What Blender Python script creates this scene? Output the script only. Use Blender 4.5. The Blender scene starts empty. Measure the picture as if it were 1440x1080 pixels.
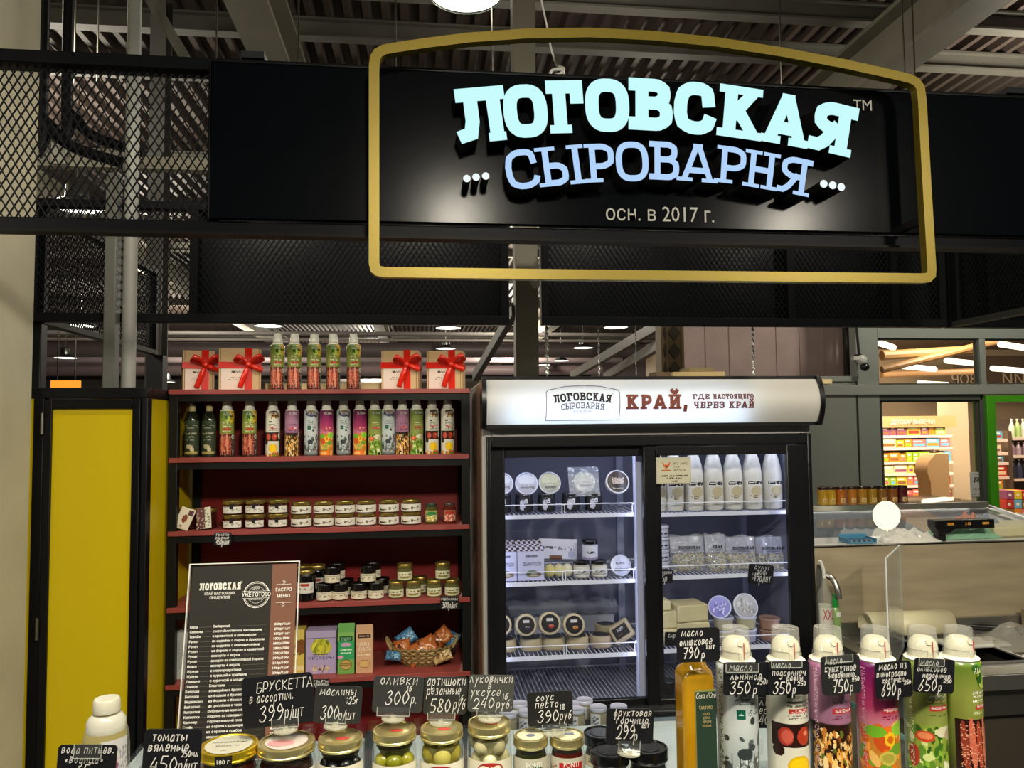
import bpy, math, random
from math import sin, cos, tan, pi, radians as R, sqrt, atan2
from mathutils import Vector, Matrix
random.seed(7)
SC = bpy.context.scene
COL = SC.collection
# ------------------------------------------------------------------ camera
F = 1081.0
YAW, PIT, ROL = R(6.89), R(3.176), R(-0.555)
EYE = Vector((0, 0, 1.65))
fw = Vector((sin(YAW)*cos(PIT), cos(YAW)*cos(PIT), sin(PIT)))
rt0 = Vector((cos(YAW), -sin(YAW), 0)); up0 = rt0.cross(fw)
rt = rt0*cos(ROL)+up0*sin(ROL); up = up0*cos(ROL)-rt0*sin(ROL)
cam = bpy.data.objects.new('camera', bpy.data.cameras.new('camera')); COL.objects.link(cam)
cam.data.sensor_width = 36; cam.data.lens = 36*F/1440; cam.data.clip_start = .02; cam.data.clip_end = 200
cam.matrix_world = Matrix(((rt.x, up.x, -fw.x, 0), (rt.y, up.y, -fw.y, 0), (rt.z, up.z, -fw.z, EYE.z), (0, 0, 0, 1)))
SC.camera = cam
# ------------------------------------------------------------------ view, world
SC.view_settings.view_transform = 'Standard'; SC.view_settings.look = 'None'
SC.view_settings.exposure = 0.0; SC.view_settings.gamma = 1.0; SC.view_settings.use_curve_mapping = False
w = bpy.data.worlds.new('world'); SC.world = w; w.use_nodes = True
w.node_tree.nodes['Background'].inputs[0].default_value = (1, .93, .82, 1)
w.node_tree.nodes['Background'].inputs[1].default_value = .05
# ------------------------------------------------------------------ large lights
def area(name, loc, target, size, watt, col=(1, 1, 1), shape='DISK', size_y=None, spread=None):
    l = bpy.data.lights.new(name, 'AREA'); l.shape = shape; l.size = size
    if size_y: l.size_y = size_y
    l.energy = watt; l.color = col
    if spread: l.spread = R(spread)
    o = bpy.data.objects.new(name, l); COL.objects.link(o); o.location = loc
    o.rotation_euler = (Vector(target)-Vector(loc)).to_track_quat('-Z', 'Y').to_euler()
    return o
WARM = (1, .92, .76); COOL = (.72, .78, 1)
for x in (-2.6, .2, 2.1):
    area('counter_spot', (x, -.05, 2.78), (x*.8, 2.0, 1.2), .22, 24, WARM, spread=135)
area('counter_fill', (.1, .35, 3.0), (.1, .9, 1.0), 2.6, 19, WARM, 'RECTANGLE', .35, 105)  # broad soft fill added over the counter for wide reflections on the lids
def bulb(name, loc, r, watt, col):
    l = bpy.data.lights.new(name, 'POINT'); l.shadow_soft_size = r; l.energy = watt; l.color = col
    o = bpy.data.objects.new(name, l); COL.objects.link(o); o.location = loc; return o
for x, y, w_ in ((-2.5, 4.6, 40), (1.2, 5.2, 55), (-4, 9, 190), (3, 9.5, 60), (-5, 15, 330), (2, 16, 260), (-6, 24, 900), (3, 25, 800), (-2, 33, 700), (6.0, 6.2, 190)):
    bulb('hall_lamp_fill', (x, y, 4.25), .28, w_, WARM)  # fill points beside the hall lamps; the last one added to light the storefront
for x in (-.7, .0, .85, 1.75):
    area('track_light', (x, 2.22, 2.8), (x, 3.0, 1.9), .1, 3.4, WARM, spread=150)
area('grocery_light', (7.2, 9.3, 3.1), (7.8, 12.5, 1.2), .8, 60, (1, .86, .66))  # fill added behind the shop window to brighten the cardboard display
area('grocery_light', (9.0, 9.4, 3.1), (8.9, 11.2, 1.3), .7, 85, (1, .86, .66))  # fill added inside the green door to brighten its shelves
for x, y in ((7.6, 11.2), (10.5, 11.5), (9, 14.5)):
    area('grocery_light', (x, y, 3.0), (x+.3, y+1.2, 1), .9, 190, (1, .86, .66))
# ------------------------------------------------------------------ helpers
def at(px, py, Y):
    d = fw*F+rt*(px-720)-up*(py-540)
    return EYE+d*((Y-EYE.y)/d.y)
def ax(px, py, Y): return at(px, py, Y).x
def az(px, py, Y): return at(px, py, Y).z
def atz(px, py, Z):
    d = fw*F+rt*(px-720)-up*(py-540)
    return EYE+d*((Z-EYE.z)/d.z)
def lin(c):
    if isinstance(c, str):
        c = c.lstrip('#'); c = ''.join(q*2 for q in c) if len(c) == 3 else c; c = [int(c[i:i+2], 16) for i in (0, 2, 4)]
    o = []
    for v in c[:3]:
        v /= 255.0
        o.append(v/12.92 if v <= .04045 else ((v+.055)/1.055)**2.4)
    return tuple(o)
def mixc(a, b, t): return tuple(a[i]*(1-t)+b[i]*t for i in range(3))
MATS = {}
def nodes(name):
    m = bpy.data.materials.new(name); m.use_nodes = True
    nt = m.node_tree; return m, nt, nt.nodes['Principled BSDF']
def P(name, rough=.5, metal=0, coat=0, spec=.5, bump=0, bscale=80, var=0, vscale=6, emit=0, trans=0, sub=0, stretch=None, vcol=(0, 0, 0)):
    """surface whose own colour is each face's colour; noise gives grain, wear and relief"""
    if name in MATS: return MATS[name]
    m, nt, b = nodes(name)
    a = nt.nodes.new('ShaderNodeVertexColor'); a.layer_name = 'Col'
    out = a.outputs[0]
    tc = nt.nodes.new('ShaderNodeTexCoord'); vec = tc.outputs['Object']
    if stretch:
        mp = nt.nodes.new('ShaderNodeMapping'); mp.inputs['Scale'].default_value = stretch
        nt.links.new(vec, mp.inputs[0]); vec = mp.outputs[0]
    if var:
        n = nt.nodes.new('ShaderNodeTexNoise'); n.inputs['Scale'].default_value = vscale; n.inputs['Detail'].default_value = 6
        nt.links.new(vec, n.inputs['Vector'])
        rp = nt.nodes.new('ShaderNodeMapRange'); rp.inputs[1].default_value = .3; rp.inputs[2].default_value = .7
        rp.inputs[3].default_value = 0; rp.inputs[4].default_value = var
        nt.links.new(n.outputs[0], rp.inputs[0])
        mx = nt.nodes.new('ShaderNodeMixRGB'); mx.inputs[2].default_value = (*vcol, 1)
        nt.links.new(rp.outputs[0], mx.inputs[0]); nt.links.new(out, mx.inputs[1]); out = mx.outputs[0]
    nt.links.new(out, b.inputs['Base Color'])
    b.inputs['Roughness'].default_value = rough; b.inputs['Metallic'].default_value = metal
    b.inputs['Coat Weight'].default_value = coat; b.inputs['Coat Roughness'].default_value = .05
    b.inputs['Specular IOR Level'].default_value = spec
    if sub:
        b.inputs['Subsurface Weight'].default_value = sub; b.inputs['Subsurface Radius'].default_value = (.02, .012, .006); b.inputs['Subsurface Scale'].default_value = .3
    if bump:
        n2 = nt.nodes.new('ShaderNodeTexNoise'); n2.inputs['Scale'].default_value = bscale; n2.inputs['Detail'].default_value = 4
        nt.links.new(vec, n2.inputs['Vector'])
        bp = nt.nodes.new('ShaderNodeBump'); bp.inputs['Strength'].default_value = bump; bp.inputs['Distance'].default_value = .01
        nt.links.new(n2.outputs[0], bp.inputs['Height']); nt.links.new(bp.outputs[0], b.inputs['Normal'])
    if emit:
        nt.links.new(out, b.inputs['Emission Color']); b.inputs['Emission Strength'].default_value = emit
    MATS[name] = m; return m
def GLOW(name, strength):
    if name in MATS: return MATS[name]
    m, nt, b = nodes(name)
    a = nt.nodes.new('ShaderNodeVertexColor'); a.layer_name = 'Col'
    e = nt.nodes.new('ShaderNodeEmission'); e.inputs[1].default_value = strength
    nt.links.new(a.outputs[0], e.inputs[0]); nt.links.new(e.outputs[0], nt.nodes['Material Output'].inputs[0])
    MATS[name] = m; return m
def GLASS(name, tint=(1, 1, 1), refl=1.0, rough=.02, milk=0, milkc=(.9, .9, .9), bump=0, bscale=40, ior=1.45):
    """thin clear sheet: see-through with a Fresnel reflection (and a little milkiness)"""
    if name in MATS: return MATS[name]
    m, nt, b = nodes(name)
    L = nt.links.new
    tr = nt.nodes.new('ShaderNodeBsdfTransparent'); tr.inputs[0].default_value = (*tint, 1)
    gl = nt.nodes.new('ShaderNodeBsdfGlossy'); gl.inputs['Roughness'].default_value = rough; gl.inputs[0].default_value = (refl, refl, refl, 1)
    lw = nt.nodes.new('ShaderNodeLayerWeight'); lw.inputs[0].default_value = .5
    pw = nt.nodes.new('ShaderNodeMath'); pw.operation = 'POWER'; pw.inputs[1].default_value = 4.6; L(lw.outputs['Facing'], pw.inputs[0])
    fr = nt.nodes.new('ShaderNodeMath'); fr.operation = 'MULTIPLY_ADD'; fr.inputs[1].default_value = .8; fr.inputs[2].default_value = .035; L(pw.outputs[0], fr.inputs[0])
    mx = nt.nodes.new('ShaderNodeMixShader')
    base = tr
    if milk:
        df = nt.nodes.new('ShaderNodeBsdfDiffuse'); df.inputs[0].default_value = (*milkc, 1)
        m2 = nt.nodes.new('ShaderNodeMixShader'); m2.inputs[0].default_value = milk
        L(tr.outputs[0], m2.inputs[1]); L(df.outputs[0], m2.inputs[2]); base = m2
    if bump:
        n2 = nt.nodes.new('ShaderNodeTexNoise'); n2.inputs['Scale'].default_value = bscale
        tc = nt.nodes.new('ShaderNodeTexCoord'); L(tc.outputs['Object'], n2.inputs['Vector'])
        bp = nt.nodes.new('ShaderNodeBump'); bp.inputs['Strength'].default_value = bump; bp.inputs['Distance'].default_value = .01
        L(n2.outputs[0], bp.inputs['Height']); L(bp.outputs[0], gl.inputs['Normal']); L(bp.outputs[0], lw.inputs['Normal'])
    L(fr.outputs[0], mx.inputs[0]); L(base.outputs[0], mx.inputs[1]); L(gl.outputs[0], mx.inputs[2])
    L(mx.outputs[0], nt.nodes['Material Output'].inputs[0])
    MATS[name] = m; return m
_txt = {}
def txtmesh(body, bold=0.0):
    if (body, bold) in _txt: return _txt[body, bold]
    c = bpy.data.curves.new('lettering', 'FONT'); c.body = body; c.resolution_u = 2; c.offset = bold
    o = bpy.data.objects.new('lettering', c)
    me = bpy.data.meshes.new_from_object(o)
    vs = [(v.co.x, v.co.y) for v in me.vertices]; fs = [tuple(p.vertices) for p in me.polygons]
    bpy.data.objects.remove(o); bpy.data.curves.remove(c); bpy.data.meshes.remove(me)
    _txt[body, bold] = (vs, fs); return _txt[body, bold]
def catmull(p, n=5, closed=False):
    o = []; N = len(p); rng = N if closed else N-1
    for i in range(rng):
        g = (lambda k: p[k % N]) if closed else (lambda k: p[max(0, min(N-1, k))])
        a, b, c, d = g(i-1), g(i), g(i+1), g(i+2)
        for j in range(n):
            t = j/n
            o.append(tuple(.5*((2*b[k])+(c[k]-a[k])*t+(2*a[k]-5*b[k]+4*c[k]-d[k])*t*t+(-a[k]+3*b[k]-3*c[k]+d[k])*t**3) for k in range(len(b))))
    if not closed: o.append(tuple(p[-1]))
    return o
class MB:
    def __init__(s, col='#ffffff'):
        s.v = []; s.f = []; s.c = []; s.m = []; s.sm = []; s.col = lin(col) if isinstance(col, str) or max(col) > 1.001 else tuple(col); s.mi = 0; s.smooth = True; s.M = None
    def k(s, c, mi=None):
        s.col = lin(c) if isinstance(c, str) or max(c) > 1.001 else c
        if mi is not None: s.mi = mi
        return s
    def vert(s, p):
        if s.M is not None: p = s.M @ Vector(p)
        s.v.append(tuple(p)); return len(s.v)-1
    def ids(s, idx, col=None):
        s.f.append(tuple(idx)); s.c.append(col or s.col); s.m.append(s.mi); s.sm.append(s.smooth)
    def face(s, pts, col=None): s.ids([s.vert(p) for p in pts], col)
    def box(s, x0, x1, y0, y1, z0, z1):
        i = [s.vert(p) for p in ((x0, y0, z0), (x1, y0, z0), (x1, y1, z0), (x0, y1, z0), (x0, y0, z1), (x1, y0, z1), (x1, y1, z1), (x0, y1, z1))]
        for q in ((0, 3, 2, 1), (4, 5, 6, 7), (0, 1, 5, 4), (1, 2, 6, 5), (2, 3, 7, 6), (3, 0, 4, 7)): s.ids([i[a] for a in q])
        return s
    def prism(s, poly, y0, y1):
        """poly in x,z, extruded from y0 (front) to y1"""
        a = [s.vert((x, y0, z)) for x, z in poly]; b = [s.vert((x, y1, z)) for x, z in poly]
        n = len(poly); s.ids(a); s.ids(b[::-1])
        for i in range(n): s.ids((a[i], b[i], b[(i+1) % n], a[(i+1) % n]))
        return s
    def slab(s, poly, z0, z1):
        a = [s.vert((x, y, z0)) for x, y in poly]; b = [s.vert((x, y, z1)) for x, y in poly]
        n = len(poly); s.ids(a[::-1]); s.ids(b)
        for i in range(n): s.ids((a[i], a[(i+1) % n], b[(i+1) % n], b[i]))
        return s
    def lathe(s, prof, seg=24, c=(0, 0, 0), cols=None, cap=True):
        rings = []
        for r, z in prof:
            rings.append([s.vert((c[0]+r*sin(2*pi*i/seg), c[1]-r*cos(2*pi*i/seg), c[2]+z)) for i in range(seg)] if r > 1e-6 else [s.vert((c[0], c[1], c[2]+z))])
        for k in range(len(rings)-1):
            a, b = rings[k], rings[k+1]; cc = cols[k] if cols else None
            for i in range(seg):
                j = (i+1) % seg
                if len(a) == 1 and len(b) == 1: continue
                if len(a) == 1: s.ids((a[0], b[j], b[i]), cc)
                elif len(b) == 1: s.ids((a[i], a[j], b[0]), cc)
                else: s.ids((a[i], a[j], b[j], b[i]), cc)
        if cap:
            if len(rings[0]) > 1: s.ids(rings[0][::-1], cols[0] if cols else None)
            if len(rings[-1]) > 1: s.ids(rings[-1], cols[-1] if cols else None)
        return s
    def tube(s, pts, r, seg=8, closed=False, cap=True):
        P_ = [Vector(p) for p in pts]; n = len(P_); rings = []
        for i, p in enumerate(P_):
            a = P_[i-1] if (i or closed) else p; b = P_[(i+1) % n] if (i < n-1 or closed) else p
            t = (b-a).normalized(); u = t.cross(Vector((0, 0, 1)))
            if u.length < .05: u = t.cross(Vector((0, 1, 0)))
            u.normalize(); q = t.cross(u); rr = r[i] if isinstance(r, (list, tuple)) else r
            rings.append([s.vert(p+u*rr*cos(2*pi*k/seg)+q*rr*sin(2*pi*k/seg)) for k in range(seg)])
        for i in range(n if closed else n-1):
            a, b = rings[i], rings[(i+1) % n]
            for k in range(seg): s.ids((a[k], a[(k+1) % seg], b[(k+1) % seg], b[k]))
        if cap and not closed: s.ids(rings[0][::-1]); s.ids(rings[-1])
        return s
    def bar(s, a, b, wx, wy=None):
        """square bar from a to b"""
        a, b = Vector(a), Vector(b); t = (b-a).normalized(); u = t.cross(Vector((0, 0, 1)))
        if u.length < .05: u = Vector((1, 0, 0))
        u.normalize(); q = t.cross(u); wy = wy or wx; i = []
        for p in (a, b):
            for sx, sy in ((-1, -1), (1, -1), (1, 1), (-1, 1)): i.append(s.vert(p+u*sx*wx/2+q*sy*wy/2))
        for f in ((3, 2, 1, 0), (4, 5, 6, 7), (0, 1, 5, 4), (1, 2, 6, 5), (2, 3, 7, 6), (3, 0, 4, 7)): s.ids([i[k] for k in f])
        return s
    def ball(s, c, r, seg=12, ring=8):
        rx, ry, rz = r if isinstance(r, tuple) else (r, r, r)
        pr = [(sin(pi*k/ring), -cos(pi*k/ring)) for k in range(ring+1)]; base = len(s.v)
        R_ = []
        for a, z in pr:
            R_.append([s.vert((c[0]+rx*a*sin(2*pi*i/seg), c[1]-ry*a*cos(2*pi*i/seg), c[2]+rz*z)) for i in range(seg)] if a > 1e-5 else [s.vert((c[0], c[1], c[2]+rz*z))])
        for k in range(ring):
            a, b = R_[k], R_[k+1]
            for i in range(seg):
                j = (i+1) % seg
                if len(a) == 1: s.ids((a[0], b[j], b[i]))
                elif len(b) == 1: s.ids((a[i], a[j], b[0]))
                else: s.ids((a[i], a[j], b[j], b[i]))
        return s
    def grid(s, fn, nu, nv, colfn=None, wrap=False):
        """fn(u,v) -> point; colfn(u,v) -> linear colour"""
        N = nu if wrap else nu+1
        I = [[s.vert(fn(i/nu, j/nv)) for i in range(N)] for j in range(nv+1)]
        for j in range(nv):
            for i in range(nu):
                i2 = (i+1) % N
                s.ids((I[j][i], I[j][i2], I[j+1][i2], I[j+1][i]), colfn((i+.5)/nu, (j+.5)/nv) if colfn else None)
        return s
    def quads2d(s, quads, fn):
        for q in quads: s.face([fn(*p) for p in q])
        return s
    def stroke(s, pts, t, fn, closed=False):
        return s.quads2d(ribbon(pts, t, closed), fn)
    def text(s, body, x, y, h, fn, width=None, align='c', flip=False, shear=0, bold=0.0):
        vs, fs = txtmesh(body, bold)
        if not vs: return s
        k = h/.7; x0 = min(v[0] for v in vs); x1 = max(v[0] for v in vs)
        kx = width/(x1-x0) if width else k
        W = (x1-x0)*kx; ox = x-(W/2 if align == 'c' else 0)
        m = [s.vert(fn(ox+((x1-v[0]) if flip else (v[0]-x0))*kx+shear*v[1]*k, y+v[1]*k)) for v in vs]
        for f in fs: s.ids([m[i] for i in f])
        return s
    def build(s, name, mat, parent=None, bevel=0, loc=None, kind=None, angle=35, rot=None, bseg=2):
        me = bpy.data.meshes.new(name); me.from_pydata(s.v, [], s.f)
        for m in (mat if isinstance(mat, (list, tuple)) else [mat]): me.materials.append(m)
        at_ = me.color_attributes.new('Col', 'FLOAT_COLOR', 'CORNER')
        buf = []
        for f, c in zip(s.f, s.c): buf += [c[0], c[1], c[2], 1.0]*len(f)
        at_.data.foreach_set('color', buf)
        me.polygons.foreach_set('material_index', s.m); me.polygons.foreach_set('use_smooth', s.sm)
        me.update(); me.set_sharp_from_angle(angle=R(angle))
        o = bpy.data.objects.new(name, me); COL.objects.link(o)
        if parent: o.parent = parent
        if loc is not None: o.location = loc
        if rot: o.rotation_euler = rot
        if bevel:
            b = o.modifiers.new('bevel', 'BEVEL'); b.width = bevel; b.segments = bseg; b.limit_method = 'ANGLE'; b.angle_limit = R(40)
        if kind: o['kind'] = kind
        return o
def ribbon(pts, t, closed=False):
    P_ = [Vector((p[0], p[1])) for p in pts]; n = len(P_); L = []
    for i in range(n):
        a = P_[i-1] if (i or closed) else None; b = P_[(i+1) % n] if (i < n-1 or closed) else None
        d1 = (P_[i]-a).normalized() if a is not None else None; d2 = (b-P_[i]).normalized() if b is not None else None
        if d1 is None: d1 = d2
        if d2 is None: d2 = d1
        n1 = Vector((-d1.y, d1.x)); n2 = Vector((-d2.y, d2.x)); m = n1+n2
        if m.length < .3: m = n1.copy(); sc = 1
        else:
            m.normalize(); sc = min(1.6, 1/max(.2, m.dot(n1)))
        L.append((P_[i]+m*t/2*sc, P_[i]-m*t/2*sc))
    q = []
    for i in range(n if closed else n-1):
        a, b = L[i], L[(i+1) % n]
        q.append((tuple(a[1]), tuple(b[1]), tuple(b[0]), tuple(a[0])))
    return q
def cyl(r, cx=0, cy=0, a0=0.0):
    """wrap a flat (x, z) drawing round an upright cylinder; x=0 faces -Y"""
    return lambda x, z: (cx+r*sin(x/r+a0), cy-r*cos(x/r+a0), z)
def flat(y=0.0): return lambda x, z: (x, y, z)
def tagit(o, label, cat, group=None, kind=None):
    o['label'] = label; o['category'] = cat
    if group: o['group'] = group
    if kind: o['kind'] = kind
    return o
def T(name, label, cat, loc=(0, 0, 0), rz=0, group=None):
    o = bpy.data.objects.new(name, None); COL.objects.link(o); o.empty_display_size = .05
    o.location = loc; o.rotation_euler = (0, 0, rz); return tagit(o, label, cat, group)
def dup(r, loc, label, rz=None, group=None, parent=None):
    def cp(o, par):
        c = o.copy(); COL.objects.link(c)
        if par: c.parent = par
        for ch in list(o.children): cp(ch, c)
        return c
    c = cp(r, None); c.location = loc
    if rz is not None: c.rotation_euler = (0, 0, rz)
    c['label'] = label
    if group: c['group'] = group
    return c
ORD = ['first', 'second', 'third', 'fourth', 'fifth', 'sixth', 'seventh', 'eighth', 'ninth', 'tenth', 'eleventh', 'twelfth', 'thirteenth', 'fourteenth', 'fifteenth', 'sixteenth', 'seventeenth', 'eighteenth', 'nineteenth', 'twentieth']
def struct(mb, name, mat, bevel=0): return mb.build(name, mat, kind='structure', bevel=bevel)
# shared materials
M_PAINT = P('paint', .5, bump=.05, bscale=200)
M_SATIN = P('satin_paint', .35)
M_BLACK = P('black_steel', .4, 0, bump=.04, bscale=300, spec=.22)
M_FRAME = P('frame_steel', .45, spec=.07)
M_GLOSS = P('gloss', .18, coat=.3)
M_PRINT = P('printed_paper', .55, spec=.35)
M_FOIL = P('printed_film', .3, coat=.25)
M_MET = P('bare_metal', .3, 1, bump=.03, bscale=120)
M_GOLD = P('gold_metal', .3, .85)
M_GLASS = GLASS('clear_glass')
M_JARGL = GLASS('jar_glass', (.96, .98, .96), bump=.06, bscale=60)
M_ACR = GLASS('acrylic', (.93, .95, .94), refl=.8, milk=.02)
M_CHALK = P('chalk', .9, spec=.1)
M_CHEESE = P('cheese_rind', .6, bump=.25, bscale=60, sub=.15)
M_PLAS = P('plastic', .35, spec=.5)
# ================================================================== structure
M_CONC = P('concrete', .8, bump=.2, bscale=20, var=.25, vscale=3, vcol=(.05, .05, .05))
M_DECK = P('roof_deck', .6, var=.3, vscale=2, vcol=(.02, .018, .015))
M_PLASTER = P('plaster', .75, bump=.12, bscale=60, var=.18, vscale=5, vcol=(.12, .11, .08))
m = MB('#6b6760'); m.box(-26, 30, -6, 44, -.1, 0); struct(m, 'floor', M_CONC)
m = MB('#574a43'); m.smooth = False
x = -26.0; top = []
while x < 30:
    top += [(x, 5.42), (x+.055, 5.42), (x+.08, 5.5), (x+.145, 5.5)]; x += .17
for i in range(len(top)-1):
    a, b = top[i], top[i+1]; m.face([(a[0], 2.2, a[1]), (a[0], 44, a[1]), (b[0], 44, b[1]), (b[0], 2.2, b[1])])
struct(m, 'ceiling', M_DECK)
n = 1
for y in (4.9, 5.6, 6.3, 7.05, 8.0, 10.7, 13.2, 16, 19, 23, 27, 31, 36):
    m = MB('#67645b'); m.box(-24, 28, y-.06, y+.06, 5.23, 5.25); m.box(-24, 28, y-.007, y+.007, 5.25, 5.39); m.box(-24, 28, y-.06, y+.06, 5.39, 5.41)
    struct(m, 'trim_%d' % n, M_DECK); n += 1
for px, py, Y in ((388, 40, 6.5), (1160, 60, 7.0), (-60, 100, 9)):
    X = ax(px, py, Y); m = MB('#7a7565')
    m.box(X-.15, X+.15, 3, 42, 4.62, 4.66); m.box(X-.012, X+.012, 3, 42, 4.66, 5.04); m.box(X-.15, X+.15, 3, 42, 5.04, 5.08)
    struct(m, 'trim_%d' % n, M_DECK); n += 1
m = MB('#a08c8c'); m.box(-26, 30, 43.6, 44, 0, 5.5); struct(m, 'wall_back', M_PLASTER)
m = MB('#6a6460'); m.box(-26.2, -26, 2, 44, 0, 5.5); struct(m, 'wall_west', M_PLASTER)
XL = ax(45, 520, 2.66)
m = MB('#cdc7ab'); m.box(XL-.5, XL, 2.14, 2.66, 0, 5.4); struct(m, 'wall_left', M_PLASTER)
# pinkish panelled wall behind the refrigerator
m = MB('#c4aca8'); Y = 8.9
xa, xb = ax(958, 490, Y), ax(1214, 490, Y); m.box(xa, xb, Y, Y+.1, 0, 5.3)
x = xa
while x < xb: m.box(x, x+.012, Y-.012, Y, 0, 5.3); x += .3
struct(m, 'wall_partition', M_PLASTER)
# grey shop front
YS = 8.25
sx = lambda p: ax(p, 560, YS)
sz = lambda p: az(1320, p, YS)
M_GREY = P('grey_coating', .4, bump=.03, bscale=150)
m = MB('#949a92')
m.box(sx(1060), sx(1205), YS, YS+.06, 0, sz(529)); m.k('#a0a69e').box(sx(1060), sx(1205), YS-.02, YS, sz(529)-.06, sz(529)); m.k('#30332f').box(sx(1204), sx(1206), YS-.012, YS, 0, sz(529))
struct(m, 'wall_right', M_GREY, .004)
m = MB('#949b94')
m.box(sx(1206), sx(1237), YS, YS+.14, 0, 3.0)
m.box(sx(1237), sx(1700), YS, YS+.14, sz(476), sz(456)); m.box(sx(1206), sx(1700), YS, YS+.14, 3.0, 5.38); m.box(sx(1381), sx(1389), YS, YS+.12, sz(541), sz(476))
m.k('#a0a59d').box(sx(1100), sx(1700), YS-.03, YS+.14, sz(555), sz(541))
m.k('#565b55').box(sx(1237), sx(1382), YS, YS+.1, sz(563), sz(555)); m.box(sx(1378), sx(1384), YS, YS+.1, 0, sz(555))
m.k('#949b94').box(sx(1237), sx(1384), YS, YS+.1, 0, .35)
struct(m, 'trim_%d' % n, M_GREY, .006); n += 1
for k, (a, b, c, d) in enumerate(((1237, 1381, 541, 476), (1389, 1600, 541, 476), (1240, 1378, 720, 563)), 1):
    m = MB(); m.box(sx(a), sx(b), YS+.05, YS+.056, sz(c) if c != 720 else .35, sz(d)); w1 = struct(m, 'window_%d' % k, M_GLASS)
    f = MB('#4f554f'); t = .02
    z0, z1 = (sz(c) if c != 720 else .35), sz(d)
    for q in ((sx(a), sx(a)+t, z0, z1), (sx(b)-t, sx(b), z0, z1), (sx(a)+t, sx(b)-t, z0, z0+t), (sx(a)+t, sx(b)-t, z1-t, z1)): f.box(q[0], q[1], YS+.03, YS+.08, q[2], q[3])
    f.build('window_frame', M_GREY, w1)
m = MB('#55b822'); m.box(sx(1384), sx(1396), YS-.04, YS+.2, 0, sz(557)); m.box(sx(1396), sx(1700), YS-.04, YS+.2, sz(566), sz(557))
struct(m, 'door_1', P('green_coating', .35), .004)
# the grocery behind it
M_GWALL = P('grocery_wall', .7)
m = MB('#9a8468'); m.box(xb, 24, 18, 18.1, 0, 3.6); m.box(xb, xb+.08, 9.0, 18, 0, 3.6); struct(m, 'wall_grocery', M_GWALL)
m = MB('#6e5636'); m.box(xb+.08, 24, 8.45, 18, 3.5, 3.55); struct(m, 'ceiling_grocery', M_GWALL)

# ================================================================== hall fittings
def lamp(px, py, wpx, label, D=.52, cord=True):
    dz = D*F/wpx
    d = fw*F+rt*(px-720)-up*(py-540); p = EYE+d*(dz/F)
    t = T('pendant_lamp', label, 'lamp', p, 0, 'high bay lamps over the hall')
    m = MB('#8f9490'); r = D/2
    m.lathe([(r*1.0, -.012), (r*1.02, .0), (r*.72, .05), (r*.42, .09), (r*.4, .22), (r*.36, .24), (0, .24)], 28, cap=False); m.build('lamp_shade', M_MET, t)
    m = MB((1.0, .95, .82)); m.lathe([(0, .0), (r*.97, 0)], 28, cap=False); m.build('diffuser', GLOW('lamp_glow', 5), t)
    m = MB('#a0a09a'); m.tube([(0, 0, .23), (0, 0, max(.4, 5.435-p.z))], .007, 6); m.build('cord', M_MET, t)
lamp(655, -10, 104, 'large lit hall lamp cut by the top edge above the gold arch', .5)
lamp(108, 291, 72, 'bright hall lamp seen through the left black mesh panel')
lamp(378, 458, 38, 'lit hall lamp above the wrapped gift boxes on the left of the rack')
lamp(630, 461, 35, 'upper of two lit hall lamps above the gift boxes beside the refrigerator')
lamp(627, 490, 28, 'lower of two lit hall lamps above the gift boxes beside the refrigerator')
lamp(866, 460, 34, 'large lit hall lamp just under the mesh band above the refrigerator')
lamp(820, 489, 28, 'second largest lit hall lamp above the refrigerator, left of the largest')
lamp(789, 507, 23, 'small lit hall lamp low above the refrigerator sign')
lamp(764, 513, 20, 'small lit hall lamp beside the bright chain above the refrigerator')
lamp(114, 458, 40, 'lit hall lamp under the left mesh rail near the beige column')
lamp(92, 503, 30, 'lit hall lamp low above the yellow cabinet')
lamp(719, 527, 16, 'tiny lit hall lamp left of the grey column above the refrigerator')
lamp(214, 513, 15, 'tiny lit hall lamp just right of the light grey pipe')
lamp(234, 537, 24, 'lit hall lamp left of the leftmost gift box')
lamp(466, 537, 15, 'tiny lit hall lamp between the top shelf bottles')
def rod(px, py0, py1, Y, r=.006):
    a, b = at(px, py0, Y), at(px, py1, Y)
    m = MB('#8e8a80'); m.tube([(0, 0, 0), (0, 0, a.z-b.z)], r, 6); o = m.build('hanging_rod', M_MET, loc=(a.x, Y, b.z)); return o
for px, lab in ((110, 'thin hanging rod nearest the black pipes at top left'), (142, 'thin hanging rod right of the black pipes at top left'), (307, 'thin hanging rod above the left corner of the black sign panel'), (421, 'thin hanging rod right of the wide ceiling girder'), (556, 'thin hanging rod just inside the left end of the gold arch'), (690, 'thin hanging rod right of the big lit lamp'), (1091, 'thin hanging rod above the letters at right'), (1262, 'thin hanging rod left of the gold frame right corner'), (1276, 'thin hanging rod at the gold frame right corner')):
    o = rod(px, -160, 118, 5.2); tagit(o, lab, 'rod', 'thin rods hanging from the roof')
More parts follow.
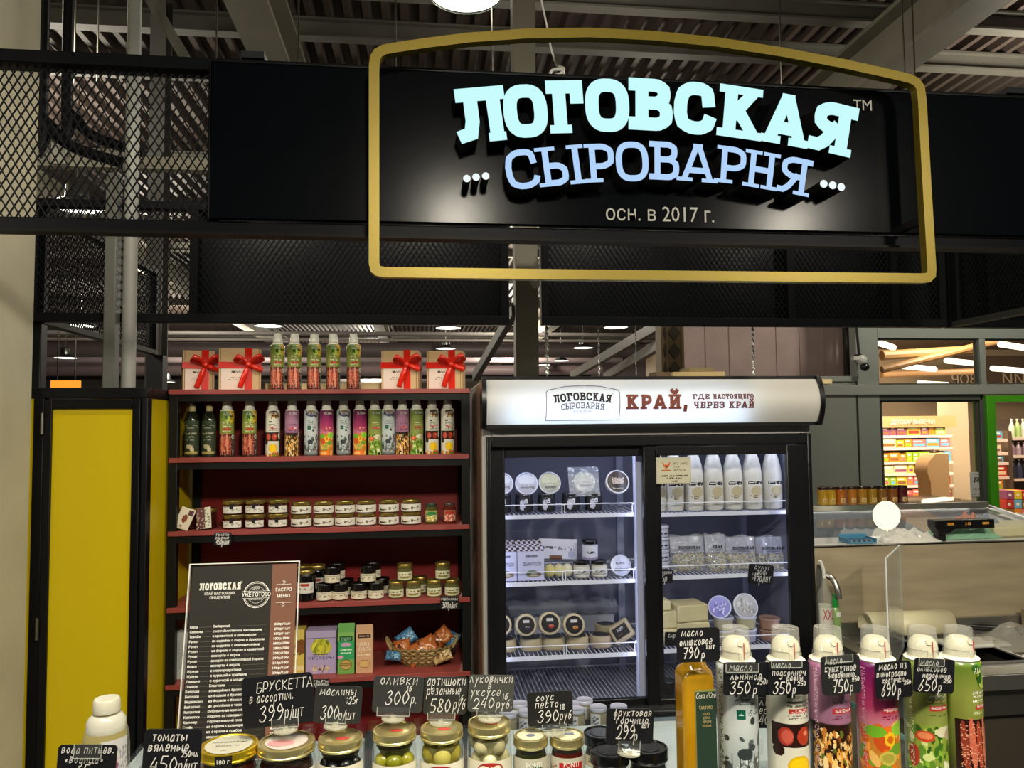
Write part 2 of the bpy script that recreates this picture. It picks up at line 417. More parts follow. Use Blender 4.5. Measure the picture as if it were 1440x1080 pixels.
# black bent pipes top left
for k, (px, lab) in enumerate(((60, 'left black pipe dropping from the roof beside the beige column'), (95, 'right black pipe dropping from the roof beside the beige column'))):
    Y = 3.4+.25*k; a = at(px, 100, Y); r = .024
    m = MB('#0c0d10'); pts = [(0, 0, 3.0), (0, 0, 0), (.03, 0, -.12), (.12, 0, -.22), (.34, 0, -.29)]
    m.tube(catmull(pts, 5), r, 12); o = m.build('black_pipe', M_BLACK, loc=(a.x, Y, a.z-.1+k*.02)); tagit(o, lab, 'pipe', 'black pipes at top left')
def post(name, px, Y, wpx, z0, z1, col, lab, depth=None, mat=None, py=300, cat='column', kind='box'):
    a, b = ax(px-wpx/2, py, Y), ax(px+wpx/2, py, Y); w_ = b-a
    m = MB(col)
    if kind == 'box': m.box(-w_/2, w_/2, 0, depth or w_, 0, z1-z0)
    elif kind == 'I':
        t = .012; d = depth or w_; m.box(-w_/2, w_/2, 0, t, 0, z1-z0); m.box(-w_/2, w_/2, d-t, d, 0, z1-z0); m.box(-t/2, t/2, t, d-t, 0, z1-z0)
    else: m.tube([(0, w_/2, 0), (0, w_/2, z1-z0)], w_/2, 20)
    o = m.build(name, mat or M_PAINT, loc=((a+b)/2, Y, z0), bevel=.004 if kind == 'box' else 0); return tagit(o, lab, cat)
ZR = az(400, 455, 2.95)            # underside of the rear mesh band
ZCAB = az(120, 545, 2.7)+.001
post('steel_post', 153, 2.87, 17, ZCAB, az(153, 255, 2.98), '#6a6b64', 'dark grey square steel post behind the yellow cabinet', .05, py=460)
post('steel_pipe', 178, 2.87, 20, ZCAB, 5.4, '#989992', 'light grey round pipe rising behind the yellow cabinet', kind='tube', py=460, cat='pipe')
post('steel_column', 218, 6.0, 22, 0, 5.0, '#4b4842', 'dark steel column far behind the left mesh panel', py=300, kind='I', depth=.16)
post('steel_column', 741, 3.36, 32, 0, 5.4, '#7b7767', 'wide grey brown steel column behind the sign beside the refrigerator', py=420, kind='box', depth=.09)
# braces on that column
m = MB('#8d897c'); m.bar(at(750, 400, 3.32), at(812, 300, 3.05), .03, .05); o = m.build('steel_brace', M_PAINT); tagit(o, 'grey diagonal brace rising to the right from the wide steel column', 'brace')
m = MB('#6d6a5f'); m.bar(at(724, 436, 3.4), at(668, 530, 4.3), .03, .05); o = m.build('steel_brace', M_PAINT); tagit(o, 'grey diagonal brace falling to the left of the wide steel column', 'brace')
m = MB('#7d7a70'); m.bar(at(197, -25, 4.2), at(262, 84, 4.2), .055, .055); o = m.build('steel_brace', M_PAINT); tagit(o, 'grey diagonal brace under the roof above the left mesh', 'brace')
m = MB('#c2bda8'); Y = 3.9; m.box(ax(20, 222, Y), ax(330, 240, Y), Y, Y+.06, az(150, 235, Y), az(150, 218, Y)); m.k('#d5d2c4').box(ax(76, 220, Y), ax(96, 220, Y), Y-.03, Y, az(86, 233, Y), az(86, 203, Y))
o = m.build('galvanised_beam', M_PAINT); tagit(o, 'pale horizontal beam behind the left mesh above the lit lamp', 'beam')
for q in ((1190.5, 3), (1199.5, 8)):
    post('frame_post', q[0], 8.72, q[1], az(q[0], 528, 8.72), 5.4, '#2b2928', ('thin' if q[1] == 3 else 'thick')+' dark post in front of the pinkish wall beside the grey shop front', .06, py=490, cat='post')
for a, b, lab in ((at(805, 528, 15), at(936, 452, 9.5), 'long pale roof member slanting above the middle of the refrigerator'), (at(852, 530, 14), at(948, 472, 9.2), 'thinner pale roof member slanting beside the carved post')):
    m = MB('#6d675e'); m.bar(a, b, .09, .14); o = m.build('roof_member', M_PAINT); tagit(o, lab, 'beam')
# ducts and pipes across the far hall
for i, (py, Y, r, c, lab) in enumerate(((541, 33, .24, '#8f8884', 'pale horizontal duct low across the far hall'), (506, 26, .12, '#75686a', 'dull duct across the far hall under the lamps'), (469, 17, .05, '#6f6a66', 'thin pipe across the hall just under the mesh band'), (478, 18, .035, '#7a726c', 'thinner pipe across the hall below the first one'), (492, 21, .2, '#5d5252', 'brownish duct across the hall behind the gift boxes'), (521, 29, .2, '#857274', 'pinkish duct across the far hall above the shelf top'), (531, 31, .07, '#3a3536', 'dark pipe low across the far hall'))):
    z = az(420, py, Y); m = MB(c); m.tube([(-20, 0, 0), (7, 0, 0)], r, 12); o = m.build('duct', M_PAINT, loc=(0, Y, z)); tagit(o, lab, 'duct')
# orange lit sign far left
Y = 16; x0, x1, z0, z1 = ax(71, 540, Y), ax(111, 540, Y), az(90, 552, Y), az(90, 535, Y); t = T('lit_sign', 'orange lit sign far off above the yellow cabinet', 'sign', (x0, Y, z0))
m = MB('#ff9a30'); m.box(0, x1-x0, 0, .1, 0, z1-z0); m.build('lit_face', GLOW('orange_glow', 1.2), t)
for q in (.1, x1-x0-.1): m = MB('#55524c'); m.tube([(q, .05, z1-z0), (q, .05, 5.45-z0)], .012, 6); m.build('hanger', M_MET, t)

# ================================================================== overhead frame with mesh
def mesh_panel(name, x0, x1, z0, z1, Y, pitch, asp, t, lab, col='#16181a', axis='x', backc=None):
    """expanded metal: two sets of slanting strands"""
    m = MB(col); m.smooth = False; W, H = x1-x0, z1-z0
    dx = H/asp
    k = -int(dx/pitch)-1
    while k*pitch < W:
        for sgn in (1, -1):
            xs = k*pitch; a, b = (xs, xs+dx) if sgn > 0 else (xs+dx, xs)
            u0, u1, v0, v1 = a, b, 0.0, H
            # clip in x
            def cl(u0, v0, u1, v1):
                if u1 == u0: return None
                lo, hi = 0, 1
                for (p, q) in ((-(u1-u0), u0), ((u1-u0), W-u0)):
                    if p == 0: continue
                    r_ = q/p
                    if p < 0: lo = max(lo, r_)
                    else: hi = min(hi, r_)
                return (lo, hi) if lo < hi else None
            c = cl(u0, v0, u1, v1)
            if not c: continue
            A = (u0+(u1-u0)*c[0], v0+(v1-v0)*c[0]); B = (u0+(u1-u0)*c[1], v0+(v1-v0)*c[1])
            yo = .0015*sgn
            if axis == 'x': m.bar((A[0], yo, A[1]), (B[0], yo, B[1]), t, .003)
            else: m.bar((yo, A[0], A[1]), (yo, B[0], B[1]), t, .003)
        k += 1
    return m
YB = 2.07
zb0, zb1 = az(150, 325, YB), az(150, 307, YB)
zt0, zt1 = az(150, 92, YB), az(150, 74, YB)
fr = T('overhead_frame', 'black steel overhead frame with diamond mesh carrying the shop sign', 'frame', (-1.4, YB, zb0))
def rel(m, o=(-1.4, YB, zb0)): m.M = Matrix.Translation(-Vector(o)); return m
m = rel(MB('#0b0c10')); m.box(-2.4, 2.9, YB, YB+.06, zb0, zb1); m.build('bottom_beam', M_FRAME, fr, .003)
m = rel(MB('#141210')); m.box(-2.4, 2.9, YB-.012, YB+.0, zb0-.006, zb0+.002); m.build('drip_edge', M_FRAME, fr)
m = rel(MB('#0e0f12')); m.box(-2.4, 2.9, YB, YB+.06, zt0, zt1); m.build('top_beam', M_FRAME, fr, .003)
XS0 = ax(299, 195, YB)
m = rel(MB('#101113')); m.box(XS0-.012, XS0+.02, YB, YB+.05, zb1, zt0); m.build('upright', M_FRAME, fr)
mp = mesh_panel('mesh', -2.2, XS0, zb1, zt0, YB+.03, .0215, 1.72, .0038, '')
o = mp.build('mesh', M_FRAME, fr); o.location = Vector((-2.2, YB+.03, zb1))-fr.location
# clamp blocks on the top beam
for px in (356, 1425):
    m = rel(MB('#26282a')); X = ax(px, 100, YB); m.box(X-.03, X+.03, YB-.01, YB+.06, zt1, zt1+.018); m.build('clamp', M_FRAME, fr)
# sign cable with a knot
a = at(784, 93, YB+.03)
m = MB('#b9b7ae'); m.tube(catmull([(.02, 0, 0), (.012, 0, .02), (-.015, 0, .018), (-.02, 0, .002), (.005, -.01, .004), (.018, 0, .024), (.0, .0, .03)], 6), .0045, 8)
m.tube(catmull([(0, 0, .03), (-.02, 0, .09), (-.05, 0, .25), (-.3, .1, 1.6), (-.62, .2, 3.0)], 5), .003, 6)
o = m.build('sign_cable', M_PLAS, loc=(a.x, YB+.03, zt1+.0048)); tagit(o, 'pale knotted cable holding the black sign panel from above', 'cable')

# rear band
def band(name, x0, x1, Y, lab, pitch=.0205, panel=None, posts=()):
    z0 = ZR; z1 = ZR+.45; t = T(name, lab, 'frame', (x0, Y, z0)); o_ = (x0, Y, z0)
    m = rel(MB('#17181b'), o_); m.box(x0, x1, Y-.02, Y+.02, z0, z0+.032); m.build('rail', M_FRAME, t, .002)
    m = rel(MB('#17181b'), o_); m.box(x0, x1, Y-.02, Y+.02, z1-.03, z1); m.build('rail', M_FRAME, t, .002)
    for q in (x0, x1-.03)+tuple(posts):
        m = rel(MB('#131416'), o_); m.box(q, q+.03, Y-.018, Y+.018, z0+.032, z1-.03); m.build('upright', M_FRAME, t)
    mm = mesh_panel('mesh', x0, x1, z0+.03, z1-.03, Y, pitch, 1.5, .003, ''); q = mm.build('mesh', M_FRAME, t); q.location = (0, 0, .03)
    if panel:
        m = rel(MB('#0b0d10'), o_); m.box(panel[0], panel[1], Y+.05, Y+.07, z0+.01, z1); m.build('backing_panel', P('black_board', .3, spec=.6), t)
    return t
YR = 2.95
band('mesh_band', ax(38, 400, YR), ax(715, 400, YR), YR, 'long black diamond mesh band above the red rack, left of the steel column', panel=(ax(266, 400, YR+.05), ax(714, 400, YR+.05)), posts=(ax(158, 400, YR), ax(268, 400, YR)))
band('mesh_band', ax(760, 400, YR), ax(1326, 400, YR), YR, 'long black diamond mesh band above the refrigerator, right of the steel column', panel=(ax(760, 400, YR+.05), ax(1325, 400, YR+.05)), posts=(ax(1105, 400, YR), ax(1250, 400, YR)))
band('mesh_band', ax(1330, 400, YR), ax(1560, 400, YR), YR, 'black diamond mesh band at the right end behind the gold frame corner', panel=(ax(1331, 400, YR+.05), ax(1560, 400, YR+.05)), posts=(ax(1385, 400, YR),))
# side bands along Y
def sideband(X, y0, y1, lab, z0=None):
    z0 = z0 or ZR; z1 = z0+.45; o_ = (X, y0, z0); t = T('side_mesh_band', lab, 'frame', o_)
    m = rel(MB('#3a3a36'), o_); m.box(X-.02, X+.02, y0, y1, z0, z0+.022); m.build('rail', M_FRAME, t)
    m = rel(MB('#3a3a36'), o_); m.box(X-.02, X+.02, y0, y1, z1-.03, z1); m.build('rail', M_FRAME, t)
    for q in (y0, y1-.03):
        m = rel(MB('#131416'), o_); m.box(X-.018, X+.018, q, q+.03, z0+.022, z1-.03); m.build('upright', M_FRAME, t)
    mm = mesh_panel('mesh', y0, y1, z0+.02, z1-.03, 0, .022, 1.4, .003, '', axis='y'); q = mm.build('mesh', M_FRAME, t); q.location = (0, 0, .02)
XW = ax(48, 453, YR)
sideband(XW, YR+.03, 4.22, 'black mesh side band running back from the beige column')
sideband(ax(1332, 458, YR)+.02, 2.2, YR-.03, 'black mesh side band running forward at the far right')
post('frame_post', 49, 2.97, 16, 0, ZR, '#141517', 'black frame post under the mesh rail next to the beige column', .05, M_BLACK, py=500, cat='post')
a = ax(208, 520, 4.24); m = MB('#1c1d1e'); m.box(-.04, .04, 0, .08, 0, ZR); o = m.build('frame_post', M_BLACK, loc=(XW, 4.23, 0)); tagit(o, 'black frame post at the far end of the left side band', 'post')
# ================================================================== shop sign
SLAB = {
 'Л': (1.0, [[(.04, 1), (1, 1)], [(.25, 1), (.24, .35), (.16, .06), (0, .02)], [(.86, 1), (.86, 0)]], [(.86, 0, .17)]),
 'О': (.8, ['O'], []),
 'Г': (.72, [[(0, 1), (1, 1), (1, .74)], [(.26, 1), (.26, 0)]], [(.26, 0, .36)]),
 'В': (.78, [[(0, 1), (.2, 1), (.72, 1), (.93, .9), (.93, .66), (.72, .54), (.22, .54)], [(.22, 1), (.22, 0)], [(0, 0), (.22, 0), (.76, 0), (1, .12), (1, .42), (.76, .54), (.6, .54)]], []),
 'С': (.78, [[(.97, .72), (.93, .93), (.72, 1), (.35, 1), (.08, .88), (0, .6), (0, .35), (.08, .1), (.38, 0), (.72, 0), (.97, .1), (1, .17)]], []),
 'К': (.86, [[(.2, 0), (.2, 1)], [(.8, 1), (.36, .5)], [(.42, .56), (.86, 0)]], [(.2, 0, .3), (.2, 1, .3), (.8, 1, .28), (.86, 0, .26)]),
 'А': (.92, [[(.1, 0), (.45, 1)], [(.9, 0), (.55, 1)], [(.24, .26), (.76, .26)]], [(.1, 0, .22), (.9, 0, .22), (.5, 1, .12)]),
 'Я': (.82, [[(1, 1), (.8, 1), (.34, 1), (.08, .88), (.08, .6), (.34, .47), (.8, .47)], [(.8, 1), (.8, 0)], [(.55, .47), (.3, .12), (.12, 0), (0, 0)]], [(.8, 0, .26)]),
 'Ы': (1.15, [[(.16, 1), (.16, 0), (.45, 0), (.6, .1), (.6, .4), (.45, .52), (.16, .52)], [(.9, 0), (.9, 1)]], [(.16, 1, .22), (.9, 0, .18), (.9, 1, .18), (.1, 0, .14)]),
 'Ь': (.7, [[(.2, 1), (.2, 0), (.7, 0), (1, .12), (1, .42), (.7, .54), (.2, .54)]], [(.2, 1, .3)]),
 'Р': (.76, [[(.22, 0), (.22, 1), (.7, 1), (1, .88), (1, .52), (.7, .4), (.22, .4)]], [(.22, 0, .34), (.1, 1, .16)]),
 'Н': (.86, [[(.18, 0), (.18, 1)], [(.82, 0), (.82, 1)], [(.18, .5), (.82, .5)]], [(.18, 0, .26), (.18, 1, .26), (.82, 0, .26), (.82, 1, .26)]),
 'Й': (.9, [[(.18, 1), (.18, 0)], [(.82, 0), (.82, 1)], [(.2, .05), (.8, .95)], [(.26, 1.5), (.38, 1.34), (.62, 1.34), (.74, 1.5)]], [(.18, 0, .26), (.18, 1, .26), (.82, 0, .26), (.82, 1, .26)]),
 'Д': (.95, [[(.2, 0), (.34, 1), (.8, 1), (.8, 0)], [(0, -.25), (0, 0), (1, 0), (1, -.25)]], []),
 'Е': (.72, [[(1, .78), (1, 1), (.22, 1), (.22, 0), (1, 0), (1, .24)], [(.22, .5), (.75, .5)]], [(.1, 0, .16), (.1, 1, .16)]),
 'Ч': (.8, [[(.18, 1), (.18, .6), (.32, .42), (.8, .42)], [(.8, 1), (.8, 0)]], [(.18, 1, .26), (.8, 1, .26), (.8, 0, .26)]),
 'Т': (.85, [[(0, .72), (0, 1), (1, 1), (1, .72)], [(.5, 1), (.5, 0)]], [(.5, 0, .26)]),
 'З': (.72, [[(0, .85), (.25, 1), (.7, 1), (.95, .85), (.9, .6), (.65, .52), (.35, .52)], [(.65, .52), (1, .4), (1, .12), (.7, 0), (.25, 0), (0, .14)]], []),
 'Щ': (1.1, [[(.12, 1), (.12, 0), (.85, 0), (1, 0), (1, -.22)], [(.48, 1), (.48, 0)], [(.85, 1), (.85, 0)]], [(.12, 1, .18), (.85, 1, .18)]),
 ',': (.3, [[(.5, .05), (.5, -.02), (.2, -.25)]], []),
}
def slabq(ch, w, h, t):
    """2-D quads of a slab letter centred on 0,0"""
    if ch not in SLAB: return []
    _, st, sf = SLAB[ch]; q = []
    X = lambda x: -w/2+t/2+x*(w-t); Z = lambda y: -h/2+t/2+y*(h-t)
    for s_ in st:
        if s_ == 'O':
            n = 32; e = .72
            pp = [(abs(cos(a))**e*(1 if cos(a) > 0 else -1)*(w-t)/2, abs(sin(a))**e*(1 if sin(a) > 0 else -1)*(h-t)/2) for a in [2*pi*(k+.5)/n for k in range(n)]]
            q += ribbon(pp, t, True); continue
        pp = [(X(x), Z(y)) for x, y in s_]
        if len(pp) > 4: pp = smoothcorner(pp)
        a, b = Vector(pp[0])-Vector(pp[1]), Vector(pp[-1])-Vector(pp[-2])
        pp[0] = tuple(Vector(pp[0])+a.normalized()*t*.5); pp[-1] = tuple(Vector(pp[-1])+b.normalized()*t*.5)
        q += ribbon(pp, t)
    q = [tuple((x, max(-h/2, min(h/2, z))) for x, z in f) if ch not in 'ЙДЩ,' else f for f in q]
    for x, y, hw in sf:
        ts = t*.62; zc = (-h/2+ts/2) if y < .5 else (h/2-ts/2); xx = X(x); a = hw*(w-t)+t*.18
        q.append(((xx-a, zc-ts/2), (xx+a, zc-ts/2), (xx+a, zc+ts/2), (xx-a, zc+ts/2)))
    return q
def smoothcorner(p):
    o = [p[0]]
    for i in range(1, len(p)-1):
        a, b, c = Vector(p[i-1]), Vector(p[i]), Vector(p[i+1])
        ang = (b-a).angle(c-b)
        if .35 < ang < 1.3:
            l = min((b-a).length, (c-b).length)*.42
            o += [tuple(b+(a-b).normalized()*l), tuple(b*.6+(b+(a-b).normalized()*l)*.2+(b+(c-b).normalized()*l)*.2), tuple(b+(c-b).normalized()*l)]
        else: o.append(p[i])
    return o+[p[-1]]
def slabline(mb, body, cx, z, h, t, width, fn):
    """a row of slab letters, flat, z is the middle"""
    ws = [SLAB[c][0]*h if c in SLAB else .45*h for c in body]; gap = .1*h
    tot = sum(ws)+gap*(len(ws)-1); k = width/tot; x = cx-width/2
    for c, w_ in zip(body, ws):
        X = x+w_*k/2
        for q in slabq(c, w_*k, h, t): mb.face([fn(X+p[0], z+p[1]) for p in q])
        x += (w_+gap)*k
YP = YB-.022                                   # face of the panel
xs1 = ax(1560, 230, YP); zp0, zp1 = az(600, 313, YP), az(600, 100, YP)
sg = T('shop_sign', 'black sign panel with lit white letters and a gold arch frame', 'sign', (XS0, YP, zp0))
M_SIGN = P('sign_black', .2, bump=.01, bscale=20, spec=.085)
m = rel(MB('#06080b'), (XS0, YP, zp0)); m.box(XS0, xs1, YP, YP+.02, zp0, zp1); m.build('panel', M_SIGN, sg, .002)
m = rel(MB('#3a3c3c'), (XS0, YP, zp0)); m.box(XS0, xs1, YP-.002, YP+.02, zp1, zp1+.003); m.box(XS0-.003, XS0, YP-.002, YP+.02, zp0, zp1); m.build('border_highlight', M_MET, sg)  # lighter top strip paints the panel's edge highlight; left strip is its border
YL = YP-.075
M_LET = [GLOW('letter_glow', 1.0), P('letter_side', .6)]
def letter(ch, px, py, w, h, rot, tf, col):
    c = at(px, py, YL); kx = (ax(px+10, py, YL)-ax(px-10, py, YL))/20; kz = (az(px, py-10, YL)-az(px, py+10, YL))/20
    W, H = w*kx, h*kz; q = slabq(ch, W, H, tf*H) if ch != '.' else None
    m = MB(); m.smooth = False; ca, sa = cos(R(rot)), sin(R(rot))
    loc = Vector((c.x-XS0, YL-YP, c.z-zp0))
    if ch == '.':
        m.smooth = True; m.k(col, 0); n = 24; r = W/2
        f = [m.vert((r*cos(2*pi*k/n), 0, r*sin(2*pi*k/n))) for k in range(n)]; b = [m.vert((r*cos(2*pi*k/n), .075, r*sin(2*pi*k/n))) for k in range(n)]
        m.ids(f); m.k('#050505', 1)
        for k in range(n): m.ids((f[k], b[k], b[(k+1) % n], f[(k+1) % n]))
        o = m.build('dot', M_LET, sg); o.location = loc; return
    for i, p in enumerate(q):
        r_ = [(x*ca-z*sa, x*sa+z*ca) for x, z in p]
        e = 0
        m.k(col, 0); m.face([(x, e, z) for x, z in r_]); m.k('#060606', 1)
        for j in range(4):
            a, b = r_[j], r_[(j+1) % 4]; m.face([(a[0], .0004, a[1]), (a[0], .075, a[1]), (b[0], .075, b[1]), (b[0], .0004, b[1])])
    o = m.build('letter', M_LET, sg); o.location = loc
C1, C2 = (.62, .98, 1.0), (.50, .70, 1.02)
C1 = lin((200, 252, 253)); C2 = lin((178, 212, 252))
for a in (('Л', 677, 161, 72, 77, 7.5), ('О', 739, 156, 62, 75, 5), ('Г', 795, 150, 52, 74, 3.5), ('О', 854, 148, 62, 75, 1), ('В', 915, 147, 62, 73, -1), ('С', 977, 152, 58, 74, -3.5), ('К', 1041, 158, 64, 73, -6), ('А', 1106, 168, 66, 72, -8), ('Я', 1172, 180, 64, 72, -11)): letter(*a, .25, C1)
for a in (('С', 734, 238, 46, 56, 10), ('Ы', 788, 233, 66, 55, 7), ('Р', 843, 229, 42, 54, 4), ('О', 889, 227, 46, 56, 2), ('В', 934, 226, 42, 54, -1), ('А', 981, 229, 52, 53, -3), ('Р', 1028, 232, 42, 52, -5), ('Н', 1071, 239, 48, 52, -8), ('Я', 1118, 247, 46, 52, -10)): letter(*a, .155, C2)
for px, py in ((656.5, 251), (669.5, 249), (683, 247.5), (1158.5, 258.5), (1171, 260.5), (1183, 263)): letter('.', px, py, 10.5, 10.5, 0, 0, (.9, 1, 1))
ts = (YP-.0025)
m = rel(MB('#a5a49c'), (XS0, YP, zp0)); m.smooth = False
a, b = at(929, 312, ts), at(853, 312, ts); b2 = at(1005, 312, ts)
m.text('осн. в 2017 г.', a.x, az(929, 311, ts), az(929, 290, ts)-az(929, 311, ts), flat(ts), width=b2.x-b.x)
a = at(1213, 155, ts); m.text('TM', a.x, a.z, az(1213, 140, ts)-a.z, flat(ts), width=ax(1226, 150, ts)-ax(1200, 150, ts)); m.build('lettering', M_PRINT, sg)
# gold arch
YG = YP-.1
pc = [(526, 370), (526, 220), (526, 92), (527.5, 81), (532, 74), (540, 69.5), (560, 66), (600, 60), (660, 52.5), (740, 47), (830, 45.5), (920, 50), (1010, 59), (1100, 73), (1190, 90), (1262, 106), (1280, 110.5), (1289, 115), (1294.5, 123), (1297, 140), (1303, 250), (1310.6, 378), (1310, 386), (1306, 390), (1297, 391), (1100, 389), (820, 386), (541, 382.6), (532, 381), (528, 378)]
pp = [(at(x, y, YG).x, at(x, y, YG).z) for x, y in pc]; wd = .0262
m = rel(MB('#7d6c20'), (XS0, YP, zp0)); n_ = len(pp); L = []
for i in range(n_):
    a, b, c = Vector(pp[i-1]), Vector(pp[i]), Vector(pp[(i+1) % n_]); d1, d2 = (b-a).normalized(), (c-b).normalized()
    nn = (Vector((-d1.y, d1.x))+Vector((-d2.y, d2.x))).normalized(); sc = 1/max(.6, nn.dot(Vector((-d1.y, d1.x))))
    L.append((b+nn*wd/2*sc, b-nn*wd/2*sc))
for i in range(n_):
    A, B = L[i], L[(i+1) % n_]; f, k_ = YG, YG+.026
    for (p, q, y0, y1) in ((A[0], B[0], f, k_), (B[1], A[1], f, k_)): m.face([(p.x, y0, p.y), (q.x, y0, q.y), (q.x, y1, q.y), (p.x, y1, p.y)])
    m.face([(A[1].x, f, A[1].y), (B[1].x, f, B[1].y), (B[0].x, f, B[0].y), (A[0].x, f, A[0].y)])
    m.face([(A[0].x, k_, A[0].y), (B[0].x, k_, B[0].y), (B[1].x, k_, B[1].y), (A[1].x, k_, A[1].y)])
m.build('gold_frame', P('gold_paint', .42, .45, bump=.02, bscale=100), sg, .001)
for i in (1, 21):
    m = rel(MB('#1a1a1a'), (XS0, YP, zp0)); x, z = pp[i]; m.box(x-.008, x+.008, YG+.026, YP+.0, max(z, zp0+.02)-.01, max(z, zp0+.02)+.01)
    m.build('bracket', M_BLACK, sg)
# ================================================================== yellow cabinet
YC = 2.7; ZT = az(120, 545, YC)
cx0, cx1 = ax(31, 575, YC), ax(211, 575, YC)-.006; YCB = 3.28
cab = T('storage_cabinet', 'tall yellow storage cabinet with black steel frame and hinged door', 'cabinet', (cx0, YC, 0))
def rc(m): return rel(m, (cx0, YC, 0))
M_YEL = P('yellow_board', .42, bump=.06, bscale=14, var=.1, vscale=3, vcol=(.35, .22, 0), stretch=(1, 1, .25))
fx = [ax(p, 575, YC) for p in (47, 62, 74, 187, 199)]
m = rc(MB('#101113')); t = .035
m.box(fx[0], fx[1], YC, YC+.04, 0, ZT-t); m.box(fx[4], cx1, YC, YC+.04, 0, ZT-t); m.box(cx0, cx1, YC, YC+.04, ZT-t, ZT); m.box(cx0, fx[0], YC, YC+.04, 0, .1)
m.box(cx1-.04, cx1, YCB-.04, YCB, 0, ZT); m.box(cx1-.04, cx1, YC+.04, YCB-.04, ZT-t, ZT); m.box(cx0, cx1-.04, YC+.04, YCB, ZT-.012, ZT); m.box(fx[1], fx[4], YC, YC+.04, 0, .08)
m.build('frame', M_BLACK, cab, .003)
m = rc(MB('#d6bd00')); m.box(cx0, fx[0], YC+.008, YC+.03, .1, ZT-t); m.build('side_strip', M_YEL, cab)
m = rc(MB('#d6bd00')); m.box(cx1-.02, cx1-.006, YC+.04, YCB-.04, .05, ZT-t); m.build('side_panel', M_YEL, cab)
m = rc(MB('#c9a800')); m.box(cx0, cx1-.04, YCB-.03, YCB-.01, .05, ZT-.012); m.build('back_panel', M_YEL, cab)
m = rc(MB('#0d0e10')); zt = ZT-t-.004
m.box(fx[1]+.002, fx[2], YC-.006, YC+.034, .085, zt); m.box(fx[3], fx[4]-.002, YC-.006, YC+.034, .085, zt); m.box(fx[2], fx[3], YC-.006, YC+.034, zt-.032, zt); m.box(fx[2], fx[3], YC-.006, YC+.034, .085, .12)
d = m.build('door', M_BLACK, cab, .002)
m = rc(MB('#dcc200')); m.box(fx[2], fx[3], YC+.004, YC+.024, .12, zt-.032); q = m.build('door_panel', M_YEL, d)
for py in (596, 883):
    m = rc(MB('#9a9a94')); z = az(59, py, YC); m.tube([(fx[1], YC-.012, z-.035), (fx[1], YC-.012, z-.012), (fx[1], YC-.012, z+.012), (fx[1], YC-.012, z+.035)], .0055, 10); m.build('hinge', M_MET, d)

# ================================================================== red rack
YRK = 2.9; YRB = 3.24
rx0, rx1 = max(ax(236, 640, YRK), cx1+.004), ax(661, 640, YRK)
SH = [az(450, 547, YRK), az(450, 641, YRK), az(450, 742, YRK), az(450, 847, YRK), az(450, 953, YRK)]
rk = T('shelf_rack', 'black steel rack with dark red shelves and back panel full of jars', 'shelf', (rx0, YRK, 0))
def rr(m): return rel(m, (rx0, YRK, 0))
pw = .032
for X in (rx0, rx1-pw):
    for Y in (YRK, YRB-pw): m = rr(MB('#141513')); m.box(X, X+pw, Y, Y+pw, 0, SH[0]-.018); m.build('post', M_BLACK, rk, .002)
M_RED = P('red_board', .45, bump=.03, bscale=40, var=.12, vscale=8)
for k, z in enumerate(SH+[.36]):
    m = rr(MB('#96433d')); m.box(rx0+(0 if k == 0 else .004), rx1-(0 if k == 0 else .004), YRK-.006, YRB-pw-.001, z-.018, z-.0007); s_ = m.build('shelf_board', M_RED, rk, .001)
    m = rr(MB('#141513')); m.box(rx0+pw, rx1-pw, YRK+.0, YRK+.022, z-.043, z-.0185); m.box(rx0+.004, rx0+pw-.004, YRK+pw, YRB-pw, z-.043, z-.0185); m.box(rx1-pw+.004, rx1-.004, YRK+pw, YRB-pw, z-.043, z-.0185); m.build('rail', M_BLACK, s_)
m = rr(MB('#7d1512')); m.box(rx0+pw, rx1-pw, YRB-.02, YRB-.004, .05, SH[0]-.02); m.build('back_panel', M_RED, rk)

# ================================================================== glass-door refrigerator
YF = 2.7; YFB = 3.3
gx0, gx1 = ax(679, 700, YF), ax(1146, 700, YF)
zc0, zc1 = az(920, 600, YF-.06), az(920, 528.5, YF-.06)
zdt = az(920, 613, YF); zdb = az(920, 1006, YF)
fg = T('display_refrigerator', 'tall glass door refrigerator with lit white canopy sign', 'refrigerator', (gx0, YF, 0))
def rf(m): return rel(m, (gx0, YF, 0))
M_FGRY = P('fridge_shell', .4)
m = rf(MB('#a8a7a2')); w_ = .035
m.box(gx0, gx0+w_, YF+.02, YFB, .1, zc1-.01).box(gx1-w_, gx1, YF+.02, YFB, .1, zc1-.01); m.box(gx0+w_, gx1-w_, YF+.02, YFB, zdt, zc1-.01)
m.k('#8f9cab').box(gx0, gx1, YF, YFB, .1, zdb); m.k('#222').box(gx0+.03, gx1-.03, YF+.05, YFB-.03, .0, .1)
m.build('shell', M_FGRY, fg, .004)
m = rf(MB('#6a5140')); m.box(gx0-.004, gx0, YF+.03, YFB, .1, zc1-.02); m.build('side_panel', M_PAINT, fg)
YI0, YI1 = YF+.1, YF+.5
M_LIN = P('fridge_liner', .5)
ix0, ix1 = gx0+w_, gx1-w_; zi0, zi1 = zdb, zdt
m = rf(MB('#74778a')); m.box(ix0, ix0+.012, YF+.05, YFB-.02, zi0, zi1); m.box(ix1-.012, ix1, YF+.05, YFB-.02, zi0, zi1); m.box(ix0, ix1, YI1+.03, YI1+.045, zi0, zi1); m.box(ix0, ix1, YF+.05, YI1+.03, zi1-.012, zi1); m.box(ix0, ix1, YF+.02, YI1+.03, zi0, zi0+.006)
m.build('liner', M_LIN, fg)
for px in (872, 1046):
    m = rf(MB('#9da2b8')); X = ax(px, 760, YI1+.01); m.box(X-.014, X+.014, YI1, YI1+.03, zi0, zi1); m.build('shelf_upright', M_LIN, fg)
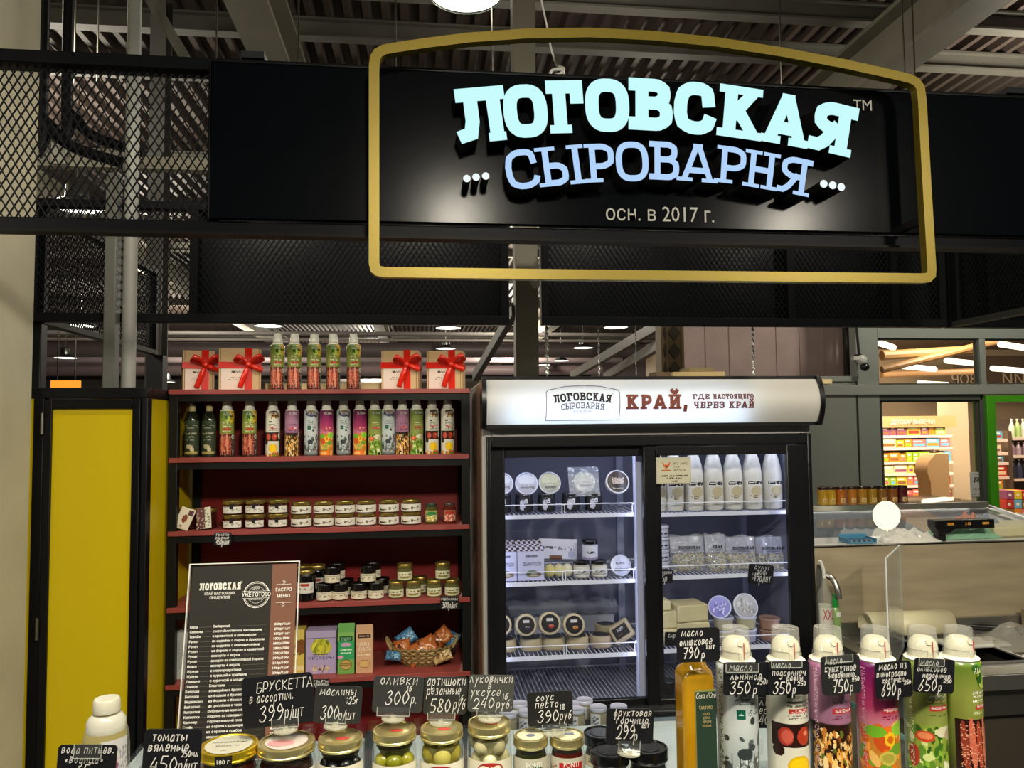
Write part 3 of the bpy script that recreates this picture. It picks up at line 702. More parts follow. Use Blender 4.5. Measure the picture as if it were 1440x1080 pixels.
m = rf(MB('#c9cde6')); X = ax(897, 760, YF+.1); m.box(X-.012, X+.012, YF+.07, YF+.11, zi0, zi1); m.build('centre_post', M_LIN, fg)
XM = X
# black outer frame
m = rf(MB('#08090b')); mo = .03
g0, g1 = gx0+.013, gx1-.013; m.box(g0, gx0+mo, YF-.012, YF+.045, zdb, zdt+.004).box(gx1-mo, g1, YF-.012, YF+.045, zdb, zdt+.004); m.box(gx0+mo, gx1-mo, YF-.012, YF+.045, zdt-.035, zdt+.004); m.box(gx0+mo, gx1-mo, YF-.012, YF+.045, zdb, zdb+.02)
m.build('door_surround', P('fridge_trim', .3), fg, .004)
M_FG = GLASS('fridge_glass', (.95, .96, .98), refl=.9)
def slide(name, pxl, pxr, pgl, pgr, Y, lab):
    a, b, c, d_ = (ax(p, 760, Y) for p in (pxl, pxr, pgl, pgr)); z0, z1, zt = zdb+.021, zdt-.036, az(920, 641, Y)
    m = rf(MB('#0a0b0d')); m.box(a, c, Y, Y+.022, z0, z1); m.box(d_, b, Y, Y+.022, z0, z1); m.box(c, d_, Y, Y+.022, zt, z1); m.box(c, d_, Y, Y+.022, z0, z0+.035)
    o = m.build('sliding_door', P('fridge_trim', .3), fg, .003); o['label'] = lab
    m = rf(MB('#fff')); m.box(c, d_, Y+.009, Y+.012, z0+.035, zt); m.build('door_glass', M_FG, o)
slide('sliding_door', 687, 931, 711, 908, YF+.018, 'left sliding glass door')
slide('sliding_door', 907, 1142, 924, 1110, YF-.008, 'right sliding glass door')
# wire shelves
ZL = [az(800, 722, YI0), az(800, 816, YI0), az(800, 920, YI0)]
ZRR = [az(1000, 719, YI0), az(1000, 807, YI0), az(1000, 909, YI0)]
M_WIRE = P('white_wire', .35)
def wshelf(x0, x1, z, lipx):
    m = rf(MB('#dfe3f2')); m.box(x0, x1, YI0-.005, YI0+.004, z-.016, z-.002)
    m.tube([(x0, YI1-.02, z-.004), (x1, YI1-.02, z-.004)], .003, 6); m.tube([(x0+.003, YI0, z-.004), (x0+.003, YI1-.02, z-.004)], .003, 6); m.tube([(x1-.003, YI0, z-.004), (x1-.003, YI1-.02, z-.004)], .003, 6)
    x = x0+.012
    while x < x1-.005: m.bar((x, YI0+.004, z-.0035), (x, YI1-.02, z-.0035), .0025); x += .0165
    s_ = m.build('wire_shelf', M_WIRE, fg)
    m = rf(MB('#e9ecfa'))
    for a, b in lipx: m.tube(catmull([(a, YI0-.003, z-.004), (a, YI0-.003, z+.03), (a+.004, YI0-.003, z+.0335), (b-.004, YI0-.003, z+.0335), (b, YI0-.003, z+.03), (b, YI0-.003, z-.004)], 3), .0018, 6)
    m.build('front_lip', M_WIRE, s_)
il, ir = ix0+.013, ix1-.013
for z in ZL: xm = ax(792, 720, YI0); wshelf(il, XM-.014, z, ((il+.01, xm-.005), (xm+.005, XM-.02)))
for z in ZRR: wshelf(XM+.014, ir, z, ((XM+.02, ir-.01),))
ZFL = zi0+.03
m = rf(MB('#b9bccb')); x = il
m.box(il, ir, YI0-.05, YI0-.044, zi0+.008, ZFL)
while x < ir: m.bar((x, YI0-.045, ZFL-.003), (x, YI1, ZFL-.003), .003); x += .0165
m.tube([(il, YI1, ZFL-.003), (ir, YI1, ZFL-.003)], .003, 6); m.tube([(il, YI0-.045, ZFL-.003), (ir, YI0-.045, ZFL-.003)], .003, 6); m.build('floor_grid', M_WIRE, fg)
# lights inside
for x0, x1 in ((il, XM-.02), (XM+.02, ir)):
    l = area('fridge_led', ((x0+x1)/2, YF+.075, zi1-.02), ((x0+x1)/2, YF+.33, zi0+.3), x1-x0, .68, (.78, .82, 1), 'RECTANGLE', .012)
for X, s_ in ((ix0+.03, 1), (XM-.02, -1), (XM+.02, 1), (ix1-.03, -1)):
    area('fridge_led', (X, YF+.07, (zi0+zi1)/2), (X+s_*.16, YF+.3, (zi0+zi1)/2), .012, .3, (.70, .75, 1), 'RECTANGLE', zi1-zi0-.1)
# canopy
M_CAN = P('canopy_film', .6, spec=.25); nt = M_CAN.node_tree; b = nt.nodes['Principled BSDF']
tl = nt.nodes.new('ShaderNodeBsdfTranslucent'); tl.inputs[0].default_value = (.85, .85, .88, 1); mx = nt.nodes.new('ShaderNodeMixShader'); mx.inputs[0].default_value = .3
nt.links.new(b.outputs[0], mx.inputs[1]); nt.links.new(tl.outputs[0], mx.inputs[2]); nt.links.new(mx.outputs[0], nt.nodes['Material Output'].inputs[0])
kx0, kx1 = ax(684, 565, YF-.06), ax(1151, 565, YF-.06)
prof = lambda v: YF-.045-.03*(1-(2*v-1)**2)
z0_, z1_ = zc0+.012, zc1-.012
m = rf(MB('#e4e0d6')); m.grid(lambda u, v: (kx0+(kx1-kx0)*u, prof(v), z0_+(z1_-z0_)*v), 2, 48); can = m.build('canopy_sign', M_CAN, fg)
m = rf(MB('#0b0b0d'))
for X, s_ in ((kx0, -1), (kx1, 1)):
    pl = [(prof(k/10)-.006, zc0+(zc1-zc0)*k/10) for k in range(11)]
    a = [m.vert((X, y, z)) for y, z in pl+[(YF+.02, zc1), (YF+.02, zc0)]]; bb = [m.vert((X+s_*.016, y, z)) for y, z in pl+[(YF+.02, zc1), (YF+.02, zc0)]]
    m.ids(a); m.ids(bb[::-1])
    for i in range(len(a)): m.ids((a[i], bb[i], bb[(i+1) % len(a)], a[(i+1) % len(a)]))
m.box(kx0-.016, kx1+.016, YF-.04, YF+.02, zc1-.012, zc1); m.box(kx0-.016, kx1+.016, YF-.04, YF+.02, zc0, zc0+.012)
m.build('canopy_frame', P('fridge_trim', .3), fg)
m = rf(MB('#5a5a58')); m.box(kx0, kx1, YF+.012, YF+.018, z0_, z1_); m.build('canopy_back', M_PAINT, fg)
la, lb = ax(705, 590, YF), ax(1042, 590, YF)
area('canopy_tube', ((la+lb)/2, YF-.0, z0_+.045), ((la+lb)/2, YF-.3, z0_+.045), lb-la, 1.5, (.62, .8, 1), 'RECTANGLE', .012)
def onc(x, z):
    v = (z-z0_)/(z1_-z0_); return (x, prof(v)-.0034, z)
def cpx(px): return ax(px, 565, YF-.07)
def cpz(py): return az(920, py, YF-.07)
m = rf(MB('#241a18')); m.smooth = False
kk = .0
fx_ = [(768, 590), (768, 583), (768, 576), (768, 569), (768, 562), (768, 556), (768, 551), (771, 548), (795, 543), (820, 541.5), (846, 543), (869, 548), (871, 551), (871, 556), (871, 562), (871, 569), (871, 576), (871, 583), (871, 590)]
m.k('#4a4448').stroke([(cpx(a), cpz(b)) for a, b in fx_], .0022, onc, True)
m.k('#1d1210')
nm = 'ЛОГОВСКАЯ'
for i, c in enumerate(nm):
    u = (i-4)/4; xx = 819+u*36.5; yy = 557+u*u*3.2; W = 8.4
    k_ = cpx(820)-cpx(819); q = slabq(c, W*k_, 11.5*k_, 2.4*k_); ca, sa = cos(-u*.13), sin(-u*.13)
    for p in q: m.face([onc(cpx(xx)+x*ca-z*sa, cpz(yy)+x*sa+z*ca) for x, z in p])
m.k('#3c3032'); nm = 'СЫРОВАРНЯ'
for i, c in enumerate(nm):
    u = (i-4)/4; xx = 819+u*27.5; yy = 569.5+u*u*1.9; k_ = cpx(820)-cpx(819); q = slabq(c, (8.6 if c == 'Ы' else 5.8)*k_, 8.2*k_, 1.05*k_); ca, sa = cos(-u*.1), sin(-u*.1)
    for p in q: m.face([onc(cpx(xx)+x*ca-z*sa, cpz(yy)+x*sa+z*ca) for x, z in p])
m.k('#77686c').text('осн. в 2017 г.', cpx(819), cpz(579.5), cpz(576)-cpz(579.5), onc, width=cpx(833)-cpx(806))
m.text('TM', cpx(861), cpz(555), .006, onc)
m.k('#7d4034'); k_ = cpx(820)-cpx(819)
slabline(m, 'КРАЙ,', cpx(923), cpz(565), 20.5*k_, 5.1*k_, cpx(967)-cpx(880), onc)
m.k('#6b3b36'); slabline(m, 'ГДЕ', cpx(985), cpz(558), 7*k_, 1.7*k_, cpx(997)-cpx(973), onc); slabline(m, 'НАСТОЯЩЕГО', cpx(1030.5), cpz(558), 7*k_, 1.7*k_, cpx(1059)-cpx(1002), onc)
slabline(m, 'ЧЕРЕЗ', cpx(996), cpz(570), 9.6*k_, 2.3*k_, cpx(1018)-cpx(974), onc); slabline(m, 'КРАЙ', cpx(1042), cpz(570), 9.6*k_, 2.3*k_, cpx(1060)-cpx(1024), onc)
m.build('canopy_lettering', M_PRINT, can)
# ================================================================== handwriting
HW = {k: v for k, v in (l.split(':') for l in """А:03 49 93|25 75
Б:89 19 13|~ 16 66 95 63 13
В:13 19|~ 19 68 66 16|~ 16 85 84 63 13
Г:13 19 89
Е:89 19 13 83|16 66
И:19 13 89 83
К:13 19|89 16 93
М:03 19 45 89 93
О:~ 49 16 43 86 49
Р:13 19|~ 19 69 87 65 15
С:~ 88 59 17 15 43 84
Т:09 99|49 43
У:09 46|99 46 13
Ы:13 19|~ 16 56 54 13|93 99
Л:03 33 59 93
Н:13 19|83 89|16 86
Я:83 89|~ 89 29 17 46 86|46 13
а:~ 76 47 14 43 75|77 73
б:~ 89 48 15 33 64 66 36 15
в:13 17|~ 17 57 66 15|~ 15 65 64 13
г:13 17 67
д:~ 76 47 14 43 75|~ 77 72 40 11
е:~ 15 75 67 37 14 43 74
ж:47 43|07 45 87|03 45 83
з:~ 17 57 56 35|~ 35 65 63 13
и:17 13 77 73
к:17 13|77 15 73
л:03 37 73
м:03 17 44 77 83
н:17 13|77 73|15 75
о:~ 47 15 43 75 47
п:13 17 77 73
р:10 17|~ 16 57 75 53 14
с:~ 76 47 14 43 74
т:07 87|47 43
у:17 44|77 44 20
ф:49 40|~ 47 15 43 75 47
х:17 73|77 13
ц:17 13 73 77|73 93 92
ч:~ 17 15 45 75|77 73
ш:07 03 83 87|47 43
ы:17 13|~ 15 45 44 13|87 83
ь:17 13|~ 15 65 64 13
я:77 73|~ 77 27 25 75|45 13
0:~ 49 16 43 86 49
1:27 59 53
2:~ 17 49 87 54 13 93
3:~ 18 59 78 46|~ 46 85 63 23 14
4:59 15 85|77 63
5:89 29 16|~ 16 56 85 63 13
6:~ 79 36 14 43 75 46 14
7:19 89 43|26 76
8:~ 46 28 49 78 46 14 43 84 46
9:~ 77 49 17 46 77|~ 87 75 43 23
/:22 79
.:43 44
,:43 32
«:66 45 64|46 25 44
»:26 45 24|46 65 44""".split('\n'))}
HWW = {'.': .35, ',': .35, '/': .5, '1': .5, 'м': 1.05, 'ш': 1.05, 'ж': 1.05, 'ы': 1.1, 'Ы': 1.2, 'М': 1.1, 'ф': .95, 'т': .8, 'г': .7, ' ': .55, 'ц': .95}
def chalk(mb, body, x, y, h, fn, t, width=None, shear=.12, rng=random, up_=0):
    """handwritten line: x,y = left end of the baseline, h = height of a capital"""
    h *= 1.3 if body == body.lower() and any(c.isalpha() for c in body) else 1
    adv = [HWW.get(c, .82)*h*.74 for c in body]; k = 1 if not width else width/sum(adv)
    for c, a in zip(body, adv):
        a *= k
        if c in HW:
            dy = rng.uniform(-.04, .04)*h
            for st in HW[c].split('|'):
                tk = st.split(); sm = tk[0] == '~'
                if sm: tk = tk[1:]
                p = [(int(q[0])/9*.86*a, (int(q[1])-3)/6*h) for q in tk]
                if sm: p = catmull(p, 4)
                p = [(x+px+shear*py, y+py+dy+up_*(x+px)) for px, py in p]
                if len(p) == 2 and p[0][0] == p[1][0] and c in '.,': p[1] = (p[1][0]+.3*t, p[1][1])
                mb.stroke(p, t, fn)
        x += a
M_TAG = P('chalkboard', .42, bump=.04, bscale=60, spec=.45)
def price_tag(corners, Y, label, lines, name='price_tag', group='chalk price tags', tilt=0.0, clip=None, disc=True, col='#15161a', cat='price tag', parent=None, tk=.00095, r=.006, small=False):
    """corners: photo corners tl,tr,br,bl on plane Y; lines in the tag's own 0..1 space"""
    P4 = [at(x, y, Y) for x, y in corners]; c = sum(P4, Vector())/4
    ux = ((P4[1]-P4[0])+(P4[2]-P4[3]))/2; W = ux.length; ang = atan2(ux.z, ux.x); uz = ((P4[0]-P4[3])+(P4[1]-P4[2]))/2; H = uz.length
    t = T(name, label, cat, c, 0, group); t.rotation_euler = (R(tilt), -ang, 0)
    m = MB(col); n = 4; rr_ = min(r, H*.1); pl = []
    for sx_, sz_, a0 in ((1, -1, -90), (1, 1, 0), (-1, 1, 90), (-1, -1, 180)):
        for k in range(n+1):
            a = R(a0+90*k/n); pl.append((sx_*(W/2-rr_)+rr_*cos(a), sz_*(H/2-rr_)+rr_*sin(a)))
    m.prism(pl, 0, .0016 if not small else .003); m.build('board', M_TAG, t)
    m = MB('#d6d4ce'); m.smooth = False; rng = random.Random(len(label)*31+len(lines))
    for ln in lines:
        b, x, y, h = ln[:4]; wd_ = ln[4]*W if len(ln) > 4 and ln[4] else None
        chalk(m, b, -W/2+x*W, -H/2+y*H, h*H, flat(-.0006), ln[6] if len(ln) > 6 else tk*(1.35 if h > .24 else 1), wd_, rng=rng, up_=ln[5] if len(ln) > 5 else 0)
    if m.f: m.build('writing', M_CHALK, t)
    if clip:
        a, b, lo, hi = clip; m = MB('#e8e8e2'); x0, x1, z0, z1 = -W/2+a*W, -W/2+b*W, -H/2+lo*H, -H/2+hi*H
        m.box(x0, x1, -.0032, -.0018, z0, z1); m.box(x0, x1, .0022, .0036, z0, z1-.004); m.box(x0, x1, -.0032, .0036, z0-.0016, z0)
        m.build('clip', M_ACR, t)
        m = MB('#a8a8a0'); m.box(x0, x0+.0009, -.0036, -.0031, z0, z1); m.box(x1-.0009, x1, -.0036, -.0031, z0, z1); m.box(x0, x1, -.0036, -.0031, z0, z0+.0008); m.build('clip_edge', M_PLAS, t)
    if disc:
        m = MB('#d9d8c4'); dr = .016; dx = -W/2+(clip[0]+clip[1])/2*W if clip else 0
        zb = -H/2+(clip[2]*H if clip else 0)-.0018
        m.lathe([(dr, -.0032), (dr, -.001), (dr*.9, 0)], 24, (dx, 0, zb)); m.lathe([(.004, -.0), (.005, -.004), (0, -.006)], 12, (dx, -.004, zb+.003)); m.build('suction_disc', GLASS('disc_plastic', (.85, .85, .78), milk=.3, milkc=(.75, .74, .6)), t)
    return t
# ================================================================== printed art
def sm(a, b, x): x = max(0, min(1, (x-a)/(b-a))); return x*x*(3-2*x)
def h2(i, j, k=0):
    v = sin(i*127.1+j*311.7+k*74.7)*43758.5453; return v-math.floor(v)
def art(base, prims):
    """base: list of (v, colour) stops from bottom up; prims: ellipses / bands / lines painted in order"""
    st = [(v, lin(c)) for v, c in base]
    pr = [(p[0],)+tuple(lin(q) if isinstance(q, str) and q.startswith('#') else q for q in p[1:]) for p in prims]
    def f(u, v):
        c = st[-1][1]
        for i in range(len(st)-1):
            if v <= st[i+1][0]:
                c = mixc(st[i][1], st[i+1][1], max(0, min(1, (v-st[i][0])/(st[i+1][0]-st[i][0]+1e-9)))); break
        for p in pr:
            if p[0] == 'e':
                _, x, y, rx, ry, col = p[:6]; a = p[6] if len(p) > 6 else 0
                dx, dy = u-x, v-y
                if a: dx, dy = dx*cos(a)+dy*sin(a)*.5, -dx*sin(a)*2+dy*cos(a)
                if (dx/rx)**2+(dy/ry)**2 < 1: c = col
            elif p[0] == 'r':
                _, x0, x1, y0, y1, col = p
                if x0 <= u <= x1 and y0 <= v <= y1: c = col
            elif p[0] == 't':
                _, x0, x1, y0, y1, col = p[:6]; sz = p[6] if len(p) > 6 else .5
                if x0 <= u <= x1 and y0 <= v <= y1 and h2(int(u*90), int(v*200)) < sz: c = col
        return c
    return f
def scatter(seed, n, box, r, cols, asp=1.0, long=1.0):
    g = random.Random(seed); o = []
    for _ in range(n):
        rr_ = g.uniform(*r); o.append(('e', g.uniform(box[0], box[1]), g.uniform(box[2], box[3]), rr_*long*g.uniform(.6, 1.2), rr_*asp*g.uniform(.6, 1.2), g.choice(cols), g.uniform(-1, 1)))
    return o
GRN = ['#2f5a1c', '#5d8a28', '#8db53a', '#3e6b1f', '#b5c95a']
KIND = {
 'sausage': ([(0, '#3b3a20'), (.42, '#7a8438'), (.7, '#8b9442'), (1, '#5b7626')],
   [('r', .3, .72, 0, .5, '#2a1410')]+[('e', .37+.06*k, .25+.03*(k % 2), .028, .24, c, .12) for k, c in enumerate(('#8e3a28', '#c9674e', '#a6452f', '#d07a5c', '#8f3c2a'))]
   + [('t', .34, .66, .04, .46, '#e09a78', .12), ('r', .66, .76, 0, .36, '#3c3f3c'), ('t', .675, .74, .03, .33, '#a9aba0', .3), ('e', .69, .43, .045, .055, '#c9cbb8'), ('e', .69, .43, .03, .035, '#7f9260'),
      ('r', .46, .62, .585, .625, '#b8402f'), ('t', .44, .64, .55, .57, '#c7cc9c', .5), ('t', .44, .62, .65, .67, '#eef0dc', .5), ('t', .44, .6, .69, .71, '#eef0dc', .5), ('t', .44, .58, .725, .745, '#eef0dc', .5),
      ('e', .62, .87, .12, .13, '#e0b020'), ('e', .58, .86, .1, .11, '#2c3a12')]+scatter(3, 14, (.44, .62, .8, .98), (.02, .05), GRN, 1.2)+scatter(4, 16, (.6, .74, .78, .98), (.015, .03), ['#f2c838', '#e0a820', '#c98d10'], 1.4)),
 'egg': ([(0, '#d9d5c2'), (.5, '#d8d6c4'), (1, '#dcdac8')],
   [('r', .3, .76, .33, .52, '#2a1512'), ('e', .42, .42, .06, .075, '#a8352a'), ('e', .43, .42, .045, .055, '#c65a48'), ('e', .57, .42, .06, .075, '#b03a22'), ('e', .585, .44, .02, .02, '#e88a6a'), ('e', .36, .3, .05, .05, '#2a1512'), ('r', .68, .8, 0, .36, '#17552f'), ('e', .7, .44, .04, .075, '#e8ead8'),
    ('e', .53, .17, .1, .095, '#e0ad00'), ('e', .53, .17, .085, .08, '#f2c912'), ('r', .45, .63, .605, .645, '#c03a30'), ('t', .46, .62, .615, .635, '#f4e0d8', .5), ('t', .44, .66, .56, .575, '#6a665c', .55), ('t', .44, .64, .585, .597, '#6a665c', .5), ('r', .44, .56, .69, .71, '#5e5a50'), ('t', .44, .66, .665, .68, '#5e5a50', .6), ('r', .44, .5, .74, .77, '#1d4a3a'),
    ('e', .55, .93, .1, .07, '#3a2212')]+scatter(9, 20, (.46, .68, .84, .99), (.012, .03), ['#6b4a20', '#3a2212', '#8b6a34', '#e2b030'], 1.3)+scatter(8, 30, (.3, .7, 0, .05), (.02, .04), ['#e09a20', '#b9540f', '#5d8a28'])),
 'sesame': ([(0, '#2a160e'), (.5, '#2a160e'), (.51, '#9c6a86'), (.75, '#a87a95'), (1, '#8e5a7c')],
   scatter(21, 150, (.28, .72, 0, .44), (.008, .02), ['#d9a050', '#c27a30', '#e8c07a', '#8b4a18', '#5d6a20', '#f0d49a', '#3a2212'], 2.4)+scatter(22, 40, (.28, .72, 0, .4), (.006, .01), ['#f0c878', '#e0a040'], 6)+
   [('r', .45, .66, .595, .64, '#c23c46'), ('t', .47, .64, .607, .628, '#f4e0d8', .5), ('t', .45, .66, .55, .565, '#7a3a52', .5), ('t', .46, .66, .57, .58, '#7a3a52', .5), ('t', .46, .66, .68, .71, '#5e2c48', .55), ('r', .7, .76, 0, .44, '#2f5a34'), ('e', .72, .47, .03, .06, '#e0dcd0'), ('t', .3, .335, .1, .95, '#d8b8c8', .3)]),
 'flax': ([(0, '#2b3130'), (.07, '#8d9896'), (.12, '#3f4644'), (.16, '#9eabab'), (.5, '#c2cac8'), (1, '#b9c4c4')],
   scatter(31, 16, (.3, .72, .14, .42), (.02, .04), ['#2c3334', '#454d4d', '#596262'], 1.1)+scatter(32, 60, (.3, .72, .08, .24), (.006, .012), ['#dfe5e3', '#5d6866', '#39403f'], 1.5)+[('r', .335+.06*k, .341+.06*k, .1, .3, '#3a4240') for k in range(7)]+
   [('e', .5, .3, .06, .05, '#333b3b'), ('e', .56, .35, .03, .03, '#3c4444'), ('e', .57, .56, .025, .03, '#2f3836'), ('r', .44, .51, .58, .655, '#0f5b46'), ('t', .455, .495, .6, .635, '#cfe0d8', .5), ('t', .53, .62, .6, .66, '#5f6a68', .4), ('r', .43, .62, .695, .702, '#8c9694'), ('t', .43, .56, .72, .74, '#454d4c', .6), ('t', .43, .56, .755, .775, '#454d4c', .6), ('e', .55, .92, .16, .06, '#4b5166')]+scatter(33, 14, (.4, .68, .86, .99), (.02, .04), ['#31333f', '#5a4a34', '#7a6a44', '#434a7c'], 1.2)+[('t', .28, .32, .1, .95, '#58704c', .4)]),
 'grape': ([(0, '#b04a1a'), (.5, '#c9788a'), (.62, '#b03a66'), (.8, '#8a2058'), (1, '#5d1450')],
   [('r', .28, .76, 0, .46, '#c07a2a')]+scatter(41, 60, (.28, .74, 0, .46), (.03, .06), ['#e2731a', '#f09a3a', '#c8501a', '#e8b860', '#6b9a2a', '#a8c846', '#d8641a'], 1.0)+[('e', .4, .42, .09, .05, '#6fae2a'), ('e', .63, .44, .1, .06, '#8cc43a'), ('e', .52, .36, .045, .06, '#f0c020'), ('e', .52, .36, .025, .035, '#c9681a'), ('e', .5, .2, .07, .06, '#c8b850'), ('e', .5, .2, .05, .04, '#a8a040'), ('e', .44, .05, .12, .05, '#e8802a'), ('e', .44, .05, .08, .03, '#f2b870')]+
   [('r', .46, .64, .58, .625, '#c03540'), ('t', .48, .62, .59, .612, '#f4d0d0', .5), ('t', .46, .66, .53, .545, '#8a2040', .5), ('t', .46, .66, .55, .56, '#8a2040', .5), ('r', .68, .74, 0, .42, '#25643a'), ('e', .58, .93, .1, .06, '#5a1a40'), ('t', .3, .335, .1, .95, '#d8a0c0', .3)]),
 'olive': ([(0, '#56701c'), (.5, '#8f9a4c'), (1, '#6d8036')],
   [('r', .28, .76, 0, .46, '#8ba03a')]+scatter(51, 110, (.26, .74, 0, .44), (.012, .035), GRN+['#cfdc8c', '#e6e8c0'], 1.3)+[('e', .42, .36, .075, .05, '#c84a2a'), ('e', .42, .365, .055, .03, '#e88a5a'), ('e', .33, .18, .05, .1, '#a83a2a'), ('e', .62, .03, .035, .03, '#2a1c24'), ('e', .58, .4, .08, .05, '#d8d4b0'), ('e', .64, .37, .06, .05, '#b9a88a')]+
   [('r', .46, .64, .585, .63, '#c23a34'), ('t', .48, .62, .597, .618, '#f4e0d8', .5), ('t', .46, .66, .54, .555, '#4d5c20', .5), ('t', .45, .62, .66, .68, '#e8c890', .55), ('t', .46, .62, .7, .72, '#e8e8c8', .55), ('t', .3, .335, .1, .95, '#d8dcc0', .3), ('r', .7, .76, 0, .44, '#2c4a24'), ('e', .56, .93, .12, .06, '#48601c')]),
}
BH, BR = .168, .0258
def bottle(kind, near, label, group):
    t = T('spray_oil_bottle', label, 'bottle', (0, 0, 0), 0, group)
    f = art(*KIND[kind]); nu, nv = (130, 130) if near else (64, 88)
    prof = lambda v: BR*(1-.0*v) if v < .955 else BR*(1-.12*((v-.955)/.045)**2)
    m = MB(); m.grid(lambda u, v: (-prof(v)*sin(2*pi*u), prof(v)*cos(2*pi*u), BH*v), nu, nv, f, wrap=True)
    m.lathe([(0, .0), (BR*.97, .0)], nu, cap=False); m.build('can', M_FOIL, t)
    m = MB('#f0f0ea'); m.smooth = False
    dk = kind in ('egg', 'flax'); m.k('#f6f2e2')
    m.text('ALTARIA', 0.004, BH*.905, .0085 if near else .009, cyl(BR*.985+.0004, a0=.15), width=.03); 
    if near:
        m.k('#c2b8a8' if not dk else '#4a4a46'); fn = cyl(BR+.0003, a0=.1)
        nm = {'flax': ('МАСЛО', 'ЛЬНЯНОЕ'), 'egg': ('МАСЛО', 'ПОДСОЛНЕЧНОЕ'), 'sesame': ('МАСЛО', 'КУНЖУТНОЕ'), 'grape': ('МАСЛО', 'ВИНОГРАДНОЕ'), 'olive': ('МАСЛО', 'ОЛИВКОВОЕ'), 'sausage': ('МАСЛО', 'ПОДСОЛНЕЧНОЕ')}[kind]
        m.text(nm[0], -.012, BH*.73, .0035, fn, align='l'); m.text(nm[1], -.012, BH*.69, .0035, fn, align='l')
        if kind != 'flax': m.k('#f6e6e0'); m.text('ВЫГОДНО', .002, BH*.603, .0035, fn, width=.018)
    m.build('lettering', M_PRINT, t)
    m = MB('#e8e6d6'); r0 = BR*.88
    m.lathe([(r0, BH-.001), (r0+.0015, BH+.002), (r0-.001, BH+.004), (.0185, BH+.003), (.0175, BH+.006)], 32 if near else 20, cap=False); m.build('collar', M_PLAS, t)
    if near:
        m = MB('#cfccb4'); m.lathe([(.0172, BH+.004), (.0172, BH+.016), (.0182, BH+.0165), (.0178, BH+.02), (.0155, BH+.028), (.011, BH+.033), (.0, BH+.035)], 28)
        m.box(-.0028, .0028, -.0195, -.016, BH+.004, BH+.016); m.tube([(0, -.008, BH+.026), (0, -.017, BH+.029)], .004, 10); m.build('spray_nozzle', M_PLAS, t)
        m = MB('#b8403a'); m.box(.0035, .0045, -.0188, -.0176, BH+.007, BH+.03); m.build('seal_strip', M_PLAS, t)
        m = MB(); m.lathe([(.0196, BH+.006), (.0196, BH+.012), (.0182, BH+.014), (.0172, BH+.0455), (.0165, BH+.047), (0, BH+.0475)], 32, cap=False); m.build('clear_cap', GLASS('cap_plastic', (.95, .95, .93), milk=.16, milkc=(.8, .8, .74), bump=.1, bscale=90), t)
    else:
        m = MB('#d6d5c8'); m.lathe([(.0176, BH+.005), (.0182, BH+.012), (.0168, BH+.014), (.0155, BH+.03), (.014, BH+.043), (.0, BH+.0435)], 18); m.build('cap', M_PLAS, t)
    return t
def onx(px, Y, py=700): return ax(px, py, Y)
KD = {'sausage': 'olive green spray bottle with red sausages', 'egg': 'white spray bottle with fried egg and tomatoes', 'sesame': 'mauve spray bottle with noodles', 'flax': 'grey white spray bottle with grey flowers', 'grape': 'purple spray bottle with orange food picture', 'olive': 'light green spray bottle with salad picture'}
proto = {}
def put(kind, px, Y, z, where, group):
    lab = KD[kind]+', '+where
    if kind not in proto: proto[kind] = bottle(kind, False, lab, group); proto[kind].location = (onx(px, Y), Y, z)
    else: dup(proto[kind], (onx(px, Y), Y, z), lab, group=group)
for i, px in enumerate((389, 413, 441, 468, 497)): put('sausage', px, 2.955, SH[0], '%s of five on the top rack shelf' % ORD[i], 'spray bottles on the rack top shelf')
row2 = [('sausage', 318), ('sausage', 350), ('egg', 383), ('sesame', 410), ('flax', 437), ('grape', 459), ('flax', 483), ('grape', 506), ('olive', 527), ('flax', 546), ('sesame', 566), ('olive', 586), ('egg', 608), ('egg', 630)]
for i, (k, px) in enumerate(row2): put(k, px, 2.96, SH[1], '%s from right on second rack shelf' % (ORD[13-i]) if i < 13 else 'rightmost on the second rack shelf', 'spray bottles on the second rack shelf')
# dark oil bottles
t = T('oil_bottle', 'dark olive oil bottle with square shoulders, leftmost on the second rack shelf', 'bottle', (onx(269, 2.96), 2.96, SH[1]), 0, 'dark oil bottles on the second rack shelf')
M_DKG = P('dark_bottle_glass', .12, coat=.4)
m = MB('#20261a'); m.lathe([(.024, 0), (.0255, .004), (.0255, .138), (.022, .15), (.0115, .165), (.0105, .185)], 20); m.build('bottle_body', M_DKG, t)
fA = art([(0, '#2c3620'), (1, '#36412c')], [('t', .2, .8, .6, .66, '#9a9c84', .6), ('t', .3, .7, .42, .46, '#9a9c84', .5), ('t', .3, .7, .5, .56, '#9a9c84', .4), ('e', .45, .24, .16, .07, '#b9ab84'), ('e', .6, .16, .1, .06, '#c9bd98'), ('r', .15, .85, .02, .09, '#a79c58'), ('e', .5, .83, .4, .05, '#8a8c70'), ('e', .5, .83, .34, .035, '#2c3620')])
m = MB(); m.grid(lambda u, v: (-.0259*sin(pi*(.55+.9*u)), .0259*cos(pi*(.55+.9*u)), .008+.125*v), 16, 40, fA); m.build('label', M_PRINT, t)
m = MB('#b9a874'); m.lathe([(.0125, .168), (.0128, .19), (.0, .192)], 14); m.build('cap', M_PLAS, t)
dup(t, (onx(293, 2.96), 2.96, SH[1]), 'dark olive oil bottle with square shoulders, second from left on the second rack shelf')

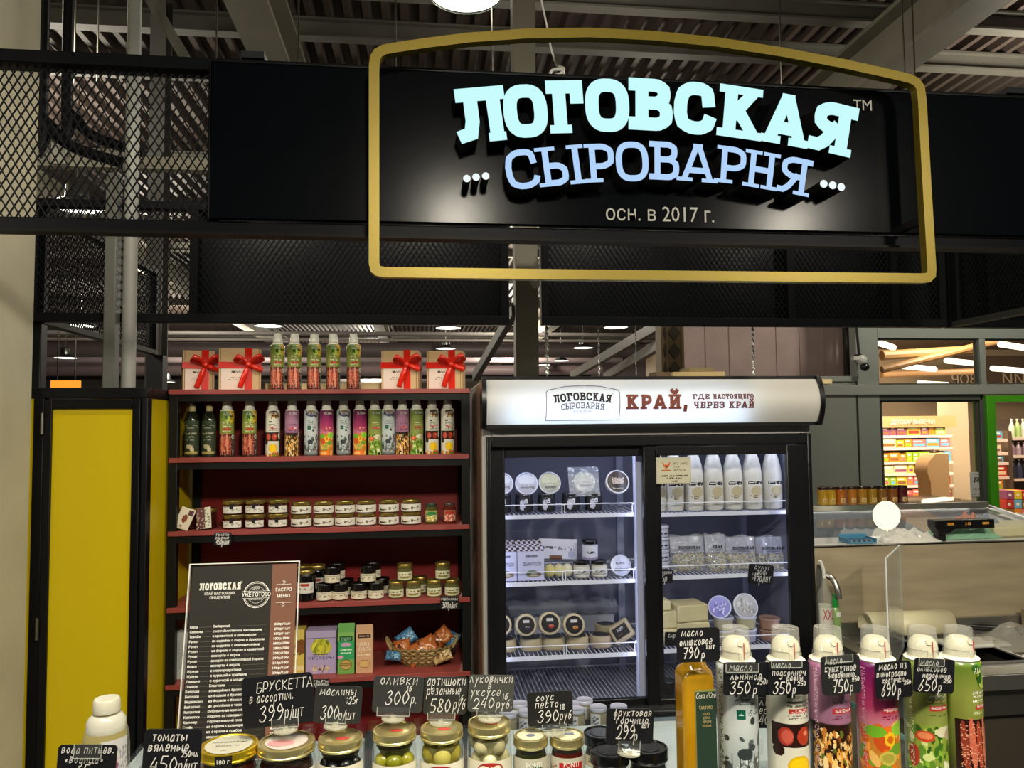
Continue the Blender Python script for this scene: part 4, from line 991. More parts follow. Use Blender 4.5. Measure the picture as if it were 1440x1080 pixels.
# ------------------------------------------------------------------ jars on the rack
def jar(name, r, h, lr, lh, glass, lid, lab, label, group, labcol=(0, 1), tall=True, seg=22, extra=None, loc=(0, 0, 0), mat=None):
    """r,h body; lid on top; lab=(z0,z1,a_half,artfn)"""
    t = T(name, label, 'jar', loc, 0, group)
    m = MB(glass); e = min(.006, h*.12)
    m.lathe([(r*.9, 0), (r, e*.7), (r, h-e*1.6), (r*.96, h-e*.8), (min(lr*.94, r), h)], seg); m.build('jar_body', mat or P('filled_glass', .12, coat=.5), t)
    m = MB(lid); m.lathe([(lr*.985, h-.002), (lr, h-.001), (lr, h+lh-.002), (lr*.96, h+lh), (lr*.86, h+lh-.001), (0, h+lh-.0012)], seg); m.build('lid', M_GOLD if lid in ('#c9a63c', '#b09a52') else M_GLOSS, t)
    if lab:
        z0, z1, ah, fn = lab; rr_ = r+.0005
        m = MB(); m.grid(lambda u, v: (rr_*sin(ah*(2*u-1)), -rr_*cos(ah*(2*u-1)), z0+(z1-z0)*v), 14, 12, fn); m.build('label', M_PRINT, t)
    if extra: extra(t)
    return t
WL = art([(0, '#d6d3c6'), (1, '#dedbce')], [('t', .1, .9, .3, .4, '#55504a', .5), ('t', .1, .8, .5, .58, '#55504a', .5), ('t', .1, .8, .68, .76, '#6a645c', .45), ('r', .1, .45, .86, .92, '#3c2c28')])
WL2 = art([(0, '#d4d1c2'), (1, '#dcd9cc')], [('r', 0, 1, 0, .1, '#4a3030'), ('e', .2, .35, .06, .12, '#3a2418'), ('e', .34, .35, .06, .1, '#4a3424'), ('t', .5, .75, .3, .65, '#5a554e', .5), ('r', .5, .54, .3, .7, '#6a645c')])
CRL = art([(0, '#d9d0b6'), (1, '#d4ccb4')], [('t', .1, .9, .3, .38, '#6a5a44', .5), ('t', .15, .85, .5, .62, '#5a4a38', .5), ('e', .5, .82, .3, .06, '#a89a7c')])
GRL = art([(0, '#c9c6a0'), (1, '#d2cfae')], [('t', .15, .85, .55, .75, '#4a5a30', .55), ('e', .5, .3, .3, .14, '#8a5a4a'), ('t', .3, .7, .2, .4, '#7a8a3a', .5)])
Yj = 2.95
def tie(t):
    m = MB('#16120f'); m.box(-.006, .006, -.0412, -.0392, .022, .04); m.build('tape_tab', M_PRINT, t)
g = 'wide squat jars stacked on the third rack shelf'
j0 = None
for i, px in enumerate((329, 360, 392)):
    for k in (0, 1):
        lab = '%s wide brown jar with white label in the %s brown stack, third rack shelf' % (('lower', 'upper')[k], ('left', 'middle', 'right')[i])
        L = (onx(px, Yj), Yj, SH[2]+k*.0512)
        if not j0: j0 = jar('preserve_jar', .039, .04, .04, .011, '#3a1410', '#b09a52', (.006, .03, .95, WL), lab, g, extra=tie, loc=L)
        else: dup(j0, L, lab)
j0 = None; g = 'low white label jars stacked on the third rack shelf'
for i, px in enumerate((424, 455.5, 485.5, 515, 547, 578)):
    for k in (0, 1):
        lab = '%s white label jar of the %s two-jar stack from left on third rack shelf' % (('lower', 'upper')[k], ORD[i])
        L = (onx(px, Yj), Yj, SH[2]+k*.0462)
        if not j0: j0 = jar('spread_jar', .037, .036, .036, .010, '#3a1a12', '#b09a52', (.002, .031, 1.45, WL2), lab, g, loc=L)
        else: dup(j0, L, lab)
SM1 = art([(0, '#8a7a40'), (1, '#b0a468')], [('e', .5, .72, .36, .2, '#2f7a38'), ('e', .4, .35, .3, .16, '#c2b23c'), ('t', .1, .9, .1, .6, '#f0e8c0', .25)])
SM2 = art([(0, '#a8604a'), (1, '#b87a60')], [('e', .5, .78, .36, .16, '#b02a20'), ('e', .5, .4, .3, .2, '#c8483a'), ('t', .1, .9, .1, .6, '#f0d8c0', .25)])
jar('pickle_jar', .025, .064, .02, .011, '#4a4a1c', '#2e3a30', (.008, .05, 1.1, SM1), 'small jar with green label near the right end of third rack shelf', 'small round jars on the third rack shelf', loc=(onx(606.5, Yj), Yj, SH[2]))
jar('pickle_jar', .025, .064, .02, .011, '#5a1c14', '#4a3a32', (.008, .05, 1.1, SM2), 'small jar with red label at the right end of third rack shelf', 'small round jars on the third rack shelf', loc=(onx(632, Yj), Yj, SH[2]))
# two jars with hanging cards
for px, rot, card, lab in ((266, -.35, 'a', 'brown jar with tilted cream card hanging in front, leftmost on third rack shelf'), (292, .12, 'b', 'brown jar with dark tilted card and paper strip, second from left on third rack shelf')):
    t = jar('tomato_jar', .034, .062, .035, .011, '#351210', '#b09a52', None, lab, 'jars with hanging cards', loc=(onx(px, 2.97), 2.97, SH[2]))
    m = MB(); W, H = .052, .075
    fa = art([(0, '#d5c9ae'), (1, '#dccfb4')], [('e', .5, .5, .16, .22, '#7a3a1c'), ('r', .6, .95, .7, .92, '#5a2c34'), ('t', .1, .6, .08, .18, '#8a7a60', .5)]) if card == 'a' else art([(0, '#5a2c30'), (1, '#6e4a44')], [('t', 0, 1, 0, 1, '#c9b4a0', .2), ('r', .55, 1, .03, .97, '#cfcbb4'), ('t', .62, .92, .1, .9, '#6a6a58', .45)])
    ca, sa = cos(rot), sin(rot)
    m.grid(lambda u, v: ((u-.5)*W*ca-(v-.5)*H*sa, -.041-.02*(1-v), .042+(u-.5)*W*sa+(v-.5)*H*ca), 12, 16, fa); o = m.build('hang_card', M_PRINT, t)
    s_ = o.modifiers.new('thickness', 'SOLIDIFY'); s_.thickness = .0012
    m = MB('#c9bfa6'); m.tube([(0, -.04, .075), (0, -.036, .068)], .001, 5); m.build('string', M_PRINT, t)
# fourth shelf
DL = art([(0, '#cfcabc'), (1, '#d6d2c6')], [('e', .5, .8, .3, .12, '#a3302a'), ('r', .35, .36, 0, 1, '#8a8478'), ('r', .5, .51, 0, 1, '#8a8478'), ('r', .65, .66, 0, 1, '#8a8478'), ('t', .1, .9, .3, .5, '#8a8478', .4)])
jt = jar('olive_jar', .035, .1, .031, .012, '#0d0c0a', '#b09a52', (.03, .068, 1.0, DL), 'tall dark jar with red oval label beside the menu stand on fourth rack shelf', 'tall dark jars on the fourth rack shelf', loc=(onx(431, 2.95), 2.95, SH[3]))
dup(jt, (onx(447, 3.04), 3.04, SH[3]), 'tall dark jar half hidden behind the red oval label jar on fourth rack shelf')
dup(jt, (onx(425, 3.04), 3.04, SH[3]), 'tall dark jar hidden between the menu stand and another dark jar')
jb = None; g = 'black lid jars with cream labels on the fourth rack shelf'
def bj(px, Y, k, lab):
    global jb
    L = (onx(px, Y), Y, SH[3]+k*.0602)
    if not jb: jb = jar('dark_jam_jar', .029, .05, .0295, .0095, '#15100e', '#0e0e0e', (.004, .032, 1.3, CRL), lab, g, loc=L)
    else: dup(jb, L, lab)
for nm, xs in (('left', (457, 479, 468)), ('right', (505, 529, 518))):
    bj(xs[0], 2.94, 0, 'black lid jam jar, bottom left of the %s dark pyramid on fourth rack shelf' % nm)
    bj(xs[1], 2.94, 0, 'black lid jam jar, bottom right of the %s dark pyramid on fourth rack shelf' % nm)
    bj(xs[2], 2.95, 1, 'black lid jam jar on top at the front of the %s dark pyramid' % nm)
    bj(xs[0]+9, 3.02, 0, 'black lid jam jar behind at the left of the %s dark pyramid' % nm); bj(xs[1]+8, 3.02, 0, 'black lid jam jar behind at the right of the %s dark pyramid' % nm)
    bj(xs[2]+7, 3.025, 1, 'black lid jam jar on top at the back of the %s dark pyramid' % nm)
jg = None; g = 'small gold lid jars on the fourth rack shelf'
def gj(px, Y, k, lab):
    global jg
    L = (onx(px, Y), Y, SH[3]+k*.0622)
    if not jg: jg = jar('paste_jar', .0285, .049, .0285, .0125, '#5a5a34', '#b09a52', (.005, .034, 1.2, GRL), lab, g, loc=L)
    else: dup(jg, L, lab)
for nm, xs in (('left', (557, 581, 569)), ('right', (610, 635, 622))):
    gj(xs[0], 2.94, 0, 'gold lid paste jar, bottom left of the %s light pyramid on fourth rack shelf' % nm)
    gj(xs[1], 2.94, 0, 'gold lid paste jar, bottom right of the %s light pyramid on fourth rack shelf' % nm)
    gj(xs[2], 2.945, 1, 'gold lid paste jar on top of the %s light pyramid on fourth rack shelf' % nm)
gj(590, 3.01, 0, 'gold lid paste jar half hidden behind the left light pyramid')
# fifth shelf: cartons
def carton(name, x0, x1, Y, D, z, H, cols, fn, label, group=None, rz=0, gable=0, cat='box'):
    W = x1-x0; t = T(name, label, cat, ((x0+x1)/2, Y, z), rz, group)
    m = MB(cols); m.smooth = False; m.box(-W/2, W/2, .0004, D, 0, H)
    if gable:
        m.face([(-W/2, 0, H), (W/2, 0, H), (W/2, D*.4, H+gable), (-W/2, D*.4, H+gable)]); m.face([(-W/2, D, H), (W/2, D, H), (W/2, D*.4, H+gable), (-W/2, D*.4, H+gable)])
        m.face([(-W/2, 0, H), (-W/2, D, H), (-W/2, D*.4, H+gable)]); m.face([(W/2, 0, H), (W/2, D, H), (W/2, D*.4, H+gable)])
    m.build('carton_body', M_PRINT, t)
    m = MB(); m.grid(lambda u, v: (-W/2+W*u, 0, H*v), 46, 64, fn); m.build('front_print', M_PRINT, t)
    return t
z5 = SH[4]
pur = art([(0, '#a695b8'), (1, '#ada0c0')], [('e', .5, .62, .34, .2, '#b8b03a')]+scatter(61, 50, (.24, .74, .5, .78), (.03, .07), ['#c9c030', '#8f9a28', '#e0d448', '#6d7a20'], .8)+[('t', .25, .8, .44, .47, '#5a4a6a', .7)]+scatter(62, 20, (.25, .75, .08, .16), (.03, .07), ['#d8c090', '#b09060', '#6a4a30'], .4))
yel = art([(0, '#c8ae52'), (1, '#cfb85c')], [('e', .9, .62, .22, .16, '#7a4a20'), ('t', .4, .9, .44, .47, '#5a4a20', .7), ('e', .9, .15, .3, .06, '#e0cc90')])
c1 = carton('cracker_box', onx(431, 2.945), onx(473.5, 2.945), 2.945, .17, z5, .155, '#a79ab8', pur, 'lilac cracker box with yellow bouquet picture on the fifth rack shelf', rz=-.0)
m = MB('#5c5270'); m.smooth = False; m.text('КРЕКЕРЫ', 0, .052, .011, flat(-.0006), width=.09); m.k('#8d80a4').box(-.058, .058, .0, .0005, .128, .1295); m.build('lettering', M_PRINT, c1)
carton('cracker_box', onx(388, 2.945), onx(429, 2.945), 2.945, .17, z5, .163, '#bfa84e', yel, 'yellow cracker box half hidden by the menu stand on the fifth rack shelf')
carton('cracker_box', onx(250, 2.96), onx(283, 2.96), 2.96, .12, z5, .165, '#b9bcb6', art([(0, '#b4b8b2'), (1, '#bcc0ba')], [('t', .1, .4, .2, .8, '#8a8c88', .2)]), 'pale grey box at the left end of the fifth rack shelf behind the menu')
grn = art([(0, '#6aa04a'), (1, '#7cae5c')], [('r', 0, 1, .35, .78, '#2f9a5a'), ('r', .1, .9, .78, .9, '#1d4a2c'), ('t', .2, .8, .8, .87, '#7fb08a', .5), ('e', .5, .7, .3, .05, '#c79ab8'), ('t', .15, .85, .56, .6, '#e8f0d8', .7), ('t', .2, .8, .48, .52, '#e8f0d8', .6), ('e', .5, .22, .36, .13, '#5d4a24'), ('e', .5, .22, .33, .115, '#b89a54'), ('r', .2, .8, .2, .215, '#5d4a24'), ('r', .2, .8, .24, .255, '#5d4a24'), ('e', .15, .4, .2, .04, '#d89ab0')])
tan_ = art([(0, '#c79a74'), (1, '#cda47e')], [('r', .1, .9, .85, .93, '#3c2a20'), ('t', .2, .8, .87, .91, '#b9a088', .5), ('e', .5, .22, .34, .1, '#7a5a34'), ('e', .5, .22, .31, .085, '#cfa868'), ('r', .2, .8, .2, .21, '#7a5a34'), ('t', .1, .9, .42, .46, '#f0dcc4', .5)])
carton('biscuit_box', onx(475.5, 2.93), onx(498.5, 2.93), 2.93, .06, z5, .15, '#5f9a4a', grn, 'green biscuit box with gable top on the fifth rack shelf', gable=.028)
c2 = carton('biscuit_box', onx(501, 2.93), onx(524, 2.93), 2.93, .06, z5, .15, '#c59a76', tan_, 'tan almond biscuit box beside the green box on the fifth rack shelf', gable=.02)
m = MB('#f2e2cc'); m.smooth = False; m.text('МИН', -.004, .098, .013, flat(-.0006), width=.04); m.text('ДАЛЬ', .002, .08, .013, flat(-.0006), width=.047); m.build('lettering', M_PRINT, c2)
# basket with snack packets
bx = onx(593, 2.99); bk = T('wicker_basket', 'oval wicker basket of snack packets on the fifth rack shelf', 'basket', (bx, 3.02, z5))
M_WICK = P('wicker', .7, bump=.15, bscale=90)
m = MB('#9a8050'); A_, B_ = .118, .075
for k in range(7):
    s_ = .62+.38*(k/6)**.7; z = .0105+k*.0092; n = 44
    m.k('#a88c58' if k % 2 else '#7d6538'); m.tube([(A_*s_*cos(2*pi*i/n), B_*s_*sin(2*pi*i/n), z+.0035*(1 if (i+k) % 2 else -1)) for i in range(n)], .0058, 6, True)
m.k('#7a6236')
for i in range(40): a = 2*pi*i/40; m.tube([(A_*.62*cos(a), B_*.62*sin(a), .003), (A_*.8*cos(a), B_*.8*sin(a), .025), (A_*1.0*cos(a), B_*1.0*sin(a), .066)], .0032, 5)
m.build('basket_weave', M_WICK, bk)
m = MB('#8a6f42'); m.slab([(A_*.63*cos(2*pi*i/24), B_*.63*sin(2*pi*i/24)) for i in range(24)], 0.0, .008); m.build('basket_floor', M_WICK, bk)
for s_ in (-1, 1):
    m = MB('#9c8350'); m.tube(catmull([(s_*A_*.98, -.03, .062), (s_*(A_+.012), -.024, .088), (s_*(A_+.016), 0, .1), (s_*(A_+.012), .024, .088), (s_*A_*.98, .03, .062)], 4), .0055, 7); m.build('handle', M_WICK, bk)
def packet(px, py, Y, L, W, ang, cols, label, tilt=.5, yaw=0, seed=1, grp='snack packets in the basket'):
    p = at(px, py, Y); g_ = random.Random(seed); fa = art([(0, cols[0]), (.5, cols[1]), (1, cols[0])], [('e', .3, .5, .12, .25, cols[2]), ('t', .4, .8, .4, .6, cols[3], .45), ('t', .55, .9, .2, .3, cols[3], .4), ('r', .5, .56, 0, 1, cols[2])])
    m = MB()
    th = lambda u, v: .016*max(0, (1-abs(2*u-1)**2.5))**.6*max(0, (1-abs(2*v-1)**2))**.5
    wob = lambda u, v: .003*sin(u*17+seed)*cos(v*11)
    m.grid(lambda u, v: ((u-.5)*L, -th(u, v)-wob(u, v), (v-.5)*W*(1+.06*(abs(2*u-1) > .9))), 24, 16, fa); m.grid(lambda u, v: ((.5-u)*L, th(u, v)+.001, (v-.5)*W), 24, 16, fa)
    o = m.build('snack_packet', M_FOIL, loc=p); o.rotation_euler = (R(-tilt*60), R(-ang), yaw); return tagit(o, label, 'packet', grp)
OR = ('#a85a28', '#b86a34', '#5a2a14', '#e0b080'); BL = ('#3f6f92', '#4f86a8', '#2c4f6c', '#a8c8d8'); CR = ('#c2a468', '#d8c28a', '#8a5a2c', '#7a4a24')
packet(593, 915, 2.985, .12, .075, 28, OR, 'large orange snack packet lying across the middle of the basket', .35, seed=1)
packet(618, 899, 3.03, .1, .06, 40, OR, 'orange snack packet sticking up behind the others in the basket', .2, seed=2)
packet(571, 897, 3.05, .075, .055, 35, BL, 'dark blue snack packet at the back left of the basket', .2, seed=3)
packet(553, 922, 2.97, .055, .035, -8, BL, 'light blue crumpled packet end at the front left of the basket', .5, seed=4)
packet(634, 899, 3.04, .06, .06, -25, BL, 'light blue snack packet at the right end of the basket', .2, seed=5)
packet(622, 922, 2.97, .07, .045, 20, CR, 'cream snack packet low at the right front of the basket', .5, seed=6)
packet(566, 909, 3.01, .06, .05, 10, OR, 'orange brown snack packet behind the left basket handle', .3, seed=7)
# shelf price tags
price_tag(((301, 749), (325, 749), (325, 767), (301, 767)), 2.885, 'small black chalk tag on the third rack shelf edge', [('томаты', .08, .74, .2, .8), ('вяленые', .08, .5, .18, .8), ('450р/шт', .12, .1, .3, .8)], group='small black shelf tags', disc=False, tk=.0018, small=True)
price_tag(((619, 839), (645, 839), (645, 857), (619, 857)), 2.885, 'small black chalk tag at the right end of the fourth rack shelf', [('маслины', .05, .72, .2, .9), ('300р/шт', .1, .14, .34, .85)], group='small black shelf tags', disc=False, tk=.0018, small=True)
price_tag(((440, 955), (463, 955), (463, 965), (440, 965)), 2.885, 'small black chalk tag below the lilac cracker box', [('галеты', .05, .55, .34, .9), ('крекеры', .05, .08, .34, .9)], group='small black shelf tags', disc=False, tk=.0016, small=True)
m = MB('#0c0c0c'); a, b = at(576, 951, 2.885), at(610, 951, 2.885)
# gift boxes
M_KRAFT = P('kraft_card', .7, bump=.04, bscale=200); M_RIB = P('satin_ribbon', .25, spec=.6)
def gift(px0, px1, rz, label, Y=2.97, H=.15, seed=0):
    x0, x1 = onx(px0, Y, 520), onx(px1, Y, 520); W = (x1-x0)/cos(rz); D = .1
    t = T('gift_box', label, 'gift box', ((x0+x1)/2, Y, SH[0]), rz, 'kraft gift boxes with red ribbons')
    m = MB('#c4a578'); m.box(-W/2, W/2, -.0, D, 0, H); m.build('carton', M_KRAFT, t, .0012)
    m = MB('#5f4b30'); m.box(-W/2+.006, -W/2+.0075, -.0006, .002, 0, H); m.box(W/2-.008, W/2-.0065, -.0006, .002, 0, H); m.build('flap_seam', M_KRAFT, t)
    lb = art([(0, '#ddc6b8'), (1, '#e0cdbf')], [('r', .4, .8, .68, .86, '#c9b8ac'), ('r', .42, .78, .70, .84, '#e0cdbf'), ('t', .44, .76, .73, .81, '#2a2422', .7), ('t', .3, .85, .5, .54, '#8a7a72', .5), ('t', .3, .85, .42, .46, '#8a7a72', .4)])
    m = MB(); m.grid(lambda u, v: (-W/2+.008+W*.6*u, -.0008, .001+.088*v), 26, 26, lb); m.build('label', M_PRINT, t)
    m = MB('#d0200c'); vx = W*.2; rw = .013; e = .0022
    m.box(vx-rw, vx+rw, -e, D+e, -.0, H+e) if False else None
    m.box(vx-rw, vx+rw, -e, 0, 0, H+e); m.box(vx-rw, vx+rw, 0, D, H, H+e); m.box(-W/2-e, W/2+e, -e-.0005, -.0005, .082, .106); m.box(-W/2-e, -W/2, 0, D, .082, .106); m.box(W/2, W/2+e, 0, D, .082, .106)
    m.build('ribbon_band', M_RIB, t)
    m = MB('#d8240e'); g_ = random.Random(seed)
    def loop(dx, dz, w_):
        c = [(vx, -.006, .095), (vx+dx*.5, -.022, .095+dz*.75), (vx+dx, -.018, .095+dz), (vx+dx*1.02, -.008, .095+dz*.7), (vx+dx*.5, -.006, .095+dz*.3), (vx, -.006, .094)]
        cc = catmull(c, 5); n_ = Vector((-dz, 0, dx)).normalized()
        I = []
        for i, p in enumerate(cc):
            ww = w_*(.35+.65*sin(pi*i/(len(cc)-1))); I.append((m.vert(Vector(p)-n_*ww), m.vert(Vector(p)+n_*ww)))
        for a_, b_ in zip(I, I[1:]): m.ids((a_[0], b_[0], b_[1], a_[1]))
    loop(-.045, .03, .011); loop(.048, .034, .011); 
    def tail(dx, dz, w_):
        cc = catmull([(vx, -.007, .095), (vx+dx*.4, -.016, .095+dz*.4), (vx+dx, -.01, .095+dz)], 6); n_ = Vector((-dz, 0, dx)).normalized(); I = [(m.vert(Vector(p)-n_*w_*(.4+.6*min(1, i/5))), m.vert(Vector(p)+n_*w_*(.4+.6*min(1, i/5)))) for i, p in enumerate(cc)]
        for a_, b_ in zip(I, I[1:]): m.ids((a_[0], b_[0], b_[1], a_[1]))
    tail(-.03, -.085, .01); tail(.05, -.02, .009)
    m.ball((vx, -.009, .095), (.012, .008, .011), 12, 8); o = m.build('bow', M_RIB, t); s_ = o.modifiers.new('thickness', 'SOLIDIFY'); s_.thickness = .0008
    return t
gift(259, 300, .32, 'kraft gift box with red bow, leftmost on the rack top', seed=1, Y=2.99)
gift(309, 366, .20, 'kraft gift box with red bow, second from left on the rack top', seed=2, H=.156)
gift(536, 588, -.14, 'kraft gift box with red bow, second from right on the rack top', seed=3)
gift(600, 650, -.17, 'kraft gift box with red bow, rightmost on the rack top', seed=4)
m = MB('#d6c290'); m.box(0, onx(548, 3.13)-onx(372, 3.13), 0, .018, 0, .035); o = m.build('wooden_plank', P('raw_wood', .6, bump=.05, bscale=60, stretch=(.2, 1, 1)), loc=(onx(372, 3.13), 3.13, SH[0])); tagit(o, 'pale wooden plank lying behind the bottles on the rack top', 'plank')
# ================================================================== inside the refrigerator
M_CLEARP = GLASS('clear_plastic', (.95, .95, .95), milk=.12, milkc=(.8, .8, .8), bump=.1, bscale=40)
M_FILM = GLASS('cling_film', (.96, .97, .98), milk=.14, milkc=(.85, .87, .9), bump=.5, bscale=45)
YG1 = YI0+.05
def fxx(px, Y=YG1, py=780): return ax(px, py, Y)
# dark cups with pale labels
CUP = art([(0, '#15161a'), (1, '#1c1d22')], [('r', .2, .62, .62, .95, '#c9ccd8'), ('t', .24, .58, .68, .88, '#4a4c54', .5), ('e', .34, .35, .14, .26, '#b9bcc8')])
g = 'dark dessert jars on the top left refrigerator shelf'; j0 = None
for i, px in enumerate((708, 739, 771, 806, 838)):
    lab = 'dark jar with pale label on top left refrigerator shelf, %s from left' % ORD[i]
    L = (fxx(px), YG1+.03, ZL[0]+.001)
    if not j0: j0 = jar('dessert_jar', .034, .058, .033, .009, '#17181c', '#20222a', (.004, .054, 1.0, CUP), lab, g, loc=L)
    else: dup(j0, L, lab)
def disc(px, py, rpx, Y, cols, label, name, group, tilt=18, sq=1.0, yaw=0, rim='#c8ccd8', thick=.012):
    c = at(px, py, Y); r = (ax(px+rpx, py, Y)-ax(px-rpx, py, Y))/2
    t = T(name, label, 'tub', c, yaw, group); t.rotation_euler = (R(90-tilt), 0, yaw)
    m = MB(rim); m.lathe([(r*.93, -thick), (r*.99, -thick*.2), (r, 0), (r*.985, .002), (r*.9, .0026), (r*.88, .0012)], 36, cap=False); m.lathe([(0, -thick), (r*.93, -thick)], 36, cap=False); m.build('rim', M_PLAS, t)
    n = 18; m = MB(); f = cols
    for i in range(n):
        for k in range(40):
            a0, a1 = 2*pi*k/40, 2*pi*(k+1)/40; r0, r1 = r*.885*i/n, r*.885*(i+1)/n; rm, am = (r0+r1)/2/(r*.885), (a0+a1)/2
            m.face([(r0*cos(a0), r0*sin(a0), .0014), (r1*cos(a0), r1*sin(a0), .0014), (r1*cos(a1), r1*sin(a1), .0014), (r0*cos(a1), r0*sin(a1), .0014)], f(.5+.5*rm*cos(am), .5+.5*rm*sin(am)))
    m.build('printed_lid', M_FOIL, t); return t
LID = art([(0, '#8a8ea0'), (1, '#a4a8b8')], [('e', .5, .68, .4, .26, '#b8bcc8'), ('r', .2, .8, .26, .34, '#5a5c66'), ('t', .2, .8, .4, .5, '#6a6c78', .4), ('e', .8, .3, .08, .08, '#4a4c58')])
LID2 = art([(0, '#7c7e78'), (1, '#a8a98c')], [('e', .5, .66, .42, .28, '#a9aa90'), ('r', .25, .8, .22, .34, '#4a4a44'), ('t', .2, .8, .42, .5, '#6a6a60', .4)])
LID3 = art([(0, '#2a221c'), (1, '#3a2c22')], [('e', .52, .52, .28, .16, '#9a8a78'), ('t', .25, .8, .4, .7, '#c8b8a8', .3), ('r', .2, .84, .22, .4, '#141210'), ('t', .25, .7, .14, .22, '#a8a090', .6)])
g = 'round tubs standing on edge on the top left refrigerator shelf'
YL1 = YI0+.07
for px, py, r, f, lab, rim in ((706, 680, 16, LID, 'pale round lid half hidden at the left edge of the top refrigerator shelf', '#b9bdd0'), (740.5, 680, 16.3, LID, 'pale blue round lid standing above the second dark jar', '#b9bdd0'), (773, 679, 15.8, LID2, 'greyish round lid standing above the third dark jar', '#aeb0b8'), (822, 677, 15, LID2, 'olive tinted round lid in a clear wrap above the fourth dark jar', '#a4a698'), (868.5, 677.5, 16.5, LID3, 'round tub with dark brown picture at the right of top left refrigerator shelf', '#d0d0d0')):
    t = disc(px, py, r, YL1+(.0 if px < 860 else -.02), f, lab, 'round_tub', g, rim=rim, thick=.03)
    if px == 822: m = MB(); m.box(-.062, .055, -.058, .055, .0035, .0042); m.build('clear_wrap', M_FILM, t)
# second shelf left
hal = art([(0, '#b9bde0'), (1, '#c4c8e6')], [('r', .3, .75, .8, .87, '#8a8eac'), ('t', .3, .75, .81, .86, '#4a4a5c', .5), ('t', .2, .9, .5, .62, '#6a6c88', .55), ('e', .6, .2, .3, .1, '#8a7a6a'), ('e', .55, .26, .22, .09, '#5a6a4a'), ('e', .62, .2, .15, .05, '#c0b8a8')])
Y2 = YI0+.015
for px0, px1, lab in ((690, 726.5, 'white halloumi box cut by the left door frame on the second refrigerator shelf'), (727.5, 765, 'white halloumi box with green picture on the second refrigerator shelf')):
    t = carton('cheese_box', fxx(px0, Y2), fxx(px1, Y2), Y2, .09, ZL[1]+.001, .105, '#b4b8d8', hal, lab, 'white halloumi boxes')
    ck = lambda u, v: lin('#4a3222') if (int(u*10)+int(v*6)) % 2 else lin('#cfd2ea')
    W = fxx(px1, Y2)-fxx(px0, Y2); m = MB(); m.grid(lambda u, v: (-W/2+W*u, .002+.088*v, .106+.028*v), 20, 8, ck); m.build('folded_top', M_PRINT, t)
pk = at(785, 772, YI0+.1); f = art([(0, '#c2c6dc'), (1, '#cdd0e4')], [('t', .1, .42, .5, .62, '#3a3a48', .6), ('t', .5, .92, .46, .62, '#7a7c94', .5), ('e', .85, .24, .08, .2, '#9aa4c8'), ('r', .28, .6, .02, .2, '#6a4434')])
m = MB(); m.grid(lambda u, v: ((u-.5)*.145, 0, (v-.5)*.075), 30, 16, f); o = m.build('flat_packet', M_FOIL, loc=pk); o.rotation_euler = (R(-12), R(3), 0); s_ = o.modifiers.new('thickness', 'SOLIDIFY'); s_.thickness = .008; tagit(o, 'flat white cheese packet leaning behind on the second refrigerator shelf', 'packet')
g = 'pale yellow cheese balls in clear film'
for i, (px, c) in enumerate(((774, '#c2b878'), (787, '#c8c094'), (799, '#ccc8ac'))):
    m = MB(c); m.ball((0, 0, .024), (.022, .022, .024), 18, 12); o = m.build('cheese_ball', M_CHEESE, loc=(fxx(px, Y2+.03), Y2+.05, ZL[1]+.001)); tagit(o, '%s pale yellow cheese ball behind the lip of the second refrigerator shelf' % ('left', 'middle', 'right')[i], 'cheese', g)
WJ = art([(0, '#c6c8d8'), (1, '#d2d4e0')], [('t', .3, .7, .45, .62, '#4a4a58', .6), ('r', .2, .8, .75, .79, '#6a6a78'), ('r', 0, 1, 0, .2, '#8a80a4')])
WJ2 = art([(0, '#c9c8c0'), (1, '#d6d4cc')], [('t', .2, .75, .45, .65, '#4a4a4a', .55), ('r', .1, .8, .2, .24, '#8a8a80')])
g = 'white labelled cream jars on the second refrigerator shelf'
a = jar('cream_jar', .0305, .05, .0305, .01, '#b9b4a4', '#141416', (.006, .042, 1.25, WJ2), 'white label cream jar, left of the pair on second refrigerator shelf', g, loc=(fxx(820, Y2), Y2+.035, ZL[1]+.001))
dup(a, (fxx(845, Y2), Y2+.035, ZL[1]+.001), 'white label cream jar, right of the pair on second refrigerator shelf')
jar('cream_jar', .0305, .062, .0305, .012, '#8a88a0', '#101014', (.004, .056, 1.3, WJ), 'white and purple label jar standing on top of two cream jars', g, loc=(fxx(833, Y2), Y2+.045, ZL[1]+.0622))
disc(873, 795, 14.5, Y2+.03, art([(0, '#b4b8d0'), (1, '#c8ccdc')], [('r', .1, .9, .2, .34, '#4a4e74'), ('t', .25, .7, .55, .66, '#4a4a58', .6)]), 'white round cheese in creased film at the right of second refrigerator shelf', 'wrapped_cheese', None, tilt=20, thick=.03)
# third shelf left: cheese wheels
def wheel(c, r, h, lay, lab, col, lid, rz=0, tilt=0):
    t = T('soft_cheese', lab, 'cheese', c, rz, 'soft cheese wheels on the third refrigerator shelf')
    if not lay: t.rotation_euler = (R(90-tilt), 0, rz)
    m = MB(col); e = .007; m.lathe([(0, 0), (r-e, 0), (r-.002, .002), (r, e), (r, h-e), (r-.002, h-.002), (r-e, h), (0, h)], 36, cap=False); m.build('rind', M_CHEESE, t)
    m = MB('#141318'); m.lathe([(0, h+.0005), (r*.78, h+.0005)], 32, cap=False)
    if not lay:
        m.k(lid); m.ball((r*.1, -r*.25, h+.001), (r*.26, r*.17, .001), 14, 6); m.k('#c9c8cc').box(-r*.3, r*.3, r*.2, r*.44, h+.0006, h+.001)
    m.build('dark_label', M_FOIL, t); return t
Y3 = YI0+.03; kpx = (fxx(800, Y3)-fxx(790, Y3))/10
